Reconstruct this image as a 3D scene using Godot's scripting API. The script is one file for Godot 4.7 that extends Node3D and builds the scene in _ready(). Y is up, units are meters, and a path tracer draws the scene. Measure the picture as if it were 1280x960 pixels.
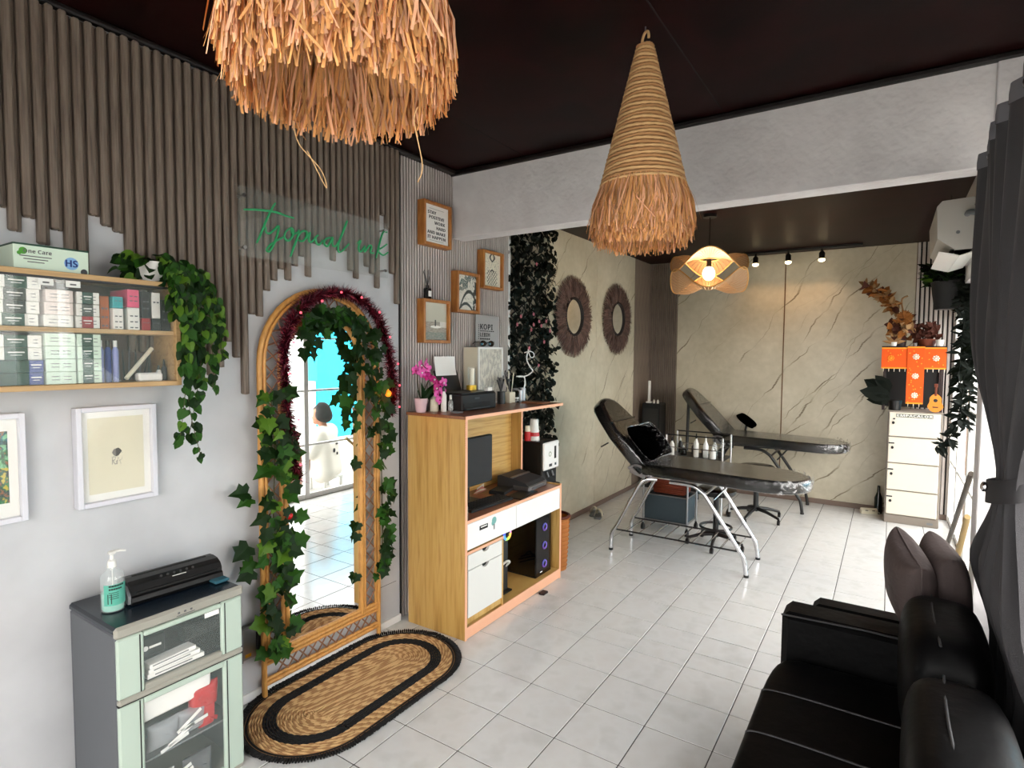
extends Node3D

# ---------------------------------------------------------------- mesh builder
class B:
	var v := PackedVector3Array()
	var n := PackedVector3Array()
	var t := PackedVector2Array()
	var c := PackedColorArray()
	var ix := PackedInt32Array()
	var tint := Color(1, 1, 1)

	func vert(p: Vector3, nn: Vector3, uv := Vector2.ZERO) -> int:
		v.append(p)
		n.append(nn)
		t.append(uv)
		c.append(tint)
		return v.size() - 1

	func face(a: int, b: int, d: int) -> void:
		# clockwise seen from the side the normals point to
		if (v[b] - v[a]).cross(v[d] - v[a]).dot(n[a] + n[b] + n[d]) > 0.0:
			ix.append_array(PackedInt32Array([a, d, b]))
		else:
			ix.append_array(PackedInt32Array([a, b, d]))

	func tri(a: Vector3, b: Vector3, d: Vector3, out: Vector3) -> void:
		var nn := (b - a).cross(d - a).normalized()
		if nn.dot(out) < 0.0:
			nn = -nn
		face(vert(a, nn), vert(b, nn, Vector2(1, 0)), vert(d, nn, Vector2(1, 1)))

	func quad(a: Vector3, b: Vector3, d: Vector3, e: Vector3, out: Vector3) -> void:
		var nn := (b - a).cross(d - a).normalized()
		if nn.dot(out) < 0.0:
			nn = -nn
		var i := vert(a, nn, Vector2(0, 1))
		vert(b, nn, Vector2(1, 1))
		vert(d, nn, Vector2(1, 0))
		vert(e, nn, Vector2(0, 0))
		face(i, i + 1, i + 2)
		face(i, i + 2, i + 3)

	# box with chamfered edges, centred at o, full size s
	func box(o: Vector3, s: Vector3, ch := 0.0, bs := Basis.IDENTITY) -> B:
		var h := s * 0.5
		ch = minf(ch, minf(h.x, minf(h.y, h.z)) * 0.98)
		var ax := [Vector3.RIGHT, Vector3.UP, Vector3.BACK]
		for k in 3:
			var u: Vector3 = ax[(k + 1) % 3]
			var w: Vector3 = ax[(k + 2) % 3]
			var hu: float = h[(k + 1) % 3] - ch
			var hw: float = h[(k + 2) % 3] - ch
			for sg in [-1.0, 1.0]:
				var m: Vector3 = ax[k] * h[k] * sg
				quad(o + bs * (m - u * hu - w * hw), o + bs * (m + u * hu - w * hw), o + bs * (m + u * hu + w * hw), o + bs * (m - u * hu + w * hw), bs * (ax[k] * sg))
		if ch <= 0.0:
			return self
		for k in 3:
			var e: Vector3 = ax[k]
			var u: Vector3 = ax[(k + 1) % 3]
			var w: Vector3 = ax[(k + 2) % 3]
			var le: Vector3 = e * (h[k] - ch)
			var hu: float = h[(k + 1) % 3]
			var hw: float = h[(k + 2) % 3]
			for a in [-1.0, 1.0]:
				for d in [-1.0, 1.0]:
					var p: Vector3 = u * hu * a + w * (hw - ch) * d
					var q: Vector3 = u * (hu - ch) * a + w * hw * d
					quad(o + bs * (p - le), o + bs * (p + le), o + bs * (q + le), o + bs * (q - le), bs * (u * a + w * d))
		for a in [-1.0, 1.0]:
			for d in [-1.0, 1.0]:
				for e in [-1.0, 1.0]:
					var sgn := Vector3(a, d, e)
					tri(o + bs * (sgn * Vector3(h.x, h.y - ch, h.z - ch)), o + bs * (sgn * Vector3(h.x - ch, h.y, h.z - ch)), o + bs * (sgn * Vector3(h.x - ch, h.y - ch, h.z)), bs * sgn)
		return self

	# box from two corners
	func slab(a: Vector3, b: Vector3, ch := 0.0) -> B:
		return box((a + b) * 0.5, (b - a).abs(), ch)

	# smooth sheet from rows of points; nrm may give normals, otherwise they come from neighbours
	func grid(rows: Array, cu := false, cv := false, nrm := [], flip := false) -> B:
		var nr := rows.size()
		var nc: int = rows[0].size()
		var base := v.size()
		for i in nr:
			for j in nc:
				var nn := Vector3.UP
				if nrm.size():
					nn = nrm[i][j]
				else:
					var i0: int = (i - 1 + nr) % nr if cu else maxi(i - 1, 0)
					var i1: int = (i + 1) % nr if cu else mini(i + 1, nr - 1)
					var j0: int = (j - 1 + nc) % nc if cv else maxi(j - 1, 0)
					var j1: int = (j + 1) % nc if cv else mini(j + 1, nc - 1)
					nn = (rows[i1][j] - rows[i0][j]).cross(rows[i][j1] - rows[i][j0])
					if nn.length_squared() < 1e-16:
						nn = (rows[0][0] - rows[nr - 1][0]) * (1.0 if i < nr / 2 else -1.0) * (-1.0 if flip else 1.0)
					nn = nn.normalized() * (-1.0 if flip else 1.0)
				vert(rows[i][j], nn, Vector2(float(j) / maxi(nc - 1, 1), float(i) / maxi(nr - 1, 1)))
		for i in (nr if cu else nr - 1):
			for j in (nc if cv else nc - 1):
				var a: int = base + i * nc + j
				var b: int = base + i * nc + (j + 1) % nc
				var d: int = base + ((i + 1) % nr) * nc + (j + 1) % nc
				var e: int = base + ((i + 1) % nr) * nc + j
				face(a, b, d)
				face(a, d, e)
		return self

	# tube along points; r a number or one per point
	func tube(pts: Array, r, sides := 8, closed := false, caps := true) -> B:
		var rows := []
		var nr := []
		var up := Vector3.ZERO
		var count := pts.size()
		for i in count:
			var a: Vector3 = pts[(i - 1 + count) % count] if closed else pts[maxi(i - 1, 0)]
			var b: Vector3 = pts[(i + 1) % count] if closed else pts[mini(i + 1, count - 1)]
			var d := (b - a).normalized()
			if up == Vector3.ZERO:
				up = d.cross(Vector3.RIGHT if absf(d.x) < 0.8 else Vector3.UP).normalized()
			else:
				up = (up - d * up.dot(d)).normalized()
			var w := d.cross(up)
			var rad: float = r if (r is float or r is int) else r[i]
			var row := PackedVector3Array()
			var nrow := PackedVector3Array()
			for k in sides:
				var an := TAU * k / sides
				var q := up * cos(an) + w * sin(an)
				row.append(pts[i] + q * rad)
				nrow.append(q)
			rows.append(row)
			nr.append(nrow)
		grid(rows, closed, true, nr)
		if caps and not closed:
			for e in [0, count - 1]:
				var out: Vector3 = (pts[0] - pts[1]).normalized() if e == 0 else (pts[count - 1] - pts[count - 2]).normalized()
				fan(rows[e], out)
		return self

	func fan(ring: PackedVector3Array, out: Vector3) -> void:
		var m := Vector3.ZERO
		for p in ring:
			m += p
		var i := vert(m / ring.size(), out)
		for p in ring:
			vert(p, out)
		for k in ring.size():
			face(i, i + 1 + k, i + 1 + (k + 1) % ring.size())

	func cyl(a: Vector3, b: Vector3, r1: float, r2 := -1.0, sides := 14, caps := true) -> B:
		return tube([a, b], [r1, r1 if r2 < 0.0 else r2], sides, false, caps)

	# turned shape about y at o: profile of (radius, height), bottom to top
	func lathe(o: Vector3, prof: Array, sides := 20, bs := Basis.IDENTITY) -> B:
		for s in prof.size() - 1:
			var p: Vector2 = prof[s]
			var q: Vector2 = prof[s + 1]
			if p.distance_to(q) < 1e-6:
				continue
			# soft normals where the profile bends gently
			var d := (q - p).normalized()
			var d0 := d
			var d1 := d
			if s > 0 and (p - prof[s - 1]).normalized().dot(d) > 0.75:
				d0 = (d + (p - prof[s - 1]).normalized()).normalized()
			if s < prof.size() - 2 and (prof[s + 2] - q).normalized().dot(d) > 0.75:
				d1 = (d + (prof[s + 2] - q).normalized()).normalized()
			var rows := [PackedVector3Array(), PackedVector3Array()]
			var nr := [PackedVector3Array(), PackedVector3Array()]
			for k in sides:
				var an := TAU * k / sides
				var e := Vector3(cos(an), 0, sin(an))
				rows[0].append(o + bs * (e * p.x + Vector3(0, p.y, 0)))
				rows[1].append(o + bs * (e * q.x + Vector3(0, q.y, 0)))
				nr[0].append(bs * (e * d0.y - Vector3(0, d0.x, 0)))
				nr[1].append(bs * (e * d1.y - Vector3(0, d1.x, 0)))
			grid(rows, false, true, nr)
		return self

	func ell(o: Vector3, r: Vector3, nu := 10, nv := 14, bs := Basis.IDENTITY) -> B:
		var rows := []
		var nr := []
		for i in nu + 1:
			var th := PI * i / nu
			var a := PackedVector3Array()
			var b := PackedVector3Array()
			for j in nv:
				var ph := TAU * j / nv
				var e := Vector3(sin(th) * cos(ph), cos(th), sin(th) * sin(ph))
				a.append(o + bs * (e * r))
				b.append((bs * (e / r)).normalized())
			rows.append(a)
			nr.append(b)
		return grid(rows, false, true, nr)

	# polygon in x-y, pushed out to both sides of z by depth/2, moved by xf
	func prism(poly: PackedVector2Array, depth: float, xf := Transform3D.IDENTITY) -> B:
		var tr := Geometry2D.triangulate_polygon(poly)
		var h := depth * 0.5
		for s in [-1.0, 1.0]:
			var nn: Vector3 = xf.basis * Vector3(0, 0, s)
			var base := v.size()
			for p in poly:
				vert(xf * Vector3(p.x, p.y, h * s), nn, p)
			for k in range(0, tr.size(), 3):
				face(base + tr[k], base + tr[k + 1], base + tr[k + 2])
		var ccw := not Geometry2D.is_polygon_clockwise(poly)
		for k in poly.size():
			var a := poly[k]
			var b := poly[(k + 1) % poly.size()]
			var e := b - a
			var out := Vector3(e.y, -e.x, 0) * (1.0 if ccw else -1.0)
			quad(xf * Vector3(a.x, a.y, -h), xf * Vector3(b.x, b.y, -h), xf * Vector3(b.x, b.y, h), xf * Vector3(a.x, a.y, h), xf.basis * out)
		return self

	func add(o: B, xf: Transform3D) -> B:
		var base := v.size()
		for i in o.v.size():
			v.append(xf * o.v[i])
			n.append((xf.basis * o.n[i]).normalized())
			t.append(o.t[i])
			c.append(tint)
		for i in o.ix:
			ix.append(base + i)
		return self

	func mesh(m: Material) -> ArrayMesh:
		var a := []
		a.resize(Mesh.ARRAY_MAX)
		a[Mesh.ARRAY_VERTEX] = v
		a[Mesh.ARRAY_NORMAL] = n
		a[Mesh.ARRAY_TEX_UV] = t
		a[Mesh.ARRAY_COLOR] = c
		a[Mesh.ARRAY_INDEX] = ix
		var am := ArrayMesh.new()
		am.add_surface_from_arrays(Mesh.PRIMITIVE_TRIANGLES, a)
		am.surface_set_material(0, m)
		return am


var rng := RandomNumberGenerator.new()
var taken := {}
var M := {}


func rf(a: float, b: float) -> float:
	return rng.randf_range(a, b)


func V(x: float, y: float, z: float) -> Vector3:
	return Vector3(x, y, z)


func numbered(called: String) -> String:
	if not taken.has(called):
		taken[called] = 0
		return called
	taken[called] += 1
	return "%s_%03d" % [called, taken[called]]


# a part: one mesh under its thing
func part(called: String, b, m: Material, parent: Node3D, label := "") -> MeshInstance3D:
	var o := MeshInstance3D.new()
	o.name = called
	o.mesh = b.mesh(m) if b is B else b
	if not b is B and m:
		o.material_override = m
	parent.add_child(o, true)
	if label:
		o.set_meta("label", label)
	if called in ["print", "buttons", "fan_blades", "notched_corner", "rule", "bristles", "inner_cone", "dark_print"]:
		o.set_meta("kind", "stuff")
	return o


func tag(o: Node, label: String, category: String, group := "", kind := "") -> Node:
	o.set_meta("label", label)
	if category:
		o.set_meta("category", category)
	if group:
		o.set_meta("group", group)
	if kind:
		o.set_meta("kind", kind)
	return o


func thing(called: String, label: String, category: String, at := Vector3.ZERO, turn := 0.0, group := "") -> Node3D:
	var o := Node3D.new()
	o.name = numbered(called)
	add_child(o)
	o.position = at
	o.rotation.y = turn
	tag(o, label, category, group)
	return o


# a thing that is one mesh
func single(called: String, label: String, category: String, b: B, m: Material, at := Vector3.ZERO, turn := 0.0, group := "") -> MeshInstance3D:
	var o := MeshInstance3D.new()
	o.name = numbered(called)
	o.mesh = b.mesh(m)
	add_child(o)
	o.position = at
	o.rotation.y = turn
	tag(o, label, category, group)
	return o


func struct(called: String, label: String, b, m: Material) -> Node3D:
	var o: Node3D
	if b == null:
		o = Node3D.new()
	else:
		o = MeshInstance3D.new()
		o.mesh = b.mesh(m)
	o.name = called
	add_child(o)
	o.set_meta("kind", "structure")
	o.set_meta("label", label)
	return o


func copy(root: Node3D, at: Vector3, turn: float, label: String, group := "") -> Node3D:
	var r: Node3D = root.duplicate()
	r.name = numbered(String(root.name).rstrip("0123456789").trim_suffix("_"))
	add_child(r)
	r.position = at
	r.rotation.y = turn
	r.set_meta("label", label)
	if group:
		r.set_meta("group", group)
	return r


func mat(key: String, col: Color, rough := 0.6, metal := 0.0) -> StandardMaterial3D:
	var m := StandardMaterial3D.new()
	m.resource_name = key
	m.albedo_color = col
	m.roughness = rough
	m.metallic = metal
	M[key] = m
	return m


func tri_tex(m: StandardMaterial3D, tex: Texture2D, sc: Vector3, world := true) -> StandardMaterial3D:
	m.albedo_texture = tex
	m.uv1_triplanar = true
	m.uv1_world_triplanar = world
	m.uv1_scale = sc
	m.uv1_triplanar_sharpness = 8.0
	return m


func noise_data(sz: int, freq: float, octaves: int, sd: int) -> PackedByteArray:
	var fn := FastNoiseLite.new()
	fn.seed = sd
	fn.frequency = freq
	fn.noise_type = FastNoiseLite.TYPE_SIMPLEX_SMOOTH
	fn.fractal_octaves = octaves
	var im := fn.get_seamless_image(sz, sz)
	im.convert(Image.FORMAT_L8)
	return im.get_data()


# colours spread along a noise value
func noise_tex(sz: int, freq: float, octaves: int, sd: int, cols: Array) -> ImageTexture:
	var d := noise_data(sz, freq, octaves, sd)
	var pal := PackedByteArray()
	for k in 256:
		var f := float(k) / 255.0 * (cols.size() - 1)
		var i := mini(int(f), cols.size() - 2)
		var cc: Color = cols[i].lerp(cols[i + 1], f - i)
		pal.append_array(PackedByteArray([cc.r8, cc.g8, cc.b8]))
	var out := PackedByteArray()
	out.resize(sz * sz * 3)
	for i in sz * sz:
		var k := d[i] * 3
		out[i * 3] = pal[k]
		out[i * 3 + 1] = pal[k + 1]
		out[i * 3 + 2] = pal[k + 2]
	return ImageTexture.create_from_image(Image.create_from_data(sz, sz, false, Image.FORMAT_RGB8, out))


func bump_tex(sz: int, freq: float, octaves: int, sd: int) -> ImageTexture:
	return ImageTexture.create_from_image(Image.create_from_data(sz, sz, false, Image.FORMAT_L8, noise_data(sz, freq, octaves, sd)))


func relief(m: StandardMaterial3D, tex: Texture2D, cm: float) -> StandardMaterial3D:
	# a normal map made from the height picture
	var im: Image = tex.get_image().duplicate()
	im.convert(Image.FORMAT_RGBA8)
	im.bump_map_to_normal_map(6.0)
	m.normal_enabled = true
	m.normal_texture = ImageTexture.create_from_image(im)
	m.normal_scale = cm
	return m


func lettering(text: String, size: float, m: Material, depth := 0.001, bold := true, font := "Droid Sans") -> MeshInstance3D:
	var f := SystemFont.new()
	f.font_names = PackedStringArray([font])
	f.font_weight = 700 if bold else 400
	var tm := TextMesh.new()
	tm.text = text
	tm.font = f
	tm.font_size = 32
	tm.pixel_size = size / 24.0
	tm.depth = depth
	tm.curve_step = 2.0
	tm.material = m
	var o := MeshInstance3D.new()
	o.name = "lettering"
	o.mesh = tm
	return o


# lettering on a face: right and up directions of the reading eye, centre at o
func write(parent: Node3D, text: String, o: Vector3, right: Vector3, up: Vector3, size: float, m: Material, squeeze := 1.0, bold := true, font := "Droid Sans") -> void:
	var l := lettering(text, size, m, 0.001, bold, font)
	l.transform = Transform3D(Basis(right * squeeze, up, right.cross(up)), o)
	parent.add_child(l, true)


func arc(o: Vector3, u: Vector3, w: Vector3, r: float, a0: float, a1: float, k: int) -> Array:
	var p := []
	for i in k + 1:
		var a := lerpf(a0, a1, float(i) / k)
		p.append(o + u * r * cos(a) + w * r * sin(a))
	return p


func curve(pts: Array, per := 6) -> Array:
	# Catmull-Rom through the points
	var out := []
	for i in pts.size() - 1:
		var p0 = pts[maxi(i - 1, 0)]
		var p1 = pts[i]
		var p2 = pts[i + 1]
		var p3 = pts[mini(i + 2, pts.size() - 1)]
		for k in per:
			out.append(p1.cubic_interpolate(p2, p0, p3, float(k) / per))
	out.append(pts[-1])
	return out


# soft cushion: a rounded box of half sizes h, bulging
func cushion(h: Vector3, seg := 14, edge := 0.35, puff := 1.0) -> B:
	var b := B.new()
	var rows := []
	for s in [1.0, -1.0]:
		rows = []
		for i in seg + 1:
			var row := PackedVector3Array()
			for j in seg + 1:
				var u := sin(PI * 0.5 * (-1.0 + 2.0 * i / seg))
				var w := sin(PI * 0.5 * (-1.0 + 2.0 * j / seg))
				var f := pow(maxf(0.0, (1.0 - pow(absf(u), 2.6)) * (1.0 - pow(absf(w), 2.6))), edge)
				var pinch := 1.0 - 0.07 * puff * (1.0 - pow(absf(w), 2.0)) * absf(u)
				var pinch2 := 1.0 - 0.07 * puff * (1.0 - pow(absf(u), 2.0)) * absf(w)
				row.append(Vector3(u * h.x * pinch, w * h.y * pinch2, s * h.z * f))
			rows.append(row)
		b.grid(rows, false, false, [], s < 0.0)
	return b


const H := 2.91
const H2 := 2.855
const BACK := -5.78


func setup() -> void:
	var cam := Camera3D.new()
	cam.name = "camera"
	cam.fov = 67.5837
	cam.near = 0.05
	cam.far = 200.0
	cam.transform = Transform3D(Basis(V(0.835213, 0.006728, -0.549885), V(-0.034777, 0.99857, -0.040605), V(0.548825, 0.053037, 0.834253)), V(2.5027, 1.68023, 1.53725))
	add_child(cam)
	cam.current = true
	var we := WorldEnvironment.new()
	we.name = "environment"
	var e := Environment.new()
	e.background_mode = Environment.BG_SKY
	var sk := ProceduralSkyMaterial.new()
	sk.sky_top_color = Color(1.0, 0.99, 0.98)
	sk.sky_horizon_color = Color(1.0, 0.985, 0.955)
	sk.ground_bottom_color = Color(0.6, 0.6, 0.58)
	sk.ground_horizon_color = Color(0.95, 0.96, 0.96)
	sk.sky_energy_multiplier = 1.0
	e.sky = Sky.new()
	e.sky.sky_material = sk
	e.background_energy_multiplier = 7.5
	e.tonemap_mode = Environment.TONE_MAPPER_LINEAR
	e.tonemap_exposure = 1.2
	e.sdfgi_enabled = true
	e.ssao_enabled = true
	e.ssil_enabled = true
	we.environment = e
	add_child(we)


func materials() -> void:
	var sl := noise_tex(256, 0.02, 4, 3, [Color(0.36, 0.32, 0.29), Color(0.5, 0.45, 0.41), Color(0.58, 0.53, 0.48), Color(0.47, 0.42, 0.38)])
	tri_tex(mat("slat", Color(0.86, 0.84, 0.82), 0.55), sl, V(9, 0.5, 9))
	tri_tex(mat("slat_pale", Color(0.98, 0.96, 0.95), 0.6), sl, V(7, 0.4, 7))
	tri_tex(mat("slat_light", Color(1.2, 1.19, 1.18), 0.6), sl, V(7, 0.4, 7))
	M.slat_light.albedo_color = Color(1.0, 1.0, 1.0)
	M.slat_light.albedo_texture = noise_tex(256, 0.02, 4, 4, [Color(0.66, 0.63, 0.61), Color(0.78, 0.75, 0.73), Color(0.72, 0.68, 0.66)])
	var wl := noise_tex(256, 0.015, 4, 8, [Color(0.73, 0.735, 0.745), Color(0.78, 0.785, 0.795)])
	tri_tex(mat("white_wall", Color(1, 1, 1), 0.6), wl, V(0.8, 0.8, 0.8))
	tri_tex(mat("grey_wall", Color(1, 1, 1), 0.75), noise_tex(256, 0.015, 4, 9, [Color(0.86, 0.845, 0.845), Color(0.91, 0.90, 0.90)]), V(1.1, 1.1, 1.1))
	relief(M.grey_wall, bump_tex(256, 0.08, 3, 12), 0.12)
	M.grey_wall.texture_repeat = true
	mat("white_paint", Color(0.9, 0.9, 0.89), 0.45)
	mat("dark_gap", Color(0.05, 0.045, 0.045), 0.8)
	var ce := noise_tex(256, 0.012, 5, 21, [Color(0.06, 0.028, 0.028), Color(0.13, 0.045, 0.043), Color(0.075, 0.035, 0.033)])
	tri_tex(mat("ceiling", Color(1, 1, 1), 0.36), ce, V(0.45, 0.45, 0.45))
	M.ceiling.metallic_specular = 0.15
	mat("ceiling_trim", Color(0.055, 0.035, 0.033), 0.5)
	tri_tex(mat("marble", Color(1, 1, 1), 0.32), marble_tex(), V(0.333, 0.333, 0.333))
	mat("joint_strip", Color(0.42, 0.30, 0.2), 0.4, 0.6)
	mat("baseboard", Color(0.45, 0.38, 0.34), 0.5)
	for k in 3:
		var tt := noise_tex(128, 0.02, 4, 40 + k, [Color(0.80, 0.80, 0.79), Color(0.85, 0.85, 0.845), Color(0.83, 0.825, 0.815)])
		tri_tex(mat("tile%d" % k, Color(1, 1, 1), 0.16), tt, V(1.7, 1.7, 1.7))
	mat("grout", Color(0.26, 0.25, 0.24), 0.9)
	var dw := noise_tex(256, 0.018, 4, 51, [Color(0.66, 0.50, 0.25), Color(0.76, 0.60, 0.33), Color(0.80, 0.65, 0.38), Color(0.70, 0.53, 0.28)])
	tri_tex(mat("desk_wood", Color(1, 1, 1), 0.42), dw, V(6, 0.35, 6))
	tri_tex(mat("desk_wood_flat", Color(1, 1, 1), 0.42), dw, V(0.8, 7, 0.4))
	var dd := noise_tex(256, 0.018, 4, 52, [Color(0.44, 0.27, 0.17), Color(0.56, 0.36, 0.24), Color(0.5, 0.31, 0.2)])
	tri_tex(mat("desk_top_wood", Color(1, 1, 1), 0.35), dd, V(9, 3, 0.6))
	mat("edge_band", Color(0.93, 0.70, 0.56), 0.45)
	tri_tex(mat("shelf_wood", Color(1.0, 0.98, 0.92), 0.5), noise_tex(256, 0.018, 4, 53, [Color(0.62, 0.50, 0.36), Color(0.74, 0.62, 0.46), Color(0.68, 0.56, 0.41)]), V(7, 7, 0.5))
	tri_tex(mat("rattan", Color(1, 1, 1), 0.42), noise_tex(256, 0.02, 3, 54, [Color(0.68, 0.46, 0.22), Color(0.82, 0.60, 0.32), Color(0.74, 0.52, 0.26)]), V(5, 1.2, 5))
	mat("lattice_cane", Color(0.55, 0.38, 0.27), 0.6)
	mat("mirror", Color(0.96, 0.97, 0.97), 0.0, 1.0)
	mat("glass", Color(0.9, 0.97, 0.95, 0.04), 0.0).transparency = BaseMaterial3D.TRANSPARENCY_ALPHA
	M.glass.metallic_specular = 0.3
	mat("clear_plastic", Color(0.93, 0.96, 0.96, 0.22), 0.08).transparency = BaseMaterial3D.TRANSPARENCY_ALPHA
	mat("acrylic", Color(0.85, 0.92, 0.9, 0.045), 0.05).transparency = BaseMaterial3D.TRANSPARENCY_ALPHA
	mat("wrap", Color(0.95, 0.95, 0.97, 0.30), 0.12).transparency = BaseMaterial3D.TRANSPARENCY_ALPHA
	M.wrap.albedo_color = Color(0.25, 0.25, 0.26, 0.08)
	relief(M.wrap, bump_tex(256, 0.02, 4, 77), 1.0)
	M.wrap.uv1_triplanar = true
	M.wrap.uv1_scale = V(5, 5, 5)
	mat("black", Color(0.035, 0.035, 0.04), 0.4)
	mat("black_gloss", Color(0.02, 0.02, 0.024), 0.12)
	mat("black_matt", Color(0.05, 0.05, 0.052), 0.75)
	mat("dark_grey", Color(0.17, 0.175, 0.185), 0.5)
	mat("grey_plastic", Color(0.45, 0.46, 0.47), 0.5)
	mat("white_plastic", Color(0.88, 0.88, 0.86), 0.4)
	mat("white_gloss", Color(0.92, 0.92, 0.91), 0.18)
	mat("paper", Color(0.92, 0.91, 0.89), 0.8)
	mat("cream", Color(0.86, 0.83, 0.74), 0.6)
	mat("chrome", Color(0.82, 0.82, 0.83), 0.18, 1.0)
	mat("steel", Color(0.62, 0.62, 0.63), 0.35, 1.0)
	mat("bronze", Color(0.34, 0.25, 0.18), 0.4, 0.7)
	mat("gold", Color(0.80, 0.65, 0.22), 0.3, 0.6)
	mat("red", Color(0.72, 0.07, 0.10), 0.4)
	mat("leaf", Color(0.14, 0.29, 0.07), 0.55)
	mat("leaf_dark", Color(0.06, 0.155, 0.04), 0.55)
	mat("leaf_light", Color(0.30, 0.43, 0.12), 0.45)
	mat("leaf_black", Color(0.02, 0.05, 0.022), 0.7)
	for k in ["leaf", "leaf_dark", "leaf_light", "leaf_black"]:
		M[k].metallic_specular = 0.3
		M[k].backlight_enabled = true
		M[k].backlight = Color(0.12, 0.2, 0.06) if k != "leaf_black" else Color(0.02, 0.04, 0.01)
	mat("stem", Color(0.27, 0.25, 0.12), 0.7)
	mat("ink", Color(0.06, 0.06, 0.07), 0.7)
	mat("ink_grey", Color(0.35, 0.35, 0.36), 0.7)


func marble_tex() -> ImageTexture:
	var sz := 1024
	var d := noise_data(sz, 0.004, 5, 31)
	var d2 := noise_data(sz, 0.03, 3, 32)
	var out := PackedByteArray()
	out.resize(sz * sz * 3)
	for i in sz * sz:
		var f := d[i] / 255.0
		var g := d2[i] / 255.0
		var k := 0.62 * f + 0.38 * g
		out[i * 3] = int(lerpf(174, 208, k))
		out[i * 3 + 1] = int(lerpf(166, 200, k))
		out[i * 3 + 2] = int(lerpf(143, 180, k))
	var r := RandomNumberGenerator.new()
	r.seed = 5
	for q in 34:
		var x := r.randf_range(0, sz)
		var y := r.randf_range(0, sz)
		var strong := q < 10
		var ang := deg_to_rad(r.randf_range(44, 58))
		var steps := int(r.randf_range(480, 900)) if strong else int(r.randf_range(120, 420))
		var wob := 0.0
		var wd := r.randf_range(1.9, 3.6) if strong else r.randf_range(0.6, 1.0)
		var dk := r.randf_range(0.75, 0.95) if strong else r.randf_range(0.25, 0.45)
		for s in steps:
			wob = clampf(wob * 0.97 + r.randf_range(-0.2, 0.2), -0.45, 0.45)
			x += cos(ang + wob) * 1.3
			y -= sin(ang + wob) * 1.3
			var fade := dk * (0.55 + 0.45 * sin(s * 0.05 + q)) * minf(1.0, minf(s, steps - s) / 40.0)
			var w := wd * (0.6 + 0.5 * sin(s * 0.021 + q * 2.0))
			for a in range(-5, 6):
				var al := fade * clampf(w + 0.7 - absf(a), 0.0, 1.0)
				if al <= 0.0:
					continue
				var px := posmod(int(x) + a, sz)
				var py := posmod(int(y), sz)
				var i := (py * sz + px) * 3
				out[i] = int(lerpf(out[i], 92, al))
				out[i + 1] = int(lerpf(out[i + 1], 78, al))
				out[i + 2] = int(lerpf(out[i + 2], 58, al))
	return ImageTexture.create_from_image(Image.create_from_data(sz, sz, false, Image.FORMAT_RGB8, out))


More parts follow.
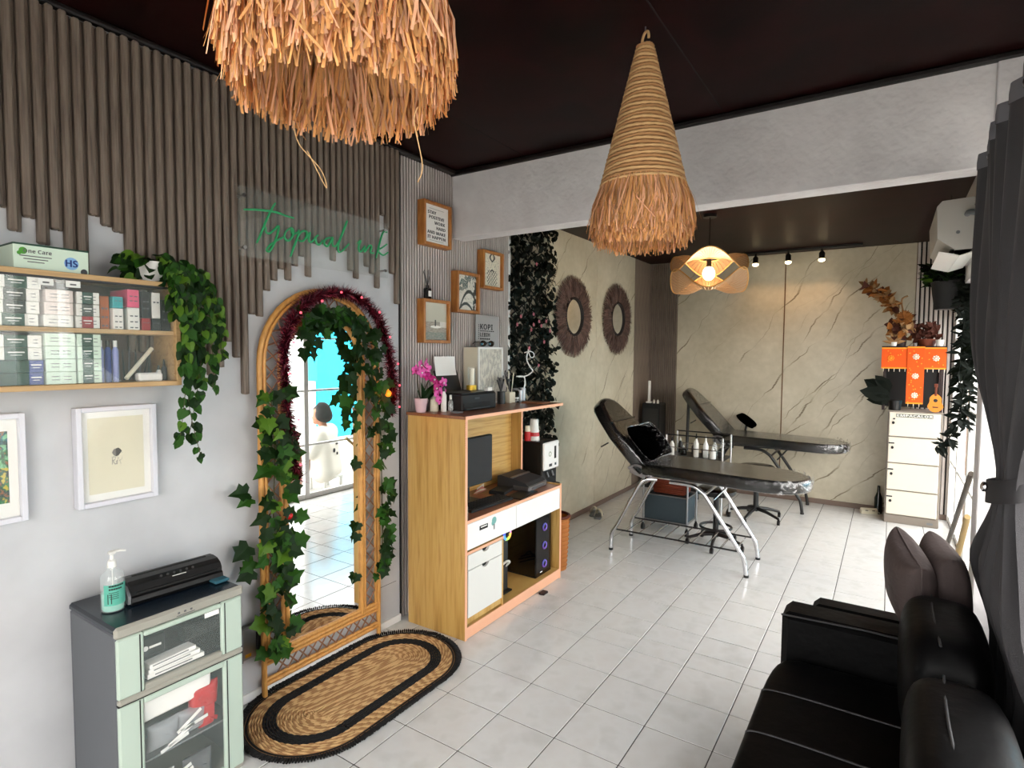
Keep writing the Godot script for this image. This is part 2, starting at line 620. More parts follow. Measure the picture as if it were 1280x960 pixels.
func room() -> void:
	# floor with its tiles
	var fl := struct("floor", "floor of glossy white square tiles with grey grout", B.new().slab(V(-0.3, -0.12, BACK - 0.1), V(3.15, -0.003, 2.4)), M.grout)
	var xs := [-0.15]
	for k in 11:
		xs.append(0.13 + 0.3 * k)
	xs[11] = 3.05
	var zs := []
	for r in range(-7, 6):
		zs.append(-0.3 * r)
	zs.append_array([-1.672, -1.893])
	for k in 13:
		zs.append(-1.893 - 0.3 * (k + 1))
	var cache := {}
	for i in zs.size() - 1:
		for j in xs.size() - 1:
			var w: float = xs[j + 1] - xs[j]
			var d: float = zs[i] - zs[i + 1]
			if zs[i] > 0.95:
				continue
			var kind := rng.randi() % 3
			var key := "%.3f %.3f %d" % [w, d, kind]
			if not cache.has(key):
				cache[key] = B.new().box(Vector3.ZERO, V(w - 0.0052, 0.012, d - 0.0052), 0.0012).mesh(M["tile%d" % kind])
			var o := part("tile", cache[key], null, fl)
			o.position = V((xs[j] + xs[j + 1]) / 2, -0.006 + rf(-0.0004, 0.0), (zs[i] + zs[i + 1]) / 2)
	struct("floor_001", "white tiled floor by the entrance behind the viewer", B.new().slab(V(-0.15, -0.012, 0.9), V(3.05, -0.0005, 2.2)), M.tile0)
	# ceilings
	var c := struct("ceiling", "glossy dark brown ceiling of the front room", B.new().slab(V(-0.3, H, -1.62), V(3.2, H + 0.15, 2.4)), M.ceiling)
	for k in 3:
		part("panel_joint", B.new().slab(V(0.55 + k * 1.2, H - 0.001, -1.57), V(0.556 + k * 1.2, H + 0.01, 2.2)), M.dark_gap, c)
	struct("ceiling_001", "glossy dark brown ceiling of the treatment room", B.new().slab(V(-0.3, H2, BACK - 0.1), V(3.2, H2 + 0.15, -1.66)), M.ceiling)
	struct("trim_1", "grey plastered beam crossing above the opening", B.new().slab(V(-0.2, 2.467, -1.70), V(2.83, H, -1.57), 0.004), M.grey_wall)
	struct("trim_2", "grey pillar at the right end of the beam", B.new().slab(V(2.83, 0, -1.71), V(3.16, H, -1.55), 0.004), M.grey_wall)
	struct("trim_3", "dark ceiling moulding along the beam", B.new().slab(V(-0.05, H - 0.03, -1.57), V(3.0, H, -1.54), 0.008), M.ceiling_trim)
	struct("trim_4", "dark ceiling moulding along the slatted wall", B.new().slab(V(-0.05, H - 0.022, -1.57), V(0.012, H, 2.2), 0.006), M.ceiling_trim)
	# left wall
	var lw := struct("wall_left", "white left wall with vertical wooden slats ending in an uneven stepped line", B.new().slab(V(-0.25, 0, -1.03), V(-0.02, H + 0.1, 2.3), 0.002), M.white_wall)
	var bot := [2.003, 2.01, 2.017, 2.024, 2.031, 2.038, 2.045, 2.135, 2.143, 2.152, 2.16, 2.086, 2.139, 2.053, 2.11, 1.965, 1.955, 2.185, 2.154, 2.137, 1.676, 1.676, 1.677, 1.677, 1.677, 1.677, 1.678, 1.678, 1.572, 1.61, 1.725, 1.653, 1.482, 1.856, 1.848, 1.974, 2.027, 2.086, 2.036, 2.112, 2.165, 2.067, 2.242, 2.248, 2.254, 2.17, 2.229, 2.235, 2.132, 2.093, 2.244, 2.169, 2.133, 2.055, 2.481, 2.409, 2.152, 1.975]
	for i in bot.size():
		var z: float = 1.269 - 0.0395 * i
		var b := B.new()
		# each slat: a broad face with a rounded nose and a low step beside it
		b.slab(V(-0.022, bot[i], z - 0.026), V(0.013, 2.885 + rf(-0.006, 0.004), z - 0.001), 0.006)
		b.slab(V(-0.022, bot[i], z - 0.0392), V(-0.008, 2.882, z - 0.0255), 0.002)
		part("slat", b, M.slat, lw)
	part("edge_strip", B.new().slab(V(-0.25, 0, -1.036), V(-0.012, H, -1.03)), M.dark_gap, lw)
	part("panel_seam", B.new().slab(V(-0.021, 0.26, -1.0), V(-0.0195, 0.263, -0.8)), M.ink_grey, lw)
	var rw := struct("wall_left_001", "pale grey ribbed wall panel beside the slatted wall", B.new().slab(V(-0.3, 0, -2.29), V(-0.075, H, -1.036)), M.dark_gap)
	var rib := B.new()
	for k in 50:
		var z := -1.05 - 0.0245 * k
		rib.slab(V(-0.078, 0, z - 0.0128), V(-0.037, H - 0.02, z), 0.003)
	part("ribs", rib, M.slat_light, rw).set_meta("kind", "stuff")
	struct("wall_left_003", "narrow white wall strip beside the leafy lattice", B.new().slab(V(-0.3, 0, -2.37), V(-0.09, H2, -2.29)), M.white_paint)
	# marble part of the left wall
	var mw := struct("wall_left_002", "beige veined marble wall of the treatment room", B.new().slab(V(-0.35, 0, BACK), V(-0.165, H2 + 0.1, -2.3)), M.joint_strip)
	for q in [[-2.3, -3.05], [-3.055, -4.143], [-4.148, -5.232]]:
		part("marble_panel", B.new().slab(V(-0.17, 0.0, q[1]), V(-0.15, H2, q[0]), 0.002), M.marble, mw)
	part("plain_panel", B.new().slab(V(-0.17, 0.0, BACK), V(-0.15, H2, -5.237), 0.002), M.slat, mw)
	# back wall
	var bw := struct("wall_back", "back wall of beige veined marble panels between ribbed strips", B.new().slab(V(-0.3, 0, BACK - 0.2), V(3.2, H2 + 0.1, BACK - 0.02)), M.joint_strip)
	part("marble_panel", B.new().slab(V(0.216, 0, BACK - 0.03), V(1.456, H2, BACK), 0.002), M.marble, bw)
	part("marble_panel", B.new().slab(V(1.466, 0, BACK - 0.03), V(2.7, H2, BACK), 0.002), M.marble, bw)
	part("joint", B.new().slab(V(1.456, 0, BACK - 0.03), V(1.466, H2, BACK + 0.003), 0.001), M.joint_strip, bw)
	for q in [[-0.15, 0.21, M.slat], [2.705, 3.05, M.slat_light]]:
		part("rib_backing", B.new().slab(V(q[0], 0, BACK - 0.03), V(q[1], H2, BACK - 0.012)), M.dark_gap, bw)
		rib = B.new()
		var x: float = q[0]
		var st := 0.0265 if q[2] == M.slat else 0.04
		while x < q[1] - 0.01:
			rib.slab(V(x, 0, BACK - 0.015), V(x + st * 0.66, H2, BACK + 0.012), 0.004)
			x += st
		part("ribs", rib, q[2], bw).set_meta("kind", "stuff")
	struct("baseboard_back", "brown baseboard under the marble back wall", B.new().slab(V(-0.15, 0, BACK), V(3.05, 0.055, BACK + 0.016), 0.003), M.baseboard)
	struct("baseboard_left", "brown baseboard under the left marble wall", B.new().slab(V(-0.15, 0, BACK), V(-0.136, 0.05, -2.3), 0.003), M.baseboard)
	struct("baseboard_left_001", "white baseboard under the white wall", B.new().slab(V(-0.02, 0, -1.03), V(-0.006, 0.045, 2.2), 0.003), M.white_paint)
	# right wall of the treatment room: full height glazed doors, wall above
	var g := struct("wall_right", "grey wall above the glazed doors", B.new().slab(V(3.05, 2.12, BACK), V(3.25, H2 + 0.1, -1.7)), M.grey_wall)
	var wn := struct("window_1", "white framed glazed doors along the treatment room", null, null)
	var zz := [-1.71, -2.02, -2.6, -3.42, -4.24, -5.06, -5.74]
	for k in zz.size():
		part("mullion", B.new().slab(V(3.04, 0, zz[k] - 0.03), V(3.10, 2.12, zz[k] + 0.03), 0.004), M.white_paint, wn)
	for y in [0.03, 0.62, 1.24, 1.84, 2.09]:
		var hh := 0.03 if y in [0.03, 2.09] else 0.012
		part("rail", B.new().slab(V(3.05, y - hh, -5.74), V(3.09, y + hh, -1.71), 0.003), M.white_paint, wn)
	for k in zz.size() - 1:
		for y in [[0.06, 0.608], [0.632, 1.228], [1.252, 1.828], [1.852, 2.06]]:
			part("pane", B.new().slab(V(3.067, y[0], zz[k + 1] + 0.03), V(3.071, y[1], zz[k] - 0.03)), M.glass, wn)
	# right wall of the front room with its window behind the sofa
	var rr := struct("wall_right_001", "grey wall under and over the front window", B.new().slab(V(3.0, 0, -1.56), V(3.2, 0.62, 2.3)).slab(V(3.0, 2.5, -1.56), V(3.2, H + 0.1, 2.3)).slab(V(3.0, 0.62, 0.83), V(3.2, 2.5, 2.3)), M.grey_wall)
	var w2 := struct("window_2", "white framed window behind the sofa", null, null)
	zz = [-1.52, -0.75, 0.02, 0.8]
	for k in zz.size():
		part("mullion", B.new().slab(V(3.05, 0.62, zz[k] - 0.03), V(3.11, 2.5, zz[k] + 0.03), 0.004), M.white_paint, w2)
	for y in [0.65, 1.24, 1.84, 2.47]:
		part("rail", B.new().slab(V(3.06, y - 0.02, -1.52), V(3.10, y + 0.02, 0.8), 0.003), M.white_paint, w2)
	for k in zz.size() - 1:
		for y in [[0.67, 1.22], [1.26, 1.82], [1.86, 2.45]]:
			part("pane", B.new().slab(V(3.077, y[0], zz[k] + 0.03), V(3.081, y[1], zz[k + 1] - 0.03)), M.glass, w2)
	# entrance side, behind the viewer
	struct("wall_front", "white wall around the shop entrance", B.new().slab(V(-0.2, 0, 2.2), V(0.9, H + 0.1, 2.4)).slab(V(2.75, 0, 2.2), V(3.2, H + 0.1, 2.4)).slab(V(0.9, 2.5, 2.2), V(2.75, H + 0.1, 2.4)), M.white_wall)
	var dr := struct("door_1", "white framed glass entrance doors", null, null)
	for x in [0.93, 1.825, 2.72]:
		part("stile", B.new().slab(V(x - 0.03, 0, 2.27), V(x + 0.03, 2.5, 2.33), 0.004), M.white_paint, dr)
	for x in [0.96, 1.855]:
		part("pane", B.new().slab(V(x, 0.02, 2.298), V(x + 0.835, 2.48, 2.302)), M.glass, dr)
	# outdoors
	var og := struct("ground", "pale concrete yard outside", B.new().slab(V(3.15, -0.2, -16), V(16, -0.06, 12)).slab(V(-8, -0.2, 2.4), V(3.15, -0.06, 12)), mat("concrete", Color(0.74, 0.73, 0.71), 0.85))
	tri_tex(M.concrete, noise_tex(256, 0.03, 4, 61, [Color(0.66, 0.65, 0.62), Color(0.76, 0.75, 0.73)]), V(0.5, 0.5, 0.5))
	M.concrete.albedo_color = Color(1, 1, 1)




# ---------------------------------------------------------------- leaves
func leaf_shape(kind: String, fold := 0.18, droop := 0.15) -> B:
	var half := []
	if kind == "ivy":
		half = [Vector2(0.0, 0.0), Vector2(0.26, -0.1), Vector2(0.5, 0.1), Vector2(0.35, 0.3), Vector2(0.52, 0.52), Vector2(0.24, 0.62), Vector2(0.0, 1.0)]
	elif kind == "heart":
		half = [Vector2(0.0, 0.0), Vector2(0.24, -0.12), Vector2(0.44, 0.08), Vector2(0.46, 0.36), Vector2(0.28, 0.7), Vector2(0.0, 1.0)]
	elif kind == "blade":
		half = [Vector2(0.0, 0.0), Vector2(0.09, 0.1), Vector2(0.17, 0.35), Vector2(0.14, 0.65), Vector2(0.0, 1.0)]
	else:
		half = [Vector2(0.0, 0.0), Vector2(0.2, 0.12), Vector2(0.3, 0.4), Vector2(0.2, 0.75), Vector2(0.0, 1.0)]
	var b := B.new()
	for s in [-1.0, 1.0]:
		var p := []
		for h in half:
			p.append(Vector3(h.x * s, h.y, absf(h.x) * fold - droop * h.y * h.y))
		var mid := Vector3(0, 0.38, -droop * 0.1444)
		for k in p.size() - 1:
			b.tri(mid, p[k], p[k + 1], Vector3.BACK)
	return b


# basis whose y runs along the leaf and whose z faces out
func leaf_basis(along: Vector3, face: Vector3, sz: float) -> Basis:
	var y := along.normalized()
	var x := y.cross(face).normalized()
	if x.length() < 0.1:
		x = y.cross(Vector3.UP + Vector3(0.3, 0, 0.1)).normalized()
	return Basis(x, y, x.cross(y)).scaled_local(Vector3.ONE * sz)


var leaf_mesh := {}


func one_leaf(parent: Node3D, kind: String, m: String, at: Vector3, along: Vector3, face: Vector3, sz: float) -> void:
	var v := rng.randi() % 3
	var key := kind + m + str(v)
	if not leaf_mesh.has(key):
		leaf_mesh[key] = leaf_shape(kind, 0.1 + 0.16 * v, 0.05 + 0.13 * v).mesh(M[m])
	var o := part("leaf", leaf_mesh[key], null, parent)
	o.transform = Transform3D(leaf_basis(along, face, sz), at)


func rv(s: float) -> Vector3:
	return V(rf(-s, s), rf(-s, s), rf(-s, s))


func pick(a: Array) -> Variant:
	return a[rng.randi() % a.size()]


# ---------------------------------------------------------------- wall shelf and what stands in it
func carton(called: String, label: String, z0: float, z1: float, y: float, h: float, base: String, band: String, b0: float, b1: float, dx := 0.0, lines := 2, grp := "cartons in the wall shelf") -> void:
	var o := thing(called, label, "box", V(0.02 + dx, y, (z0 + z1) / 2), 0.0, grp)
	var w := z0 - z1 - 0.002
	part("body", B.new().box(V(0.07, h / 2, 0), V(0.14, h - 0.0012, w), 0.0015), M[base], o)
	if band:
		var u0 := lerpf(w / 2, -w / 2, b0)
		var u1 := lerpf(w / 2, -w / 2, b1)
		part("colour_band", B.new().slab(V(0.0, 0.0008, u1), V(0.1408, h - 0.0006, u0), 0.0005), M[band], o)
		var p := B.new()
		p.box(V(0.1412, h * 0.62, (u0 + u1) / 2), V(0.0006, h * 0.10, (u0 - u1) * 0.72))
		p.box(V(0.1412, h * 0.40, (u0 + u1) / 2), V(0.0006, h * 0.05, (u0 - u1) * 0.5))
		part("print", p, M.paper, o)
	var q := B.new()
	var at := w * 0.5 - 0.008
	for s in [1.0, -1.0]:
		if band and b0 < 0.02 and s > 0:
			continue
		for l in lines:
			q.box(V(0.1404, h * (0.62 - 0.26 * l), s * (at - 0.009) if band else s * w * 0.2), V(0.0008, h * 0.055, 0.012 if band else w * 0.26))
	part("print", q, M.ink_grey, o)


func shelf_area() -> void:
	var r := [mat("box_green", Color(0.03, 0.24, 0.17), 0.5), mat("box_slate", Color(0.22, 0.25, 0.22), 0.5), mat("box_red", Color(0.56, 0.07, 0.11), 0.5), mat("box_pink", Color(0.86, 0.33, 0.47), 0.5), mat("box_blush", Color(0.88, 0.82, 0.79), 0.6), mat("box_white", Color(0.88, 0.87, 0.84), 0.6), mat("box_mint", Color(0.80, 0.87, 0.80), 0.6), mat("box_blue", Color(0.10, 0.20, 0.50), 0.5), mat("box_orange", Color(0.62, 0.32, 0.12), 0.5), mat("box_teal", Color(0.18, 0.62, 0.64), 0.5), mat("lilac", Color(0.55, 0.58, 0.78), 0.4)]
	var s := thing("wall_shelf", "light oak wall shelf with two tiers and sliding glass doors, full of supply cartons", "shelf")
	var x0 := -0.02
	var x1 := 0.19
	for q in [["bottom_board", 1.548, 1.566], ["middle_board", 1.742, 1.758], ["top_board", 1.924, 1.942]]:
		part(q[0], B.new().slab(V(x0, q[1], 0.373), V(x1 - (0.02 if q[0] == "middle_board" else 0.0), q[2], 1.36), 0.0015), M.shelf_wood, s)
	part("side_panel", B.new().slab(V(x0, 1.566, 0.373), V(x1, 1.924, 0.391), 0.0015), M.shelf_wood, s)
	part("side_panel", B.new().slab(V(x0, 1.566, 1.342), V(x1, 1.924, 1.36), 0.0015), M.shelf_wood, s)
	part("back_panel", B.new().slab(V(x0, 1.566, 0.391), V(x0 + 0.008, 1.924, 1.342)), mat("shelf_back", Color(0.34, 0.25, 0.2), 0.6), s)
	part("glass_door", B.new().slab(V(0.176, 1.567, 0.395), V(0.179, 1.923, 0.765), 0.0005), M.glass, s)
	part("glass_door", B.new().slab(V(0.182, 1.567, 0.742), V(0.185, 1.923, 1.342), 0.0005), M.glass, s)
	part("door_track", B.new().slab(V(0.172, 1.917, 0.391), V(0.188, 1.924, 1.342)), M.dark_grey, s)
	for z in [0.775, 0.70]:
		var l := part("door_label", B.new().slab(V(0.1855, 1.893, z), V(0.187, 1.915, z + 0.042)), M.white_plastic, s)
		part("print", B.new().slab(V(0.1868, 1.900, z + 0.012), V(0.1874, 1.905, z + 0.03)), M.ink_grey, l)
	# upper tier
	var names := ["lowest box", "second box up", "third box up", "topmost box"]
	var bands := ["box_green", "box_slate", "box_slate", "box_green"]
	for k in 4:
		carton("carton", "white carton with %s centre, %s in the left stack, upper shelf tier" % ["dark green" if bands[k] == "box_green" else "grey", names[k]], 0.94 - 0.003 * k, 0.802 + 0.004 * (3 - k) * 0.7, 1.758 + 0.0405 * k, 0.0405, "box_white", bands[k], 0.27, 0.72, 0.005 if k % 2 else 0.0)
	for k in 3:
		carton("carton", "blush white carton with faint print, %s beside the door edge, upper tier" % names[k], 0.798 - 0.003 * k, 0.713, 1.758 + 0.042 * k, 0.042, "box_white" if k == 0 else "box_blush", "", 0, 0, 0.002 * k)
	bands = ["box_red", "box_slate", "box_green"]
	for k in 3:
		carton("carton", "white carton with %s centre, %s in the middle stack, upper tier" % [["red", "grey", "green"][k], names[k]], 0.708 - 0.002 * k, 0.634, 1.758 + 0.042 * k, 0.042, "box_white", bands[k], 0.24, 0.72)
	carton("tall_carton", "orange brown upright carton between white cartons and teal carton", 0.631, 0.600, 1.758, 0.118, "box_orange", "", 0, 0, -0.01, 3)
	carton("tall_carton", "upright carton with teal top and white lower half", 0.597, 0.562, 1.758, 0.076, "box_white", "", 0, 0, 0.008, 3)
	carton("tall_carton", "teal carton lying on top of the white upright carton", 0.597, 0.562, 1.834, 0.042, "box_teal", "", 0, 0, 0.008, 1)
	carton("tall_carton", "white upright carton with bold dark print under the pink carton", 0.549, 0.508, 1.758, 0.082, "box_white", "", 0, 0, 0.008, 3)
	carton("tall_carton", "bright pink carton standing on a white carton on the upper tier", 0.549, 0.508, 1.840, 0.066, "box_pink", "", 0, 0, 0.008, 2)
	carton("tall_carton", "small red carton at the foot of a black carton on the upper tier", 0.503, 0.470, 1.758, 0.046, "box_red", "", 0, 0, 0.008, 1)
	carton("tall_carton", "black carton with pale print standing on the small red carton", 0.503, 0.470, 1.804, 0.098, "black", "", 0, 0, 0.008, 2)
	carton("tall_carton", "black carton at the foot of the pale grey carton on the upper tier", 0.466, 0.434, 1.758, 0.046, "black", "", 0, 0, 0.006, 1)
	carton("tall_carton", "pale grey carton with black letters standing on a black carton", 0.466, 0.434, 1.804, 0.098, "box_white", "", 0, 0, 0.006, 1)
	carton("tall_carton", "black carton at the right end of the upper tier, behind the hanging leaves", 0.430, 0.396, 1.758, 0.12, "black", "", 0, 0, 0.0, 2)
	# lower tier
	for k in 4:
		if k < 2:
			carton("carton", "deep green carton with blue end, %s in the left stack, lower tier" % names[k], 0.94, 0.802, 1.566 + 0.041 * k, 0.041, "box_green", "box_blue", 0.72, 1.0, 0.003 * k, 1)
		else:
			carton("carton", "white carton with green centre, %s in the left stack, lower tier" % names[k], 0.94, 0.802, 1.566 + 0.041 * k, 0.041, "box_white", "box_green", 0.28, 0.72, -0.004)
	for k in 4:
		carton("carton", "pale mint carton with fine print, %s in the plain stack, lower tier" % names[k], 0.798, 0.712, 1.566 + 0.043 * k, 0.043, "box_mint", "", 0, 0, 0.006)
	for k in 4:
		carton("carton", "mint carton with green centre, %s in the middle stack, lower tier" % names[k], 0.708, 0.634, 1.566 + 0.043 * k, 0.043, "box_mint", "box_green", 0.2, 0.66, 0.004)
	var bk := 0
	for q in [[0.622, "lilac", "pale blue bottle at the left of the bottle row"], [0.598, "box_blue", "dark blue bottle second in the bottle row"], [0.574, "lilac", "pale lilac bottle third in the bottle row"]]:
		var b := thing("bottle", "slim " + q[2] + " on the lower tier", "bottle", V(0.12, 1.566, q[0]), 0.0, "slim bottles on the lower tier")
		part("body", B.new().lathe(Vector3.ZERO, [Vector2(0, 0), Vector2(0.0105, 0), Vector2(0.0105, 0.115), Vector2(0.006, 0.128)], 12), M[q[1]], b)
		part("cap", B.new().cyl(V(0, 0.128, 0), V(0, 0.152, 0), 0.0065), M.black if bk % 2 else M.white_plastic, b)
		bk += 1
	for k in 9:
		var a := 0.553 - 0.011 * k
		var b := B.new()
		var tilt := rf(-0.035, 0.03)
		b.cyl(V(0, 0.005, 0), V(-0.02, rf(0.09, 0.13), tilt), 0.0035, 0.002, 7)
		single("pen", "thin dark pen standing in the clutter on the lower tier", "pen", b, pick([M.black, M.ink_grey, M.box_slate, M.black]), V(0.10 + 0.01 * (k % 3), 1.566, a), 0.0, "pens on the lower tier")
	single("paper_roll", "pale rolled paper leaning diagonally across the dark pens", "paper roll", B.new().cyl(V(0.03, 0.012, 0.06), V(0.0, 0.125, -0.045), 0.0075), M.cream, V(0.125, 1.566, 0.495))
	single("tissue_pack", "low crumpled white pack at the front of the lower tier", "pack", B.new().box(V(0, 0.016, 0), V(0.04, 0.032, 0.085), 0.006), M.paper, V(0.145, 1.566, 0.472))
	for q in [[0.425, 0.06, "white"], [0.405, 0.082, "taller"]]:
		var b := thing("ink_bottle", "small %s black capped bottle at the right end of the lower tier" % q[2], "bottle", V(0.12, 1.566, q[0]), 0.0, "ink bottles on the lower tier")
		part("body", B.new().lathe(Vector3.ZERO, [Vector2(0, 0), Vector2(0.009, 0), Vector2(0.009, q[1] * 0.6), Vector2(0.004, q[1] * 0.72)], 12), M.white_plastic if q[2] == "white" else M.dark_grey, b)
		part("cap", B.new().cyl(V(0, q[1] * 0.7, 0), V(0, q[1], 0), 0.005, 0.003), M.black, b)
	# glove carton on top
	var gb := thing("glove_carton", "white green edged glove carton marked HS on top of the wall shelf", "box", V(0.04, 1.942, 0.77))
	part("body", B.new().box(V(0.065, 0.04, 0), V(0.13, 0.08, 0.205), 0.002), M.box_mint, gb)
	part("lid_edge", B.new().box(V(0.064, 0.079, 0), V(0.134, 0.006, 0.208), 0.001), M.box_green, gb)
	part("green_emblem", B.new().cyl(V(0.129, 0.058, 0.078), V(0.1306, 0.058, 0.078), 0.011).cyl(V(0.129, 0.05, 0.088), V(0.1308, 0.05, 0.088), 0.006), mat("emblem_green", Color(0.25, 0.55, 0.12), 0.5), gb)
	part("blue_patch", B.new().cyl(V(0.129, 0.032, -0.052), V(0.1303, 0.032, -0.052), 0.021), mat("pale_blue", Color(0.5, 0.68, 0.85), 0.6), gb)
	part("dark_stamp", B.new().cyl(V(0.129, 0.008, -0.088), V(0.131, 0.008, -0.088), 0.010), M.dark_grey, gb)
	write(gb, "One Care", V(0.1306, 0.058, 0.04), Vector3(0, 0, -1), Vector3.UP, 0.013, M.ink_grey)
	write(gb, "HS", V(0.131, 0.032, -0.052), Vector3(0, 0, -1), Vector3.UP, 0.024, mat("pen_blue", Color(0.06, 0.18, 0.45), 0.6))
	var pl := B.new()
	for k in 3:
		pl.box(V(0.1304, 0.042 - 0.009 * k, 0.045), V(0.0006, 0.003, 0.085 - 0.02 * k))
	part("print", pl, M.ink_grey, gb)
	# trailing plant
	var p := thing("trailing_plant", "trailing heart leaved plant in a white pot spilling over the wall shelf's end", "plant", V(0.10, 1.942, 0.43))
	part("pot", B.new().lathe(Vector3.ZERO, [Vector2(0, 0), Vector2(0.042, 0), Vector2(0.056, 0.075), Vector2(0.058, 0.08), Vector2(0.053, 0.08), Vector2(0.05, 0.066), Vector2(0, 0.066)], 20), M.white_plastic, p)
	var hub := V(0, 0.075, 0)
	for k in 72:
		var a := rf(0, TAU)
		var rad := rf(0.02, 0.115)
		var at := hub + V(cos(a) * rad * 0.75, rf(-0.055, 0.05) - rad * 0.25, sin(a) * rad * 1.15)
		if at.z > 0.115:
			continue
		one_leaf(p, "heart", pick(["leaf", "leaf_dark", "leaf_dark", "leaf_light"]), at, V(cos(a), rf(-1.0, -0.1), sin(a)) + rv(0.4), V(0.9, 0.6, 0) + rv(0.5), rf(0.032, 0.052))
	var vines := [
		[V(0.05, 0.08, -0.05), V(0.09, 0.03, -0.12), V(0.07, -0.12, -0.17), V(0.06, -0.3, -0.2), V(0.05, -0.42, -0.2)],
		[V(0.05, 0.08, -0.04), V(0.10, 0.0, -0.10), V(0.09, -0.2, -0.14), V(0.08, -0.42, -0.12), V(0.05, -0.60, -0.1)],
		[V(0.05, 0.08, -0.03), V(0.11, -0.02, -0.08), V(0.11, -0.22, -0.09), V(0.09, -0.45, -0.08), V(0.07, -0.69, -0.135)],
		[V(0.05, 0.08, -0.02), V(0.12, 0.0, -0.06), V(0.12, -0.2, -0.06), V(0.11, -0.4, -0.06), V(0.1, -0.60, -0.04)],
		[V(0.05, 0.08, -0.04), V(0.08, 0.05, -0.14), V(0.06, -0.06, -0.21), V(0.05, -0.18, -0.235), V(0.05, -0.26, -0.24)],
		[V(0.04, 0.08, -0.02), V(0.12, 0.02, -0.02), V(0.125, -0.06, -0.02), V(0.12, -0.13, -0.03)],
		[V(0.05, 0.08, -0.05), V(0.08, 0.0, -0.11), V(0.07, -0.15, -0.12), V(0.06, -0.30, -0.13), V(0.05, -0.38, -0.16)]]
	for vi in vines.size():
		var c := curve(vines[vi], 10)
		part("stem", B.new().tube(c, 0.0014, 5), M.stem, p)
		for k in c.size():
			var dens := 1 if k > c.size() * 0.75 else 2
			for q in dens:
				if k % 2 == 0 or k < c.size() * 0.6 or rng.randf() < 0.35:
					one_leaf(p, "heart", pick(["leaf", "leaf", "leaf_dark", "leaf_light", "leaf_dark"]), c[k] + rv(0.012), V(rf(-0.2, 0.5), -1.0, rf(-0.8, 0.8)), V(1, 0.3, 0) + rv(0.5), rf(0.03, 0.046))
	var fl := B.new()
	for k in 5:
		fl.ell(V(0.075, 0.03 + rf(-0.01, 0.01), -0.045 + rf(-0.02, 0.02)), V(0.012, 0.012, 0.014), 5, 7)
	part("white_bloom", fl, M.white_plastic, p)


# ---------------------------------------------------------------- framed pictures and the sign
func picture_frame(called: String, label: String, z0: float, z1: float, y0: float, y1: float, x: float, depth: float, wide: float, fm: Material, matboard: float) -> Node3D:
	# origin at the wall, at the foot of the frame
	var o := thing(called, label, "picture", V(x, y0, (z0 + z1) / 2), 0.0)
	var w := absf(z0 - z1) / 2
	var h := y1 - y0
	for s in [-1.0, 1.0]:
		part("frame_bar", B.new().slab(V(0, 0, s * w), V(depth, h, s * (w - wide)), 0.002), fm, o)
	part("frame_bar", B.new().slab(V(0, 0, -w + wide), V(depth, wide, w - wide), 0.002), fm, o)
	part("frame_bar", B.new().slab(V(0, h - wide, -w + wide), V(depth, h, w - wide), 0.002), fm, o)
	part("backing", B.new().slab(V(0, wide * 0.5, -w + wide * 0.5), V(depth * 0.45 if depth < 0.05 else 0.038, h - wide * 0.5, w - wide * 0.5)), M.paper, o)
	return o


func paint_tex(wd: int, ht: int, fn: Callable) -> ImageTexture:
	var im := Image.create_empty(wd, ht, false, Image.FORMAT_RGB8)
	for j in ht:
		for i in wd:
			im.set_pixel(i, j, fn.call(float(i) / wd, float(j) / ht))
	return ImageTexture.create_from_image(im)


func print_part(o: Node3D, tex: Texture2D, x: float, y0: float, y1: float, hw: float) -> void:
	var m := StandardMaterial3D.new()
	m.resource_name = "printed picture"
	m.albedo_texture = tex
	m.roughness = 0.5
	var b := B.new()
	var i := b.vert(V(x, y0, hw), Vector3.RIGHT, Vector2(0, 1))
	b.vert(V(x, y0, -hw), Vector3.RIGHT, Vector2(1, 1))
	b.vert(V(x, y1, -hw), Vector3.RIGHT, Vector2(1, 0))
	b.vert(V(x, y1, hw), Vector3.RIGHT, Vector2(0, 0))
	b.face(i, i + 1, i + 2)
	b.face(i, i + 2, i + 3)
	part("print", b, m, o)


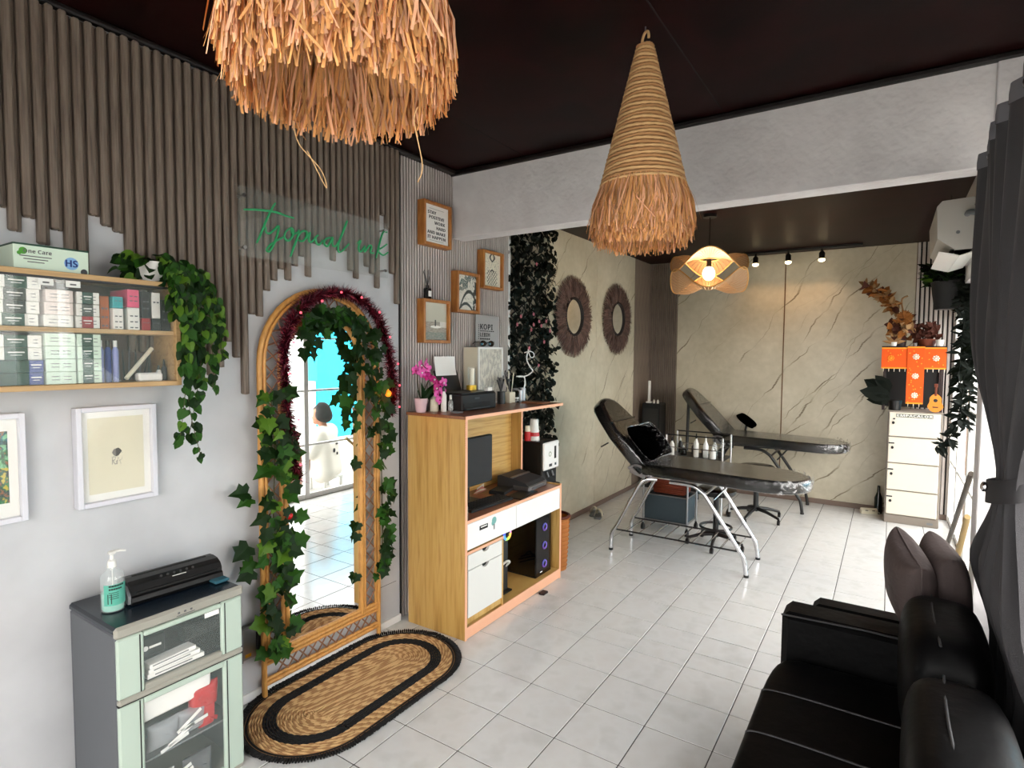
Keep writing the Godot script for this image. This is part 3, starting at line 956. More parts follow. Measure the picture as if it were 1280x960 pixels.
func pictures() -> void:
	mat("frame_white", Color(0.84, 0.84, 0.87), 0.35)
	mat("frame_wood", Color(0.66, 0.43, 0.2), 0.45)
	tri_tex(M.frame_wood, noise_tex(128, 0.03, 3, 71, [Color(0.60, 0.36, 0.15), Color(0.74, 0.50, 0.24)]), V(6, 2, 6))
	M.frame_wood.albedo_color = Color(1, 1, 1)
	# two white frames under the shelf
	var n1 := FastNoiseLite.new()
	n1.seed = 4
	n1.frequency = 5.0
	n1.fractal_octaves = 4
	var a := picture_frame("picture_frame", "white framed colourful jungle painting cut by the left edge of the view", 0.815, 1.10, 1.09, 1.465, -0.02, 0.042, 0.018, M.frame_white, 0.0)
	var jungle := func(u: float, w: float) -> Color:
		var f := n1.get_noise_2d(u, w * 1.4) + 0.35 * n1.get_noise_2d(u * 5.0 + 9.0, w * 6.0)
		var g := n1.get_noise_2d(u * 1.6 + 20.0, w * 1.6)
		var c := Color(0.03, 0.16, 0.12).lerp(Color(0.12, 0.42, 0.2), clampf(f * 1.6 + 0.5, 0, 1))
		if w < 0.25:
			c = c.lerp(Color(0.1, 0.4, 0.5), clampf(0.6 + f, 0, 1))
		if g > 0.12:
			c = c.lerp(Color(0.85, 0.72, 0.15) if w > 0.5 else Color(0.5, 0.75, 0.55), clampf((g - 0.12) * 6.0, 0, 0.9))
		if g < -0.28:
			c = c.lerp(Color(0.75, 0.35, 0.15), 0.7)
		return c
	part("mat_board", B.new().slab(V(0.012, 0.018, -0.124), V(0.02, 0.357, 0.124)), M.paper, a)
	print_part(a, paint_tex(128, 160, jungle), 0.0206, 0.068, 0.315, 0.098)
	part("glass", B.new().slab(V(0.026, 0.016, -0.127), V(0.028, 0.359, 0.127)), M.glass, a)
	a = picture_frame("picture_frame", "white framed cream print with a small dark ink figure below the wall shelf", 0.392, 0.668, 1.09, 1.468, -0.02, 0.042, 0.018, M.frame_white, 0.0)
	part("mat_board", B.new().slab(V(0.012, 0.018, -0.12), V(0.02, 0.36, 0.12)), M.paper, a)
	var n2 := FastNoiseLite.new()
	n2.seed = 9
	n2.frequency = 9.0
	var fig := func(u: float, w: float) -> Color:
		var c := Color(0.86, 0.83, 0.73)
		var p := Vector2((u - 0.5) * 0.75, w - 0.47)
		var f := n2.get_noise_2d(u, w)
		if p.length() < 0.055 + f * 0.02:
			c = Color(0.16, 0.11, 0.10) if p.x > -0.015 else Color(0.45, 0.42, 0.4)
		elif p.y > 0.0 and p.y < 0.17 and absf(p.x) < 0.075 and absf(f) < 0.09:
			c = Color(0.55, 0.53, 0.5)
		return c
	print_part(a, paint_tex(160, 200, fig), 0.0206, 0.045, 0.335, 0.096)
	part("glass", B.new().slab(V(0.026, 0.016, -0.123), V(0.028, 0.362, 0.123)), M.glass, a)
	# four deep wooden frames on the ribbed panel
	var q := picture_frame("wooden_picture", "deep wooden frame with a printed motto, topmost on the ribbed panel", -1.215, -1.487, 2.37, 2.652, -0.037, 0.06, 0.02, M.frame_wood, 0.0)
	part("print_sheet", B.new().slab(V(0.018, 0.02, -0.117), V(0.044, 0.262, 0.117)), M.paper, q)
	var rt := V(0, 0, -1)
	var lines := [["STAY", 0.214, -0.045], ["POSITIVE", 0.184, 0.0], ["WORK", 0.152, 0.03], ["HARD", 0.120, 0.042], ["AND MAKE", 0.088, 0.0], ["IT HAPPEN", 0.058, 0.0]]
	for l in lines:
		write(q, l[0], V(0.0448, l[1], -l[2]), rt, Vector3.UP, 0.021, M.ink, 1.25)
	part("rule", B.new().slab(V(0.044, 0.238, -0.07), V(0.0446, 0.2395, 0.07)).slab(V(0.044, 0.037, -0.07), V(0.0446, 0.0385, 0.07)), M.ink, q)
	q = picture_frame("wooden_picture", "deep wooden frame with a grey seascape and sailing boat, under the reed diffuser", -1.210, -1.478, 1.745, 2.028, -0.037, 0.06, 0.02, M.frame_wood, 0.0)
	var sea := func(u: float, w: float) -> Color:
		var f := n2.get_noise_2d(u * 0.8, w * 3.0)
		var c := Color(0.78, 0.77, 0.70).lerp(Color(0.70, 0.69, 0.62), w)
		if w > 0.5:
			c = Color(0.55, 0.52, 0.47).lerp(Color(0.70, 0.66, 0.60), clampf(f + 0.5, 0, 1))
		if w > 0.78:
			c = Color(0.45, 0.5, 0.46).lerp(Color(0.62, 0.6, 0.55), clampf(f + 0.5, 0, 1))
		var p := Vector2(u - 0.52, (w - 0.62) * 1.2)
		if absf(p.y - 0.02) < 0.045 - p.x * p.x * 0.6 and absf(p.x) < 0.22:
			c = Color(0.92, 0.91, 0.88)
		if p.x > 0.18 and absf(p.y + 0.06) < 0.09:
			c = c.lerp(Color(0.92, 0.91, 0.88), 0.7)
		if absf(p.x + 0.02) < 0.03 and p.y < 0.0 and p.y > -0.2:
			c = Color(0.25, 0.24, 0.23)
		return c
	print_part(q, paint_tex(128, 140, sea), 0.0386, 0.018, 0.265, 0.116)
	q = picture_frame("wooden_picture", "deep wooden frame with large dark leaf print, third along the ribbed panel", -1.549, -1.808, 1.962, 2.245, -0.037, 0.06, 0.02, M.frame_wood, 0.0)
	var fern := func(u: float, w: float) -> Color:
		var c := Color(0.86, 0.85, 0.80)
		var f := n2.get_noise_2d(u * 0.5, w * 0.5)
		var d1 := absf((u - 0.2) * 0.8 + (w - 0.42) * 0.9 + f * 0.3)
		var d2 := absf(w - 0.45 - (u - 0.62) * (u - 0.62) * 2.2)
		var d3 := absf(w - 0.80 - (u - 0.45) * (u - 0.45) * 1.6)
		if d1 < 0.13 and w < 0.45 and absf(d1 - 0.03) > 0.008:
			c = Color(0.36, 0.42, 0.40)
		if d2 < 0.05 or d3 < 0.04 or (u > 0.82 and f > -0.1):
			c = Color(0.20, 0.23, 0.21)
		if absf(f) < 0.03:
			c = c.lerp(Color(0.3, 0.32, 0.3), 0.6)
		return c
	print_part(q, paint_tex(128, 140, fern), 0.0386, 0.018, 0.265, 0.112)
	q = picture_frame("wooden_picture", "deep wooden frame with a black pineapple drawing beside the green lattice", -1.850, -2.110, 2.157, 2.435, -0.037, 0.06, 0.02, M.frame_wood, 0.0)
	var pine := func(u: float, w: float) -> Color:
		var c := Color(0.88, 0.86, 0.78)
		var p := Vector2((u - 0.52) * 0.9, w)
		var f := n2.get_noise_2d(u * 1.2, w * 1.2)
		if w < 0.55 and absf(absf(p.x) - 0.11 * sin(w * 13.0)) < 0.035:
			c = Color(0.12, 0.12, 0.12)
		if w > 0.5 and w < 0.95 and absf(p.x) < 0.27 and (absf(sin((p.x + w) * 26.0)) < 0.25 or absf(sin((p.x - w) * 26.0)) < 0.25):
			c = Color(0.15, 0.15, 0.16)
		if absf(f) < 0.025 and absf(p.x) < 0.35:
			c = Color(0.3, 0.3, 0.3)
		return c
	print_part(q, paint_tex(128, 140, pine), 0.0386, 0.018, 0.265, 0.112)
	# reed diffuser on the seascape frame
	var d := thing("reed_diffuser", "black reed diffuser with white label standing on the seascape frame", "diffuser", V(-0.005, 2.028, -1.275))
	part("bottle", B.new().box(V(0, 0.035, 0), V(0.03, 0.07, 0.052), 0.005).cyl(V(0, 0.07, 0), V(0, 0.088, 0), 0.011), M.black_gloss, d)
	part("label", B.new().box(V(0.0155, 0.034, -0.006), V(0.001, 0.036, 0.026)), M.paper, d)
	for e in [[-0.03, 0.10], [-0.012, 0.108], [0.03, 0.105], [0.038, 0.095]]:
		part("reed", B.new().cyl(V(0, 0.08, 0), V(0, 0.08 + e[1], e[0]), 0.0022, -1, 6), M.black, d)
	# acrylic sign
	var s := thing("wall_sign", "clear acrylic panel with raised green handwritten lettering on the slatted wall", "sign", V(0.013, 2.11, -0.41))
	part("acrylic_panel", B.new().box(V(0.042, 0.155, 0), V(0.005, 0.31, 0.91), 0.001), M.acrylic, s)
	for z in [0.43, -0.43]:
		for y in [0.04, 0.27]:
			part("standoff", B.new().cyl(V(0.0, y, z), V(0.05, y, z), 0.006).cyl(V(0.045, y, z), V(0.052, y, z), 0.009), M.chrome, s)
	var st := [
		[Vector2(0.020, 2.317), Vector2(-0.027, 2.327), Vector2(-0.085, 2.335), Vector2(-0.145, 2.338), Vector2(-0.193, 2.333), Vector2(-0.239, 2.330)],
		[Vector2(-0.139, 2.380), Vector2(-0.122, 2.353), Vector2(-0.098, 2.306), Vector2(-0.074, 2.252), Vector2(-0.053, 2.205), Vector2(-0.040, 2.179)],
		[Vector2(-0.087, 2.260), Vector2(-0.088, 2.237), Vector2(-0.106, 2.233), Vector2(-0.130, 2.254), Vector2(-0.154, 2.276), Vector2(-0.149, 2.242), Vector2(-0.129, 2.191), Vector2(-0.105, 2.151), Vector2(-0.090, 2.155), Vector2(-0.115, 2.186), Vector2(-0.178, 2.229)],
		[Vector2(-0.221, 2.280), Vector2(-0.195, 2.259), Vector2(-0.186, 2.230), Vector2(-0.204, 2.216), Vector2(-0.228, 2.238), Vector2(-0.235, 2.269), Vector2(-0.221, 2.280), Vector2(-0.231, 2.253), Vector2(-0.260, 2.265)],
		[Vector2(-0.267, 2.279), Vector2(-0.256, 2.236), Vector2(-0.235, 2.187), Vector2(-0.217, 2.141)],
		[Vector2(-0.257, 2.240), Vector2(-0.282, 2.273), Vector2(-0.310, 2.278), Vector2(-0.309, 2.252), Vector2(-0.285, 2.227), Vector2(-0.259, 2.229)],
		[Vector2(-0.309, 2.245), Vector2(-0.331, 2.277), Vector2(-0.323, 2.241), Vector2(-0.338, 2.231), Vector2(-0.363, 2.258)],
		[Vector2(-0.381, 2.273), Vector2(-0.364, 2.258), Vector2(-0.369, 2.233), Vector2(-0.386, 2.226), Vector2(-0.410, 2.253)],
		[Vector2(-0.457, 2.274), Vector2(-0.428, 2.262), Vector2(-0.416, 2.238), Vector2(-0.436, 2.226), Vector2(-0.458, 2.254), Vector2(-0.470, 2.277), Vector2(-0.469, 2.239), Vector2(-0.487, 2.232)],
		[Vector2(-0.487, 2.232), Vector2(-0.523, 2.282), Vector2(-0.567, 2.380), Vector2(-0.541, 2.325), Vector2(-0.510, 2.253), Vector2(-0.507, 2.211), Vector2(-0.531, 2.216), Vector2(-0.579, 2.261)],
		[Vector2(-0.637, 2.273), Vector2(-0.660, 2.292), Vector2(-0.644, 2.250), Vector2(-0.659, 2.232), Vector2(-0.690, 2.268)],
		[Vector2(-0.690, 2.268), Vector2(-0.687, 2.235), Vector2(-0.720, 2.273), Vector2(-0.739, 2.272), Vector2(-0.731, 2.239), Vector2(-0.756, 2.239)],
		[Vector2(-0.772, 2.213), Vector2(-0.797, 2.292), Vector2(-0.827, 2.366), Vector2(-0.857, 2.372)],
		[Vector2(-0.857, 2.304), Vector2(-0.817, 2.277), Vector2(-0.785, 2.258), Vector2(-0.826, 2.238), Vector2(-0.865, 2.259)]]
	mat("sign_green", Color(0.16, 0.62, 0.38), 0.35)
	for q2 in st:
		var pts := []
		for p in q2:
			pts.append(V(0.059 - 0.013, p.y - 2.11, p.x + 0.41))
		var cc := curve(pts, 7)
		var rad := []
		for k in cc.size():
			rad.append(0.0055 * (0.75 + 0.25 * sin(PI * k / (cc.size() - 1))))
		part("letter_stroke", B.new().tube(cc, rad, 8), M.sign_green, s)


func arch_path(z: float, half: float, yb: float, yc: float, x: float, k := 20) -> Array:
	var p := [V(x, yb, z + half)]
	for i in 4:
		p.append(V(x, lerpf(yb, yc, (i + 1) / 5.0), z + half))
	for i in k + 1:
		var a := PI * i / k
		p.append(V(x, yc + half * sin(a), z + half * cos(a)))
	for i in 5:
		p.append(V(x, lerpf(yc, yb, (i + 1) / 5.0), z - half))
	return p


func floor_mirror() -> void:
	var zc := -0.44
	var yc := 1.625
	var o := thing("floor_mirror", "tall arched floor mirror in a double rattan frame leaning on the white wall", "mirror", V(0.02, 0, zc))
	part("outer_pole", B.new().tube(arch_path(0, 0.372, 0.0, yc, 0.0), 0.0135, 10), M.rattan, o)
	part("outer_pole", B.new().tube(arch_path(0, 0.349, 0.18, yc, 0.002), 0.009, 8), M.rattan, o)
	part("inner_pole", B.new().tube(arch_path(0, 0.243, 0.18, yc, 0.004), 0.012, 10), M.rattan, o)
	part("inner_pole", B.new().tube(arch_path(0, 0.266, 0.18, yc, 0.0), 0.010, 8), M.rattan, o)
	for q in [[0.205, 0.0115], [0.183, 0.0115], [0.162, 0.009], [0.085, 0.010], [0.064, 0.0115]]:
		part("cross_pole", B.new().cyl(V(0, q[0], -0.37), V(0, q[0], 0.37), q[1], -1, 10), M.rattan, o)
	# mirror glass: flat arched pane
	var poly := PackedVector2Array()
	for p in arch_path(0, 0.238, 0.19, yc, 0, 28):
		poly.append(Vector2(-p.z, p.y))
	var xf := Transform3D(Basis(V(0, 0, -1), V(0, 1, 0), V(1, 0, 0)), V(-0.004, 0, 0))
	part("mirror_glass", B.new().prism(poly, 0.004, xf), M.mirror, o)
	part("backing_board", B.new().prism(poly, 0.004, Transform3D(xf.basis, V(-0.012, 0, 0))), M.baseboard, o)
	# cane lattice: bottom panel, both sides and the arch
	for k in 11:
		for s in [-1.0, 1.0]:
			var z := -0.33 + 0.06 * k
			part("lattice_cane", B.new().cyl(V(0.003 * s, 0.09, z - 0.03 * s), V(0.003 * s, 0.158, z + 0.03 * s), 0.004, -1, 6), M.lattice_cane, o)
	for side in [-1.0, 1.0]:
		for k in 17:
			var y := 0.21 + 0.083 * k
			for s in [-1.0, 1.0]:
				part("lattice_cane", B.new().cyl(V(0.003 * s, y, side * (0.308 - 0.036 * s)), V(0.003 * s, y + 0.083, side * (0.308 + 0.036 * s)), 0.004, -1, 6), M.lattice_cane, o)
	for k in 14:
		for s in [-1.0, 1.0]:
			var a: float = PI * (k + 0.5 - 0.42 * s) / 14.0
			var b: float = PI * (k + 0.5 + 0.42 * s) / 14.0
			part("lattice_cane", B.new().cyl(V(0.003 * s, yc + 0.272 * sin(a), 0.272 * cos(a)), V(0.003 * s, yc + 0.344 * sin(b), 0.344 * cos(b)), 0.004, -1, 6), M.lattice_cane, o)
	# ivy: one garland up the left side, one over the arch and down the right
	var iv := thing("ivy_garland", "artificial ivy garland climbing the left side of the arched mirror frame", "garland")
	var left := curve([V(0.05, 0.27, -0.11), V(0.055, 0.5, -0.10), V(0.055, 0.75, -0.10), V(0.055, 1.0, -0.11), V(0.055, 1.25, -0.12), V(0.055, 1.48, -0.10)], 8)
	part("vine", B.new().tube(left, 0.003, 6), M.stem, iv)
	for k in 120:
		var p: Vector3 = left[rng.randi() % left.size()] + V(rf(0, 0.05), rf(-0.03, 0.03), rf(-0.065, 0.065))
		if p.y < 0.55 and k % 2:
			continue
		one_leaf(iv, "ivy", pick(["leaf", "leaf", "leaf_dark", "leaf_dark", "leaf_dark", "leaf_light"]), p, V(0.2, rf(-1, 0.25), (p.z + 0.11) * 9.0 + rf(-0.6, 0.6)), V(1, 0.25, 0) + rv(0.55), rf(0.055, 0.098))
	for q in [V(0.05, 1.03, 0.02), V(0.05, 1.0, 0.005), V(0.05, 0.78, 0.02), V(0.06, 0.71, 0.005), V(0.05, 0.66, 0.0), V(0.06, 0.87, -0.23), V(0.06, 0.74, -0.22), V(0.05, 0.30, -0.2), V(0.055, 0.33, -0.19), V(0.05, 0.28, -0.1)]:
		one_leaf(iv, "ivy", pick(["leaf", "leaf_dark"]), q, V(0.1, rf(-0.6, 0.2), 0.8 if q.z > -0.1 else -0.8), V(1, 0.3, 0) + rv(0.3), rf(0.07, 0.10))
	var ia := thing("ivy_garland", "artificial ivy garland over the arch and down the right side of the mirror frame", "garland")
	var right := curve([V(0.05, 0.42, -0.80), V(0.055, 0.6, -0.815), V(0.055, 0.9, -0.81), V(0.06, 1.2, -0.80), V(0.06, 1.45, -0.76), V(0.06, 1.62, -0.73), V(0.06, 1.78, -0.66), V(0.06, 1.87, -0.52), V(0.06, 1.88, -0.38), V(0.06, 1.80, -0.30)], 8)
	part("vine", B.new().tube(right, 0.003, 6), M.stem, ia)
	for k in 215:
		var i := rng.randi() % right.size()
		var p: Vector3 = right[i]
		var low := p.y < 1.2 and i < right.size() / 2
		if low and k % 3 == 0:
			continue
		p += V(rf(0, 0.055), rf(-0.03, 0.03), rf(-0.04, 0.045) if low else rf(-0.075, 0.085))
		one_leaf(ia, "ivy", pick(["leaf", "leaf_dark", "leaf_dark"]), p, V(0.2, rf(-1, 0.15), rf(-0.8, 0.8)), V(1, 0.25, 0) + rv(0.5), rf(0.045, 0.082))
	for q in [V(0.05, 1.74, -0.36), V(0.06, 1.80, -0.31), V(0.06, 1.83, -0.37), V(0.05, 1.70, -0.345), V(0.05, 1.70, -0.60), V(0.05, 1.62, -0.63), V(0.05, 1.56, -0.58), V(0.05, 1.50, -0.60), V(0.05, 1.44, -0.575), V(0.06, 1.40, -0.62), V(0.05, 1.35, -0.60), V(0.06, 1.30, -0.63)]:
		one_leaf(ia, "ivy", pick(["leaf", "leaf_dark"]), q, V(0.1, rf(-1.0, -0.3), rf(-0.6, 0.6)), V(1, 0.3, 0) + rv(0.35), rf(0.06, 0.095))
	for q in [V(0.03, 1.07, -0.655), V(0.03, 0.72, -0.655), V(0.03, 0.66, -0.65), V(0.03, 0.43, -0.645)]:
		one_leaf(ia, "ivy", "leaf_dark", q, V(0.1, -0.8, 0.5), V(1, 0.3, 0) + rv(0.3), 0.06)
	# red tinsel with its fairy lights
	var tn := thing("tinsel_garland", "dark red tinsel garland with tiny lit bulbs draped around the mirror's arch", "garland")
	var path := curve([V(0.065, 1.05, -0.235), V(0.065, 1.29, -0.2), V(0.065, 1.56, -0.175), V(0.065, 1.757, -0.185), V(0.065, 1.89, -0.26), V(0.065, 1.975, -0.39), V(0.065, 1.99, -0.57), V(0.065, 1.915, -0.735), V(0.065, 1.77, -0.83), V(0.065, 1.59, -0.88), V(0.065, 1.45, -0.895), V(0.065, 1.33, -0.865)], 14)
	part("cord", B.new().tube(path, 0.002, 5), M.stem, tn)
	var tm := mat("tinsel", Color(1, 1, 1), 0.25, 0.55)
	tm.vertex_color_use_as_albedo = true
	tm.cull_mode = BaseMaterial3D.CULL_DISABLED
	var b := B.new()
	for k in 8500:
		var i := rng.randi() % (path.size() - 1)
		var p: Vector3 = path[i].lerp(path[i + 1], rng.randf())
		var d := rv(1.0).normalized()
		var e := d.cross(rv(1.0)).normalized() * 0.0032
		var l := rf(0.032, 0.066)
		var g := rng.randf()
		b.tint = Color(0.055, 0.006, 0.012) if g < 0.55 else Color(0.22, 0.015, 0.035) if g < 0.88 else Color(0.5, 0.14, 0.19)
		b.tri(p - e, p + e, p + d * l, e.cross(d))
	part("bristles", b, tm, tn).set_meta("kind", "stuff")
	var glow := mat("fairy_glow", Color(1.0, 0.45, 0.5), 0.4)
	glow.emission_enabled = true
	glow.emission = Color(1.0, 0.28, 0.36)
	glow.emission_energy_multiplier = 2.2
	for k in 13:
		var p: Vector3 = path[int((k + 0.5) / 13.0 * (path.size() - 1))]
		part("fairy_light_bulb", B.new().ell(p + V(0.052, rf(-0.02, 0.02), rf(-0.02, 0.02)), Vector3.ONE * 0.006, 5, 8), glow, tn)
	var bb := thing("bauble", "small shiny red bauble hanging among the ivy at the mirror's left edge", "bauble", V(0.075, 0.881, -0.177))
	part("ball", B.new().ell(Vector3.ZERO, Vector3.ONE * 0.019, 10, 14), mat("bauble_red", Color(0.75, 0.03, 0.07), 0.15), bb)
	part("cap", B.new().cyl(V(0, 0.016, 0), V(0, 0.026, 0), 0.005), M.gold, bb)
	var og := mat("orange_glow", Color(1.0, 0.55, 0.15), 0.3)
	og.emission_enabled = true
	og.emission = Color(1.0, 0.45, 0.08)
	og.emission_energy_multiplier = 1.6
	var ob := thing("bauble", "glowing orange bauble light on the right side of the mirror's tinsel", "bauble", V(0.09, 1.445, -0.83))
	part("ball_light", B.new().ell(Vector3.ZERO, Vector3.ONE * 0.019, 10, 14), og, ob)
	part("cap", B.new().cyl(V(0, 0.016, 0), V(0, 0.026, 0), 0.005), M.gold, ob)
	var lamp := OmniLight3D.new()
	lamp.name = "bauble_glow"
	lamp.light_color = Color(1.0, 0.5, 0.12)
	lamp.light_energy = 0.02
	lamp.omni_range = 8.0
	lamp.omni_attenuation = 2.0
	lamp.light_size = 0.015
	lamp.shadow_enabled = true
	ob.add_child(lamp)
	# socket panel on the wall, half behind the frame
	var sp := thing("power_socket", "framed metal power socket low on the wall, half hidden by the mirror frame", "socket", V(-0.02, 0.215, -0.02))
	part("plate", B.new().slab(V(0, 0, -0.075), V(0.018, 0.16, 0.05), 0.002), M.steel, sp)
	part("frame", B.new().slab(V(0.0, 0.152, -0.078), V(0.026, 0.165, 0.055), 0.002).slab(V(0, -0.005, 0.048), V(0.026, 0.165, 0.055), 0.002), M.grey_plastic, sp)
	part("dark_socket", B.new().slab(V(0.016, 0.03, -0.075), V(0.03, 0.12, -0.02), 0.003), M.black, sp)
	part("yellow_label", B.new().slab(V(0.0175, 0.012, 0.005), V(0.019, 0.028, 0.035)), M.gold, sp)


func rug() -> void:
	# oval of concentric braids
	var o := thing("oval_rug", "oval braided jute rug with black rings and a black ruffled rim before the mirror", "rug", V(0.325, 0, -0.40))
	mat("jute", Color(0.82, 0.67, 0.47), 0.9)
	mat("jute_dark", Color(0.64, 0.48, 0.31), 0.9)
	mat("jute_black", Color(0.05, 0.04, 0.045), 0.85)
	var hl := 0.275
	var stad := func(r: float, n: int) -> Array:
		var p := []
		for i in n:
			p.append(V(r * cos(PI * i / n), 0, hl + r * sin(PI * i / n)))
		var m := int(n * 1.0)
		for i in m:
			p.append(V(-r, 0, hl - 2.0 * hl * i / m))
		for i in n:
			p.append(V(-r * cos(PI * i / n), 0, -hl - r * sin(PI * i / n)))
		for i in m:
			p.append(V(r, 0, -hl + 2.0 * hl * i / m))
		return p
	var under := PackedVector2Array()
	for p in stad.call(0.30, 30):
		under.append(Vector2(p.x, p.z))
	part("backing", B.new().prism(under, 0.005, Transform3D(Basis(V(1, 0, 0), V(0, 0, 1), V(0, -1, 0)), V(0, 0.0035, 0))), M.jute_dark, o)
	var ring := 0
	var r := 0.008
	while r < 0.285:
		var black := (r > 0.166 and r < 0.222)
		var n := int(10 + r * 190)
		var ph0 := rf(0, TAU)
		var raw: Array = stad.call(r, n)
		# braid: two strands that wind round the ring
		for s in 2:
			var pts := []
			for i in raw.size():
				var a: Vector3 = raw[(i - 1 + raw.size()) % raw.size()]
				var c: Vector3 = raw[(i + 1) % raw.size()]
				var side := (c - a).cross(Vector3.UP).normalized()
				var ph := i * 1.35 + s * PI + ph0
				pts.append(raw[i] + side * 0.0022 * sin(ph) + V(0, 0.008 + 0.003 * cos(ph), 0))
			part("braid", B.new().tube(pts, 0.0045, 5, true), M.jute_black if black else (M.jute if s == 0 else M.jute_dark), o)
		ring += 1
		r += 0.0118
	var b := B.new()
	b.tube(stad.call(0.293, 70), 0.009, 6, true)
	b.tube(stad.call(0.306, 70), 0.009, 6, true)
	var rim: Array = stad.call(0.315, 85)
	for i in rim.size():
		var a: Vector3 = rim[(i - 1 + rim.size()) % rim.size()]
		var c: Vector3 = rim[(i + 1) % rim.size()]
		var out := (c - a).cross(Vector3.UP).normalized()
		if out.dot(V(rim[i].x, 0, rim[i].z)) < 0.0:
			out = -out
		var p: Vector3 = rim[i] + V(0, 0.009, 0)
		b.ell(p + out * 0.008 + V(0, rf(-0.001, 0.004), 0), V(0.0052, 0.0085, 0.017), 4, 6, Basis((c - a).normalized(), Vector3.UP, out))
	part("ruffled_rim", b, M.jute_black, o)


func drawer_cabinet() -> void:
	mat("pale_green", Color(0.69, 0.75, 0.70), 0.4)
	mat("warm_grey", Color(0.60, 0.59, 0.55), 0.45)
	mat("cab_grey", Color(0.36, 0.37, 0.39), 0.5)
	mat("cab_blue", Color(0.05, 0.10, 0.15), 0.25)
	var o := thing("drawer_cabinet", "pale green plastic storage cabinet with clear drawer windows against the white wall", "cabinet", V(0.0, 0, 0.478))
	var w := 0.222
	var f := 0.372
	# carcass with an open front
	part("side", B.new().slab(V(0.01, 0.02, w - 0.012), V(f - 0.01, 0.72, w), 0.004), M.cab_grey, o)
	part("side", B.new().slab(V(0.01, 0.02, -w), V(f - 0.01, 0.72, -w + 0.012), 0.004), M.cab_grey, o)
	part("back", B.new().slab(V(0.0, 0.02, -w), V(0.012, 0.72, w), 0.003), M.cab_grey, o)
	part("base", B.new().slab(V(0.0, 0.0, -w), V(f - 0.004, 0.03, w), 0.004), M.warm_grey, o)
	part("top", B.new().slab(V(0.0, 0.722, -w - 0.004), V(f - 0.004, 0.75, w + 0.004), 0.008), M.cab_blue, o)
	part("top_rim", B.new().slab(V(f - 0.012, 0.712, -w - 0.006), V(f + 0.010, 0.753, w + 0.006), 0.009), M.warm_grey, o)
	part("divider", B.new().slab(V(0.012, 0.485, -w + 0.012), V(f - 0.012, 0.495, w - 0.012)), M.cab_grey, o)
	# drawer: frame around a clear window
	for q in [["drawer", 0.500, 0.710, 0.137, -0.137, 0.522, 0.692], ["door", 0.022, 0.478, 0.142, -0.142, 0.05, 0.455]]:
		var d := part(q[0], B.new().slab(V(f - 0.012, q[1], q[3]), V(f + 0.006, q[2], w), 0.006), M.pale_green, o)
		part("stile", B.new().slab(V(f - 0.012, q[1], -w), V(f + 0.006, q[2], q[4]), 0.006), M.pale_green, d)
		part("rail", B.new().slab(V(f - 0.012, q[1], q[4]), V(f + 0.008, q[5], q[3]), 0.004), M.warm_grey if q[0] == "drawer" else M.pale_green, d)
		part("rail", B.new().slab(V(f - 0.012, q[6], q[4]), V(f + 0.008, q[2], q[3]), 0.004), M.pale_green, d)
		part("window", B.new().slab(V(f - 0.002, q[5], q[4]), V(f + 0.001, q[6], q[3])), M.glass, d)
		part("groove", B.new().slab(V(f + 0.0055, q[1] + 0.004, q[3] + 0.012), V(f + 0.0068, q[2] - 0.004, q[3] + 0.016)), M.dark_gap, d)
		part("groove", B.new().slab(V(f + 0.0055, q[1] + 0.004, q[4] - 0.016), V(f + 0.0068, q[2] - 0.004, q[4] - 0.012)), M.dark_gap, d)
	part("rail_band", B.new().slab(V(f - 0.012, 0.480, -w), V(f + 0.010, 0.502, w), 0.006), M.warm_grey, o)
	part("gap_line", B.new().slab(V(f - 0.012, 0.4785, -w), V(f + 0.007, 0.4805, w)), M.dark_gap, o)
	# raised print on the rim
	var mk := B.new()
	mk.slab(V(f + 0.010, 0.722, -0.035), V(f + 0.0115, 0.7245, 0.03))
	for k in 3:
		mk.box(V(f + 0.0108, 0.733, 0.022 - 0.022 * k), V(0.0012, 0.007, 0.008), 0.0005)
	part("print", mk, M.ink_grey, o)
	part("window_label", B.new().slab(V(f + 0.0012, 0.672, -0.13), V(f + 0.002, 0.69, -0.075)), M.paper, o)
	part("drawer_lining", B.new().slab(V(0.02, 0.496, -0.2), V(0.3, 0.70, 0.2)), M.black_matt, o)
	# papers behind the drawer window
	for k in 3:
		var b := B.new().box(V(0, 0, 0), V(0.05, 0.016, 0.2 - 0.016 * k), 0.001)
		var c := thing("booklet", "white booklet in the cabinet's upper drawer, %s of the pile" % ["lowest", "middle one", "topmost"][k], "booklet", V(0.335, 0.532 + 0.018 * k, 0.50 + 0.006 * k), 0.04 * k)
		part("pages", b, M.paper, c)
		part("print", B.new().box(V(0.0252, 0.001, 0.01), V(0.0006, 0.004, 0.13)), M.ink_grey, c)
	var lb := thing("black_packet", "black packet with a small white logo behind the drawer window", "packet", V(0.352, 0.60, 0.575), 0.0)
	part("packet", B.new().box(V(-0.012, 0.035, 0), V(0.016, 0.07, 0.085), 0.004), M.black, lb)
	part("logo", B.new().cyl(V(-0.004, 0.032, 0.024), V(-0.0032, 0.032, 0.024), 0.009).box(V(-0.0035, 0.032, -0.008), V(0.001, 0.008, 0.04)), M.paper, lb)
	single("sponge_roll", "dark grey foam roll lying at the back of the upper drawer", "roll", B.new().cyl(V(0, 0.03, -0.09), V(0, 0.03, 0.05), 0.03), M.black_matt, V(0.335, 0.60, 0.42))
	# bags behind the door window
	mat("bag_film", Color(0.72, 0.73, 0.75, 0.45), 0.2).transparency = BaseMaterial3D.TRANSPARENCY_ALPHA
	part("inner_shelf", B.new().slab(V(0.02, 0.215, -0.2), V(0.34, 0.222, 0.2)), M.grey_plastic, o)
	part("back_liner", B.new().slab(V(0.013, 0.03, -0.2), V(0.02, 0.48, 0.2)), M.ink_grey, o)
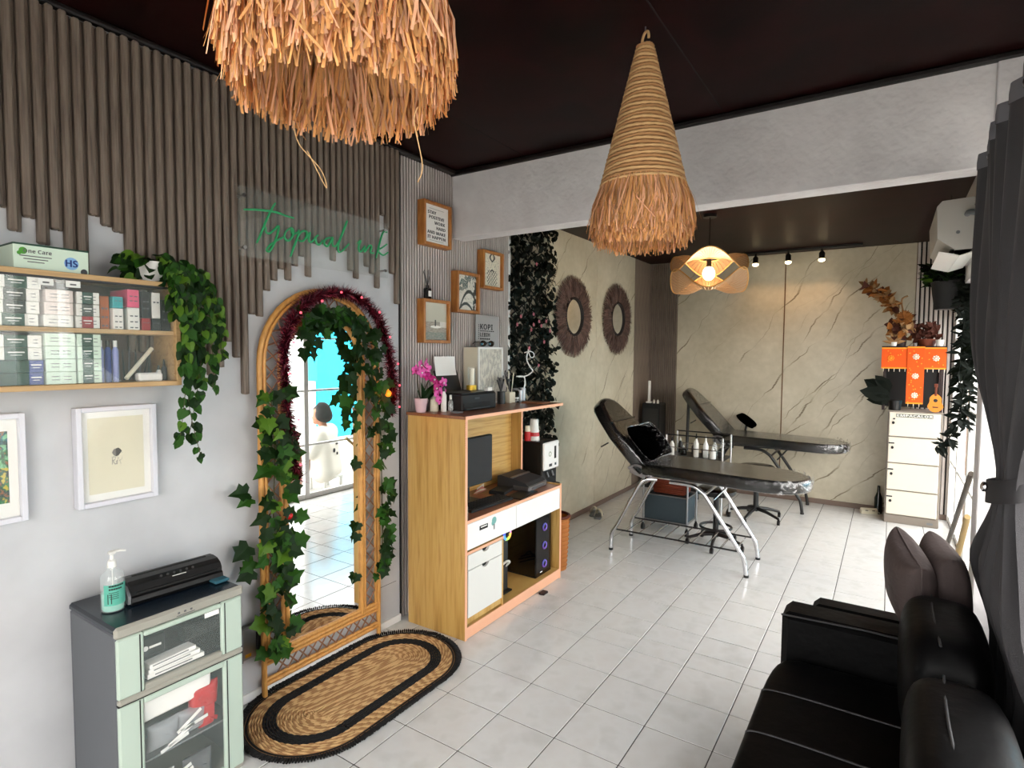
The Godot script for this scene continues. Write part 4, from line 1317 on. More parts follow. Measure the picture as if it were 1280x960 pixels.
	single("white_sheet_stack", "white packaging sheets at the top behind the cabinet door", "sheets", B.new().box(V(0, 0.045, 0), V(0.09, 0.09, 0.25), 0.01, Basis(V(1, 0, 0), 0.0)), M.paper, V(0.30, 0.362, 0.49))
	for q in [[0.39, 0.30, "red", "crumpled red packet at the upper right behind the cabinet door"], [0.44, 0.235, "bag_film", "clear bag of needles in the middle behind the cabinet door"], [0.54, 0.235, "bag_film", "clear bag at the left of the middle row behind the cabinet door"], [0.56, 0.04, "paper", "white crumpled bag at the lower left behind the cabinet door"], [0.42, 0.04, "ink_grey", "grey packets at the bottom right behind the cabinet door"], [0.38, 0.225, "red", "narrow red packet beside the clear bags behind the cabinet door"]]:
		var c := cushion(V(0.05, 0.05, 0.025), 8)
		var wid := 0.028 if q[1] == 0.225 else 0.055
		var bg := B.new().add(c, Transform3D(Basis(V(0, 0, -wid * 20), V(0.1, 1.0, 0), V(1.2, 0, 0)), V(0.325, 0.05, 0)))
		for k in 5:
			bg.tri(V(0.35, rf(0.02, 0.08), rf(-0.04, 0.04)), V(0.36, rf(0.02, 0.08), rf(-0.04, 0.04)), V(0.345, rf(0.02, 0.08), rf(-0.04, 0.04)), V(1, 0, 0))
		single("packet", q[3], "packet", bg, M[q[2]], V(0, q[1], q[0]))
	for k in 7:
		single("needle_strip", "thin pale sealed needle strip, one of the strips behind the cabinet door", "strip", B.new().box(Vector3.ZERO, V(0.002, 0.012, 0.10), 0.0, Basis(V(1, 0, 0), rf(0.1, 0.55))), M.paper if k % 2 else M.white_plastic, V(0.365, 0.25 + 0.018 * k if k < 4 else 0.08 + 0.022 * (k - 4), 0.47 + rf(-0.03, 0.05)), 0.0, "needle strips behind the cabinet door")
	# soap bottle
	var s := thing("soap_bottle", "clear pump bottle of hand sanitiser with a green label on the storage cabinet", "bottle", V(0.20, 0.753, 0.637))
	part("liquid", B.new().lathe(Vector3.ZERO, [Vector2(0, 0.003), Vector2(0.032, 0.003), Vector2(0.0335, 0.01), Vector2(0.0335, 0.065), Vector2(0, 0.065)], 22), mat("gel", Color(0.55, 0.82, 0.74), 0.2), s)
	part("bottle", B.new().lathe(Vector3.ZERO, [Vector2(0, 0), Vector2(0.034, 0), Vector2(0.037, 0.006), Vector2(0.037, 0.115), Vector2(0.033, 0.132), Vector2(0.02, 0.142), Vector2(0.0135, 0.15), Vector2(0.0135, 0.158)], 26), M.clear_plastic, s)
	var rows := []
	var nr := []
	for y in [0.025, 0.10]:
		var a := PackedVector3Array()
		var c := PackedVector3Array()
		for k in 13:
			var an := deg_to_rad(-65 + 130.0 * k / 12)
			a.append(V(0.0376 * cos(an), y, 0.0376 * sin(an)))
			c.append(V(cos(an), 0, sin(an)))
		rows.append(a)
		nr.append(c)
	var lab := part("label", B.new().grid(rows, false, false, nr), mat("soap_label", Color(0.35, 0.68, 0.60), 0.5), s)
	var pr := B.new()
	for q in [[0.092, 0.006, -0.6, 0.7, 1], [0.081, 0.006, -0.4, 0.7, 1], [0.07, 0.0025, -0.1, 0.7, 0], [0.063, 0.0025, -0.1, 0.7, 0], [0.056, 0.0025, -0.1, 0.7, 0], [0.049, 0.0025, -0.1, 0.6, 0]]:
		for k in 6:
			var a0: float = lerpf(q[2], q[3], k / 6.0)
			var a1: float = lerpf(q[2], q[3], (k + 0.9) / 6.0)
			pr.quad(V(0.0379 * cos(a0), q[0], 0.0379 * sin(a0)), V(0.0379 * cos(a1), q[0], 0.0379 * sin(a1)), V(0.0379 * cos(a1), q[0] + q[1], 0.0379 * sin(a1)), V(0.0379 * cos(a0), q[0] + q[1], 0.0379 * sin(a0)), V(1, 0, 0))
	pr.quad(V(0.0379 * cos(0.45), 0.032, 0.0379 * sin(0.45)), V(0.0379 * cos(0.8), 0.032, 0.0379 * sin(0.8)), V(0.0379 * cos(0.8), 0.068, 0.0379 * sin(0.8)), V(0.0379 * cos(0.45), 0.068, 0.0379 * sin(0.45)), V(1, 0, 0))
	part("print", pr, mat("label_dark", Color(0.02, 0.14, 0.12), 0.5), lab)
	part("pump_collar", B.new().lathe(V(0, 0.155, 0), [Vector2(0, 0), Vector2(0.015, 0), Vector2(0.0135, 0.022), Vector2(0.006, 0.028), Vector2(0.005, 0.046), Vector2(0, 0.046)], 18), M.white_plastic, s)
	part("pump_head", B.new().box(V(0.0, 0.206, 0), V(0.022, 0.012, 0.022), 0.004).tube([V(0.0, 0.208, -0.005), V(0.006, 0.209, -0.025), V(0.008, 0.204, -0.042)], [0.005, 0.0042, 0.0035], 8), M.white_plastic, s)
	part("dip_tube", B.new().cyl(V(0, 0.02, 0), V(0.002, 0.155, 0), 0.002, -1, 6), M.white_plastic, s)
	# laminator
	var l := thing("laminator", "long black laminator with rounded ridges lying on the storage cabinet", "laminator", V(0.165, 0.753, 0.42), -0.06)
	var prof := PackedVector2Array([Vector2(-0.065, 0), Vector2(0.075, 0), Vector2(0.08, 0.012), Vector2(0.078, 0.028), Vector2(0.07, 0.034), Vector2(0.07, 0.048), Vector2(0.058, 0.066), Vector2(0.035, 0.078), Vector2(0.0, 0.082), Vector2(-0.03, 0.08), Vector2(-0.055, 0.066), Vector2(-0.066, 0.04)])
	part("housing", B.new().prism(prof, 0.33), M.black, l)
	part("end_cap", B.new().prism(PackedVector2Array([Vector2(-0.05, 0.002), Vector2(0.06, 0.002), Vector2(0.06, 0.03), Vector2(0.03, 0.06), Vector2(-0.03, 0.06)]), 0.012, Transform3D(Basis.IDENTITY, V(0.01, 0.004, 0.168))), M.grey_plastic, l)
	part("slot", B.new().box(V(0.0705, 0.041, 0), V(0.012, 0.006, 0.29)), M.dark_gap, l)
	part("slot", B.new().box(V(-0.005, 0.081, 0.0), V(0.012, 0.005, 0.27)), M.dark_gap, l)
	var bt := B.new()
	for k in 6:
		bt.cyl(V(0.049, 0.070, 0.055 - 0.023 * k), V(0.052, 0.0745, 0.055 - 0.023 * k), 0.0042, -1, 10)
	part("buttons", bt, M.steel, l)
	part("print", B.new().box(V(0.0615, 0.0635, -0.005), V(0.003, 0.002, 0.05), 0.0, Basis(V(0, 0, 1), 0.6)), M.paper, l)
	single("blue_cloth", "small folded teal cloth at the right end of the cabinet top behind the laminator", "cloth", B.new().box(V(0, 0.006, 0), V(0.07, 0.012, 0.06), 0.004), mat("teal_cloth", Color(0.16, 0.36, 0.42), 0.8), V(0.26, 0.753, 0.285))


func fan_ring(o: Node3D, at: Vector3, ax: Vector3, r: float, cols: Array) -> void:
	# lit ring of a computer fan in differently coloured arcs
	var u := ax.cross(Vector3.UP).normalized()
	var w := u.cross(ax)
	for k in cols.size():
		var key := "led_" + str(cols[k])
		if not M.has(key):
			mat(key, cols[k], 0.4)
			M[key].emission_enabled = true
			M[key].emission = cols[k]
			M[key].emission_energy_multiplier = 0.9
		part("led_arc", B.new().tube(arc(at, u, w, r, TAU * k / cols.size(), TAU * (k + 1) / cols.size(), 6), r * 0.26, 6), M[key], o)
	var b := B.new()
	for k in 7:
		var a := TAU * k / 7.0
		b.quad(at, at + (u * cos(a) + w * sin(a)) * r * 0.8, at + (u * cos(a + 0.5) + w * sin(a + 0.5)) * r * 0.8 + ax * 0.006, at + (u * cos(a + 0.5) + w * sin(a + 0.5)) * r * 0.2 + ax * 0.003, ax)
	part("fan_blades", b, M.dark_grey, o)
	part("fan_hub", B.new().cyl(at - ax * 0.004, at + ax * 0.008, r * 0.3), M.black, o)


func desk() -> void:
	var o := thing("computer_desk", "light oak computer desk with tall hutch, dark top and white drawer fronts", "desk", V(0.04, 0, -1.043))
	var f := 0.448
	part("side_panel", B.new().slab(V(0, 0, -0.018), V(f, 1.30, 0.0), 0.0015), M.desk_wood, o)
	part("edge_band", B.new().slab(V(f, 0, -0.019), V(f + 0.003, 1.30, 0.001), 0.001), M.edge_band, o)
	var nt := B.new()
	for k in 12:
		nt.cyl(V(f - 0.001, 1.285 - 0.013 * k, 0.001), V(f + 0.004, 1.285 - 0.013 * k, -0.003), 0.0045, -1, 8)
	part("notched_corner", nt, M.edge_band, o)
	part("side_panel", B.new().slab(V(0, 0, -1.159), V(f, 0.715, -1.141), 0.0015), M.desk_wood, o)
	part("edge_band", B.new().slab(V(f, 0, -1.160), V(f + 0.003, 0.717, -1.140), 0.001), M.edge_band, o)
	part("hutch_end_panel", B.new().slab(V(0, 0.705, -1.159), V(0.102, 1.30, -1.141), 0.0015), M.desk_wood, o)
	part("edge_band", B.new().slab(V(0.102, 0.705, -1.160), V(0.105, 1.30, -1.140), 0.001), M.edge_band, o)
	part("back_panel", B.new().slab(V(0, 0.03, -1.141), V(0.012, 1.30, -0.018)), M.desk_wood_flat, o)
	part("top_board", B.new().slab(V(-0.01, 1.30, -1.161), V(f + 0.003, 1.318, 0.003), 0.0015), M.desk_top_wood, o)
	part("edge_band", B.new().slab(V(f + 0.003, 1.299, -1.161), V(f + 0.007, 1.319, 0.003), 0.001), M.edge_band, o)
	part("worktop", B.new().slab(V(0.012, 0.69, -1.141), V(f, 0.707, -0.018), 0.001), M.desk_top_wood, o)
	part("edge_band", B.new().slab(V(f, 0.689, -1.141), V(f + 0.003, 0.708, -0.018), 0.001), M.edge_band, o)
	for q in [[-0.021, -0.541], [-0.545, -1.138]]:
		var d := part("drawer", B.new().slab(V(f - 0.018, 0.532, q[1]), V(f + 0.001, 0.686, q[0]), 0.002), M.white_gloss, o)
		part("drawer_box", B.new().slab(V(0.06, 0.55, q[1] + 0.01), V(f - 0.018, 0.64, q[0] - 0.01)), M.desk_wood, d)
	var plate := part("name_plate", B.new().slab(V(f + 0.001, 0.622, -0.222), V(f + 0.0025, 0.648, -0.138)), M.ink, o)
	part("print", B.new().slab(V(f + 0.0024, 0.636, -0.212), V(f + 0.003, 0.642, -0.150)), M.paper, plate)
	var tr := part("tree_sticker", B.new().ell(V(f + 0.0012, 0.648, -0.29), V(0.0012, 0.024, 0.026), 5, 14).ell(V(f + 0.0012, 0.634, -0.277), V(0.0012, 0.016, 0.016), 5, 10), mat("sticker_teal", Color(0.45, 0.68, 0.66), 0.5), o)
	part("trunk", B.new().slab(V(f + 0.0012, 0.592, -0.296), V(f + 0.002, 0.626, -0.284)), M.grey_plastic, tr)
	# pedestal: small drawer over a door, each with a finger notch
	var fr := func(y0: float, y1: float) -> PackedVector2Array:
		var p := PackedVector2Array([Vector2(-0.175, y0), Vector2(0.175, y0), Vector2(0.175, y1), Vector2(0.035, y1)])
		for k in 7:
			var a := PI * (k + 0.5) / 7.0
			p.append(Vector2(0.035 * cos(a), y1 - 0.022 * sin(a)))
		p.append_array(PackedVector2Array([Vector2(-0.035, y1), Vector2(-0.175, y1)]))
		return p
	var face := Basis(V(0, 0, -1), V(0, 1, 0), V(1, 0, 0))
	part("drawer", B.new().prism(fr.call(0.410, 0.500), 0.016, Transform3D(face, V(f - 0.010, 0, -0.207))), M.white_plastic, o)
	part("cabinet_door", B.new().prism(fr.call(0.125, 0.405), 0.016, Transform3D(face, V(f - 0.010, 0, -0.207))), M.white_plastic, o)
	part("pedestal_top", B.new().slab(V(0.012, 0.505, -0.40), V(f - 0.004, 0.520, -0.018), 0.001), M.desk_wood, o)
	part("pedestal_rail", B.new().slab(V(f - 0.004, 0.504, -0.40), V(f, 0.521, -0.018), 0.001), M.edge_band, o)
	part("pedestal_side", B.new().slab(V(0.012, 0.06, -0.40), V(f - 0.002, 0.505, -0.386), 0.001), M.desk_wood, o)
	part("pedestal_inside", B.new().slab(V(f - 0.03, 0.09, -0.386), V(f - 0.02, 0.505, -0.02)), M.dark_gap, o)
	part("plinth_rail", B.new().slab(V(f - 0.03, 0.085, -0.386), V(f - 0.008, 0.125, -0.018), 0.001), M.desk_wood, o)
	part("bottom_board", B.new().slab(V(0.012, 0.055, -1.141), V(f, 0.073, -0.018), 0.001), M.desk_wood_flat, o)
	part("plinth", B.new().slab(V(f - 0.025, 0.0, -1.141), V(f - 0.005, 0.055, -0.018), 0.001), M.desk_wood, o)
	part("edge_band", B.new().slab(V(f - 0.004, 0.006, -1.141), V(f + 0.002, 0.074, -0.018), 0.001), M.edge_band, o)
	single("door_stop", "small dark brown wedge on the tiles at the desk's foot", "wedge", B.new().box(V(0, 0.008, 0), V(0.045, 0.016, 0.06), 0.004), mat("dark_brown", Color(0.13, 0.05, 0.04), 0.6), V(0.53, 0.0, -1.88))
	# monitor, keyboard, devices on the worktop
	var m := thing("monitor", "dark flat computer monitor standing in the desk hutch", "monitor", V(0.24, 0.707, -1.40))
	part("screen_housing", B.new().box(V(0, 0.265, 0), V(0.035, 0.32, 0.48), 0.006), M.black, m)
	part("screen", B.new().box(V(0.018, 0.268, 0), V(0.002, 0.295, 0.46)), mat("screen_dark", Color(0.13, 0.13, 0.135), 0.7), m)
	part("stand", B.new().box(V(-0.025, 0.07, 0), V(0.02, 0.14, 0.06), 0.005).box(V(-0.02, 0.005, 0), V(0.14, 0.01, 0.2), 0.004), M.black, m)
	var kb := thing("keyboard", "black computer keyboard lying in front of the monitor", "keyboard", V(0.355, 0.707, -1.42), -0.06)
	part("base", B.new().box(V(0, 0.010, 0), V(0.14, 0.02, 0.42), 0.004), M.black, kb)
	for r in 5:
		for c in 14:
			part("key", B.new().box(V(0.052 - 0.025 * r, 0.022, 0.185 - 0.0285 * c), V(0.02, 0.006, 0.024), 0.002), M.black_matt, kb)
	var w := thing("card_holder", "small heap of pale printed cards under the monitor", "cards", V(0.18, 0.707, -1.60))
	for k in 4:
		part("card", B.new().box(V(0.01 * k, 0.02 + 0.012 * k, 0.012 * k), V(0.06, 0.002, 0.10), 0.0, Basis(V(0, 0, 1), 0.5 + 0.12 * k) * Basis(V(0, 1, 0), 0.3 * k)), M.cream if k % 2 else mat("rose_card", Color(0.75, 0.45, 0.38), 0.6), w)
	var sc := thing("label_printer", "silver and black document machine on the right of the desk worktop", "printer", V(0.28, 0.707, -1.985), 0.05)
	var sp := PackedVector2Array([Vector2(-0.13, 0), Vector2(0.13, 0), Vector2(0.13, 0.035), Vector2(0.10, 0.06), Vector2(-0.10, 0.098), Vector2(-0.13, 0.09)])
	part("body", B.new().prism(sp, 0.27), M.dark_grey, sc)
	part("lid", B.new().slab(V(0.0, 0.0, -0.137), V(0.134, 0.04, 0.137), 0.006), M.steel, sc)
	part("silver_bar", B.new().box(V(-0.015, 0.086, 0), V(0.02, 0.008, 0.26), 0.002, Basis(V(0, 0, 1), -0.19)), M.steel, sc)
	part("front_slot", B.new().box(V(0.134, 0.02, 0), V(0.003, 0.012, 0.2)), M.ink_grey, sc)
	single("mouse_mat", "black desk pad at the worktop's front edge beside the keyboard", "desk pad", B.new().box(V(0, 0.004, 0), V(0.12, 0.008, 0.26), 0.002), M.black, V(0.415, 0.707, -1.77), 0.1)
	single("black_folder", "black folder lying behind the desk pad near the silver machine", "folder", B.new().box(V(0, 0.012, 0), V(0.12, 0.024, 0.17), 0.004), M.black_matt, V(0.25, 0.707, -1.76), 0.2)
	single("pen_tube", "clear plastic tub at the left end of the worktop beside the keyboard", "tub", B.new().lathe(Vector3.ZERO, [Vector2(0, 0), Vector2(0.025, 0), Vector2(0.025, 0.07), Vector2(0.023, 0.07), Vector2(0.023, 0.003), Vector2(0, 0.003)], 18), M.clear_plastic, V(0.435, 0.707, -1.10))
	# computer tower in the open bay
	var pc := thing("computer_tower", "black glass sided computer tower with coloured fan rings in the desk's open bay", "computer", V(0.26, 0.073, -1.87))
	part("case_frame", B.new().slab(V(-0.19, 0.0, -0.265), V(0.18, 0.012, -0.05), 0.002).slab(V(-0.19, 0.43, -0.265), V(0.18, 0.445, -0.05), 0.002).slab(V(-0.19, 0, -0.265), V(-0.18, 0.445, -0.05)).slab(V(-0.19, 0, -0.265), V(0.18, 0.445, -0.255), 0.002), M.black, pc)
	part("front_panel", B.new().slab(V(0.172, 0.0, -0.265), V(0.185, 0.445, -0.05), 0.005), M.black_gloss, pc)
	part("side_glass", B.new().slab(V(-0.18, 0.012, -0.053), V(0.172, 0.43, -0.050)), mat("smoked_glass", Color(0.03, 0.03, 0.035, 0.75), 0.03), pc)
	M.smoked_glass.transparency = BaseMaterial3D.TRANSPARENCY_ALPHA
	for k in 3:
		fan_ring(pc, V(0.187, 0.35 - 0.135 * k, -0.165), Vector3.RIGHT, 0.024, [Color(0.25, 0.25, 0.5), Color(0.4, 0.3, 0.65), Color(0.3, 0.2, 0.45)])
	part("logo", B.new().box(V(0.186, 0.03, -0.12), V(0.001, 0.006, 0.03)), M.paper, pc)
	var pf := thing("case_fan", "rainbow lit round fan glowing behind the pedestal in the open bay", "fan", V(0.395, 0.478, -1.60))
	part("fan_frame", B.new().box(V(0, 0, 0), V(0.02, 0.10, 0.10), 0.006), M.black, pf)
	fan_ring(pf, V(0.0125, 0, 0), Vector3.RIGHT, 0.036, [Color(0.3, 0.35, 0.95), Color(0.55, 0.4, 0.95), Color(0.9, 0.5, 0.75), Color(0.98, 0.75, 0.35), Color(0.7, 0.85, 0.3), Color(0.3, 0.6, 0.9)])
	single("fan_bracket", "black equipment bracket carrying the glowing fan in the open bay", "bracket", B.new().slab(V(-0.012, 0.0, -0.05), V(-0.001, 0.355, 0.05), 0.002).slab(V(-0.10, 0, -0.06), V(0.03, 0.012, 0.06), 0.002), M.black, V(0.382, 0.073, -1.60))
	var hs := thing("headset", "white looped headset cable and handle lying in the open bay", "headset", V(0.345, 0.183, -1.55))
	single("power_brick", "black power box on the bay floor under the white headset", "box", B.new().slab(V(-0.06, 0, -0.06), V(0.05, 0.11, 0.06), 0.006), M.black, V(0.345, 0.073, -1.51))
	part("loop", B.new().tube(arc(V(0.03, 0.085, 0.02), V(0, 0, 1), V(0, 1, 0), 0.045, 0, TAU, 22), 0.009, 8), M.white_plastic, hs)
	part("handle", B.new().tube(curve([V(0.03, 0.08, -0.03), V(0.05, 0.10, -0.07), V(0.05, 0.085, -0.10), V(0.03, 0.06, -0.08)], 6), 0.008, 8), M.white_plastic, hs)
	for k in 4:
		single("cable", "black tangled cable on the bay floor, %s of the four" % ["rearmost", "second from the rear", "third from the rear", "foremost"][k], "cable", B.new().tube(curve([V(0.05, 0.006, 0.05), V(0.1 - 0.03 * k, 0.02, 0.0 - 0.02 * k), V(0.02, 0.03 + 0.012 * k, -0.1), V(-0.08, 0.008, -0.2 + 0.03 * k)], 8), 0.006, 6), M.black, V(0.26, 0.073, -1.53), 0.25 * k, "cables in the desk bay")
	# ------------------------------------------------ on the top board
	var ty := 1.318
	var pr := thing("printer", "black inkjet printer with a sheet of white paper standing in its rear tray", "printer", V(0.18, ty, -1.435))
	part("body", B.new().slab(V(-0.12, 0.0, -0.185), V(0.12, 0.105, 0.185), 0.008), mat("printer_black", Color(0.06, 0.06, 0.065), 0.65), pr)
	part("front_recess", B.new().slab(V(0.115, 0.012, -0.11), V(0.1215, 0.05, 0.17)), M.black_matt, pr)
	part("output_tray", B.new().slab(V(0.10, 0.008, -0.10), V(0.135, 0.018, 0.16), 0.002), M.dark_grey, pr)
	part("lid", B.new().slab(V(-0.10, 0.105, -0.18), V(0.11, 0.113, 0.18), 0.003), M.black, pr)
	part("button_panel", B.new().box(V(0.121, 0.075, 0.03), V(0.002, 0.012, 0.05)), M.dark_grey, pr)
	var sheet := []
	for k in 9:
		var t := k / 8.0
		sheet.append(PackedVector3Array([V(-0.105 - 0.10 * t + 0.05 * t * t, 0.09 + 0.25 * t, 0.12 + 0.01 * t), V(-0.105 - 0.10 * t + 0.05 * t * t, 0.09 + 0.25 * t, -0.09 + 0.01 * t)]))
	part("paper_sheet", B.new().grid(sheet), M.paper, pr)
	part("rear_tray", B.new().box(V(-0.135, 0.17, 0.015), V(0.012, 0.16, 0.24), 0.004, Basis(V(0, 0, 1), 0.3)), M.black, pr)
	# white note on the printer lid
	single("note_card", "small white card lying on the printer lid by its right end", "card", B.new().box(V(0, 0.012, 0), V(0.03, 0.024, 0.05), 0.002), M.paper, V(0.27, ty + 0.113, -1.57))
	# orchid
	var oc := thing("orchid", "magenta orchid in a pale pink pot at the left end of the desk top", "plant", V(0.11, ty, -1.085))
	part("pot", B.new().lathe(Vector3.ZERO, [Vector2(0, 0), Vector2(0.03, 0), Vector2(0.043, 0.085), Vector2(0.04, 0.085), Vector2(0.036, 0.07), Vector2(0, 0.07)], 22), mat("pink_pot", Color(0.82, 0.70, 0.72), 0.5), oc)
	mat("orchid_petal", Color(0.72, 0.08, 0.45), 0.55)
	mat("orchid_pale", Color(0.86, 0.35, 0.66), 0.55)
	var stems := [curve([V(0, 0.07, 0), V(0.0, 0.2, 0.03), V(0.02, 0.29, 0.03), V(0.06, 0.27, 0.02)], 6), curve([V(0, 0.07, 0), V(0.02, 0.19, -0.05), V(0.05, 0.2, -0.10), V(0.08, 0.10, -0.13)], 6)]
	for st in stems:
		part("stem", B.new().tube(st, 0.003, 6), M.stem, oc)
	for k in 4:
		one_leaf(oc, "blade", "leaf_dark", V(0.0, 0.07, 0), V(0.4, 0.5, -0.6 + 0.4 * k), V(1, 0.6, 0.2), 0.13)
	var spots := [V(0.03, 0.29, 0.035), V(0.05, 0.27, 0.0), V(0.05, 0.245, 0.05), V(0.06, 0.225, 0.015), V(0.02, 0.26, 0.07), V(0.03, 0.3, -0.01), V(0.05, 0.2, -0.06), V(0.06, 0.175, -0.10), V(0.07, 0.15, -0.06), V(0.08, 0.13, -0.11), V(0.07, 0.11, -0.07), V(0.085, 0.09, -0.12), V(0.07, 0.18, -0.13), V(0.08, 0.075, -0.08), V(0.05, 0.215, -0.02)]
	for p in spots:
		var face2 := (V(1, 0.15, 0) + rv(0.45)).normalized()
		var u := face2.cross(Vector3.UP).normalized()
		var up := u.cross(face2)
		var spin := rf(-0.4, 0.4)
		var fb := B.new()
		for j in 5:
			var a := spin + PI / 2 + TAU * j / 5.0
			var dir := u * cos(a) + up * sin(a)
			var wide := 0.021 if j in [1, 4] else 0.014
			fb.ell(p + dir * 0.017, V(wide * 0.75, 0.017, 0.003), 5, 8, Basis(dir.cross(face2), dir, -face2))
		var fl := part("flower", fb, M.orchid_petal if rng.randf() < 0.65 else M.orchid_pale, oc)
		part("flower_lip", B.new().ell(p + face2 * 0.006 - up * 0.004, V(0.006, 0.006, 0.006), 5, 7), M.white_plastic if rng.randf() < 0.4 else M.orchid_petal, fl)
	# small bottles beside the orchid
	for q in [["spray_bottle", "cream bottle with a curved spout between orchid and white bottle", 0.14, -1.175, 0.026, 0.09, "cream", "cream"], ["bottle", "slim white bottle with dark cap in front of the printer", 0.20, -1.195, 0.017, 0.125, "white_plastic", "black"], ["bottle", "small clear bottle with white pump beside the slim white bottle", 0.23, -1.225, 0.016, 0.075, "clear_plastic", "white_plastic"], ["bottle", "dark little bottle half hidden by the orchid flowers", 0.10, -1.135, 0.016, 0.06, "black", "black"]]:
		var b := thing(q[0], q[1], "bottle", V(q[2], ty, q[3]))
		part("body", B.new().lathe(Vector3.ZERO, [Vector2(0, 0), Vector2(q[4], 0), Vector2(q[4] * 1.05, q[5] * 0.15), Vector2(q[4], q[5] * 0.8), Vector2(q[4] * 0.4, q[5])], 16), M[q[6]], b)
		if q[0] == "spray_bottle":
			part("spout", B.new().tube(curve([V(0, q[5] * 0.9, 0), V(0, 0.15, 0.0), V(0.0, 0.19, 0.005), V(0.01, 0.175, 0.03)], 5), 0.008, 8), M.cream, b)
		else:
			part("cap", B.new().cyl(V(0, q[5], 0), V(0, q[5] + 0.028, 0), q[4] * 0.5), M[q[7]], b)
	single("cable_coil", "small coil of pale cable at the front left of the desk top", "cable", B.new().tube(arc(V(0, 0.006, 0), V(1, 0, 0), V(0, 0, 1), 0.035, 0, TAU * 0.92, 20), 0.005, 6), M.grey_plastic, V(0.33, ty, -1.16))
	# box art, sign, sunglasses, candle
	var ba := thing("relief_box", "tall white box frame with a marbled relief front behind the printer", "box", V(0.0, ty, -1.83))
	part("box", B.new().slab(V(-0.03, 0.0, -0.15), V(0.098, 0.405, 0.15), 0.003), M.cream, ba)
	for q in [[V(0.095, 0, -0.152), V(0.108, 0.407, -0.138)], [V(0.095, 0, 0.138), V(0.108, 0.407, 0.152)], [V(0.095, 0.393, -0.138), V(0.108, 0.407, 0.138)], [V(0.095, 0, -0.138), V(0.108, 0.014, 0.138)]]:
		part("frame_bar", B.new().slab(q[0], q[1], 0.002), M.white_plastic, ba)
	var n2 := FastNoiseLite.new()
	n2.seed = 15
	n2.frequency = 6.0
	n2.fractal_octaves = 4
	print_part(ba, paint_tex(128, 170, func(u: float, w: float) -> Color:
		var g := n2.get_noise_2d(u * 1.5, w)
		var c := Color(0.80, 0.78, 0.72).lerp(Color(0.66, 0.64, 0.6), clampf(g * 1.4 + 0.4, 0, 1))
		return c.lerp(Color(0.3, 0.29, 0.27), 0.8) if absf(g - 0.05) < 0.018 and u + w > 0.7 else c), 0.0995, 0.012, 0.395, 0.14)
	var kp := thing("coffee_sign", "grey printed coffee sign leaning on the ribbed panel above the white relief box", "sign", V(-0.012, 1.725, -1.945))
	part("board", B.new().slab(V(-0.004, 0, -0.145), V(0.004, 0.235, 0.145), 0.001), mat("sign_grey", Color(0.62, 0.61, 0.60), 0.4), kp)
	var rt := V(0, 0, -1)
	for l in [["KOPI", 0.150, -0.018, 0.042, 1.25], ["LEBIH", 0.092, -0.035, 0.030, 1.15]]:
		write(kp, l[0], V(0.0045, l[1], -l[2]), rt, Vector3.UP, l[3], M.ink, l[4])
	var pb := B.new()
	for k in 7:
		pb.box(V(0.0045, 0.120, 0.085 - 0.026 * k), V(0.0008, 0.007, 0.018 + 0.004 * (k % 2)))
	for k in 5:
		pb.box(V(0.0045, 0.062, 0.085 - 0.026 * k), V(0.0008, 0.011, 0.019))
	for k in 8:
		pb.box(V(0.0045, 0.064 + 0.014 * k, 0.112), V(0.0008, 0.008, 0.007))
	part("print", pb, M.ink, kp)
	part("acrylic_strip", B.new().slab(V(-0.002, 0.0, -0.185), V(0.004, 0.21, -0.160), 0.001), M.acrylic, kp)
	var sg := thing("sunglasses", "black sunglasses resting on top of the white relief box", "sunglasses", V(0.06, 1.727, -1.845))
	for s in [-1.0, 1.0]:
		part("lens", B.new().ell(V(0, 0.024, s * 0.048), V(0.006, 0.022, 0.040), 8, 16), M.black_gloss, sg)
		part("temple", B.new().tube([V(0, 0.036, s * 0.088), V(-0.05, 0.034, s * 0.085), V(-0.07, 0.02, s * 0.08)], 0.003, 6), M.black, sg)
	part("bridge", B.new().cyl(V(0.003, 0.032, -0.014), V(0.003, 0.032, 0.014), 0.003), M.black, sg)
	var cd := thing("candle", "tall cream candle in a gold base standing on the back of the printer", "candle", V(0.125, ty + 0.113, -1.575))
	part("gold_base", B.new().lathe(Vector3.ZERO, [Vector2(0, 0), Vector2(0.036, 0), Vector2(0.036, 0.032), Vector2(0.028, 0.034), Vector2(0, 0.034)], 20), M.gold, cd)
	part("candle", B.new().cyl(V(0, 0.03, 0), V(0, 0.145, 0), 0.018, -1, 18), M.cream, cd)
	part("glass_sleeve", B.new().lathe(V(0, 0.03, 0), [Vector2(0.027, 0), Vector2(0.027, 0.125)], 20), M.acrylic, cd)
	# brush pots, jar, cups
	var bp := thing("brush_pot", "pale pot crammed with dark brushes on the right of the printer", "pot", V(0.17, ty, -1.965))
	part("pot", B.new().box(V(0, 0.04, 0), V(0.07, 0.08, 0.075), 0.004), M.cream, bp)
	for k in 12:
		var bs := V(rf(-0.15, 0.15), 1.0, rf(-0.3, 0.35)).normalized()
		var h := rf(0.12, 0.19)
		part("brush", B.new().cyl(V(rf(-0.02, 0.02), 0.07, rf(-0.025, 0.025)), V(0, 0.03, 0) + bs * h, 0.003, 0.0035, 6).ell(V(0, 0.03, 0) + bs * (h + 0.012), V(0.006, 0.015, 0.006), 4, 6), pick([M.black, M.black, M.ink_grey, M.cream]), bp)
	var bp2 := thing("brush_pot", "second pot of dark brushes behind the printer near the relief box", "pot", V(0.175, ty, -1.86))
	part("pot", B.new().lathe(Vector3.ZERO, [Vector2(0, 0), Vector2(0.03, 0), Vector2(0.03, 0.09), Vector2(0, 0.09)], 16), M.black, bp2)
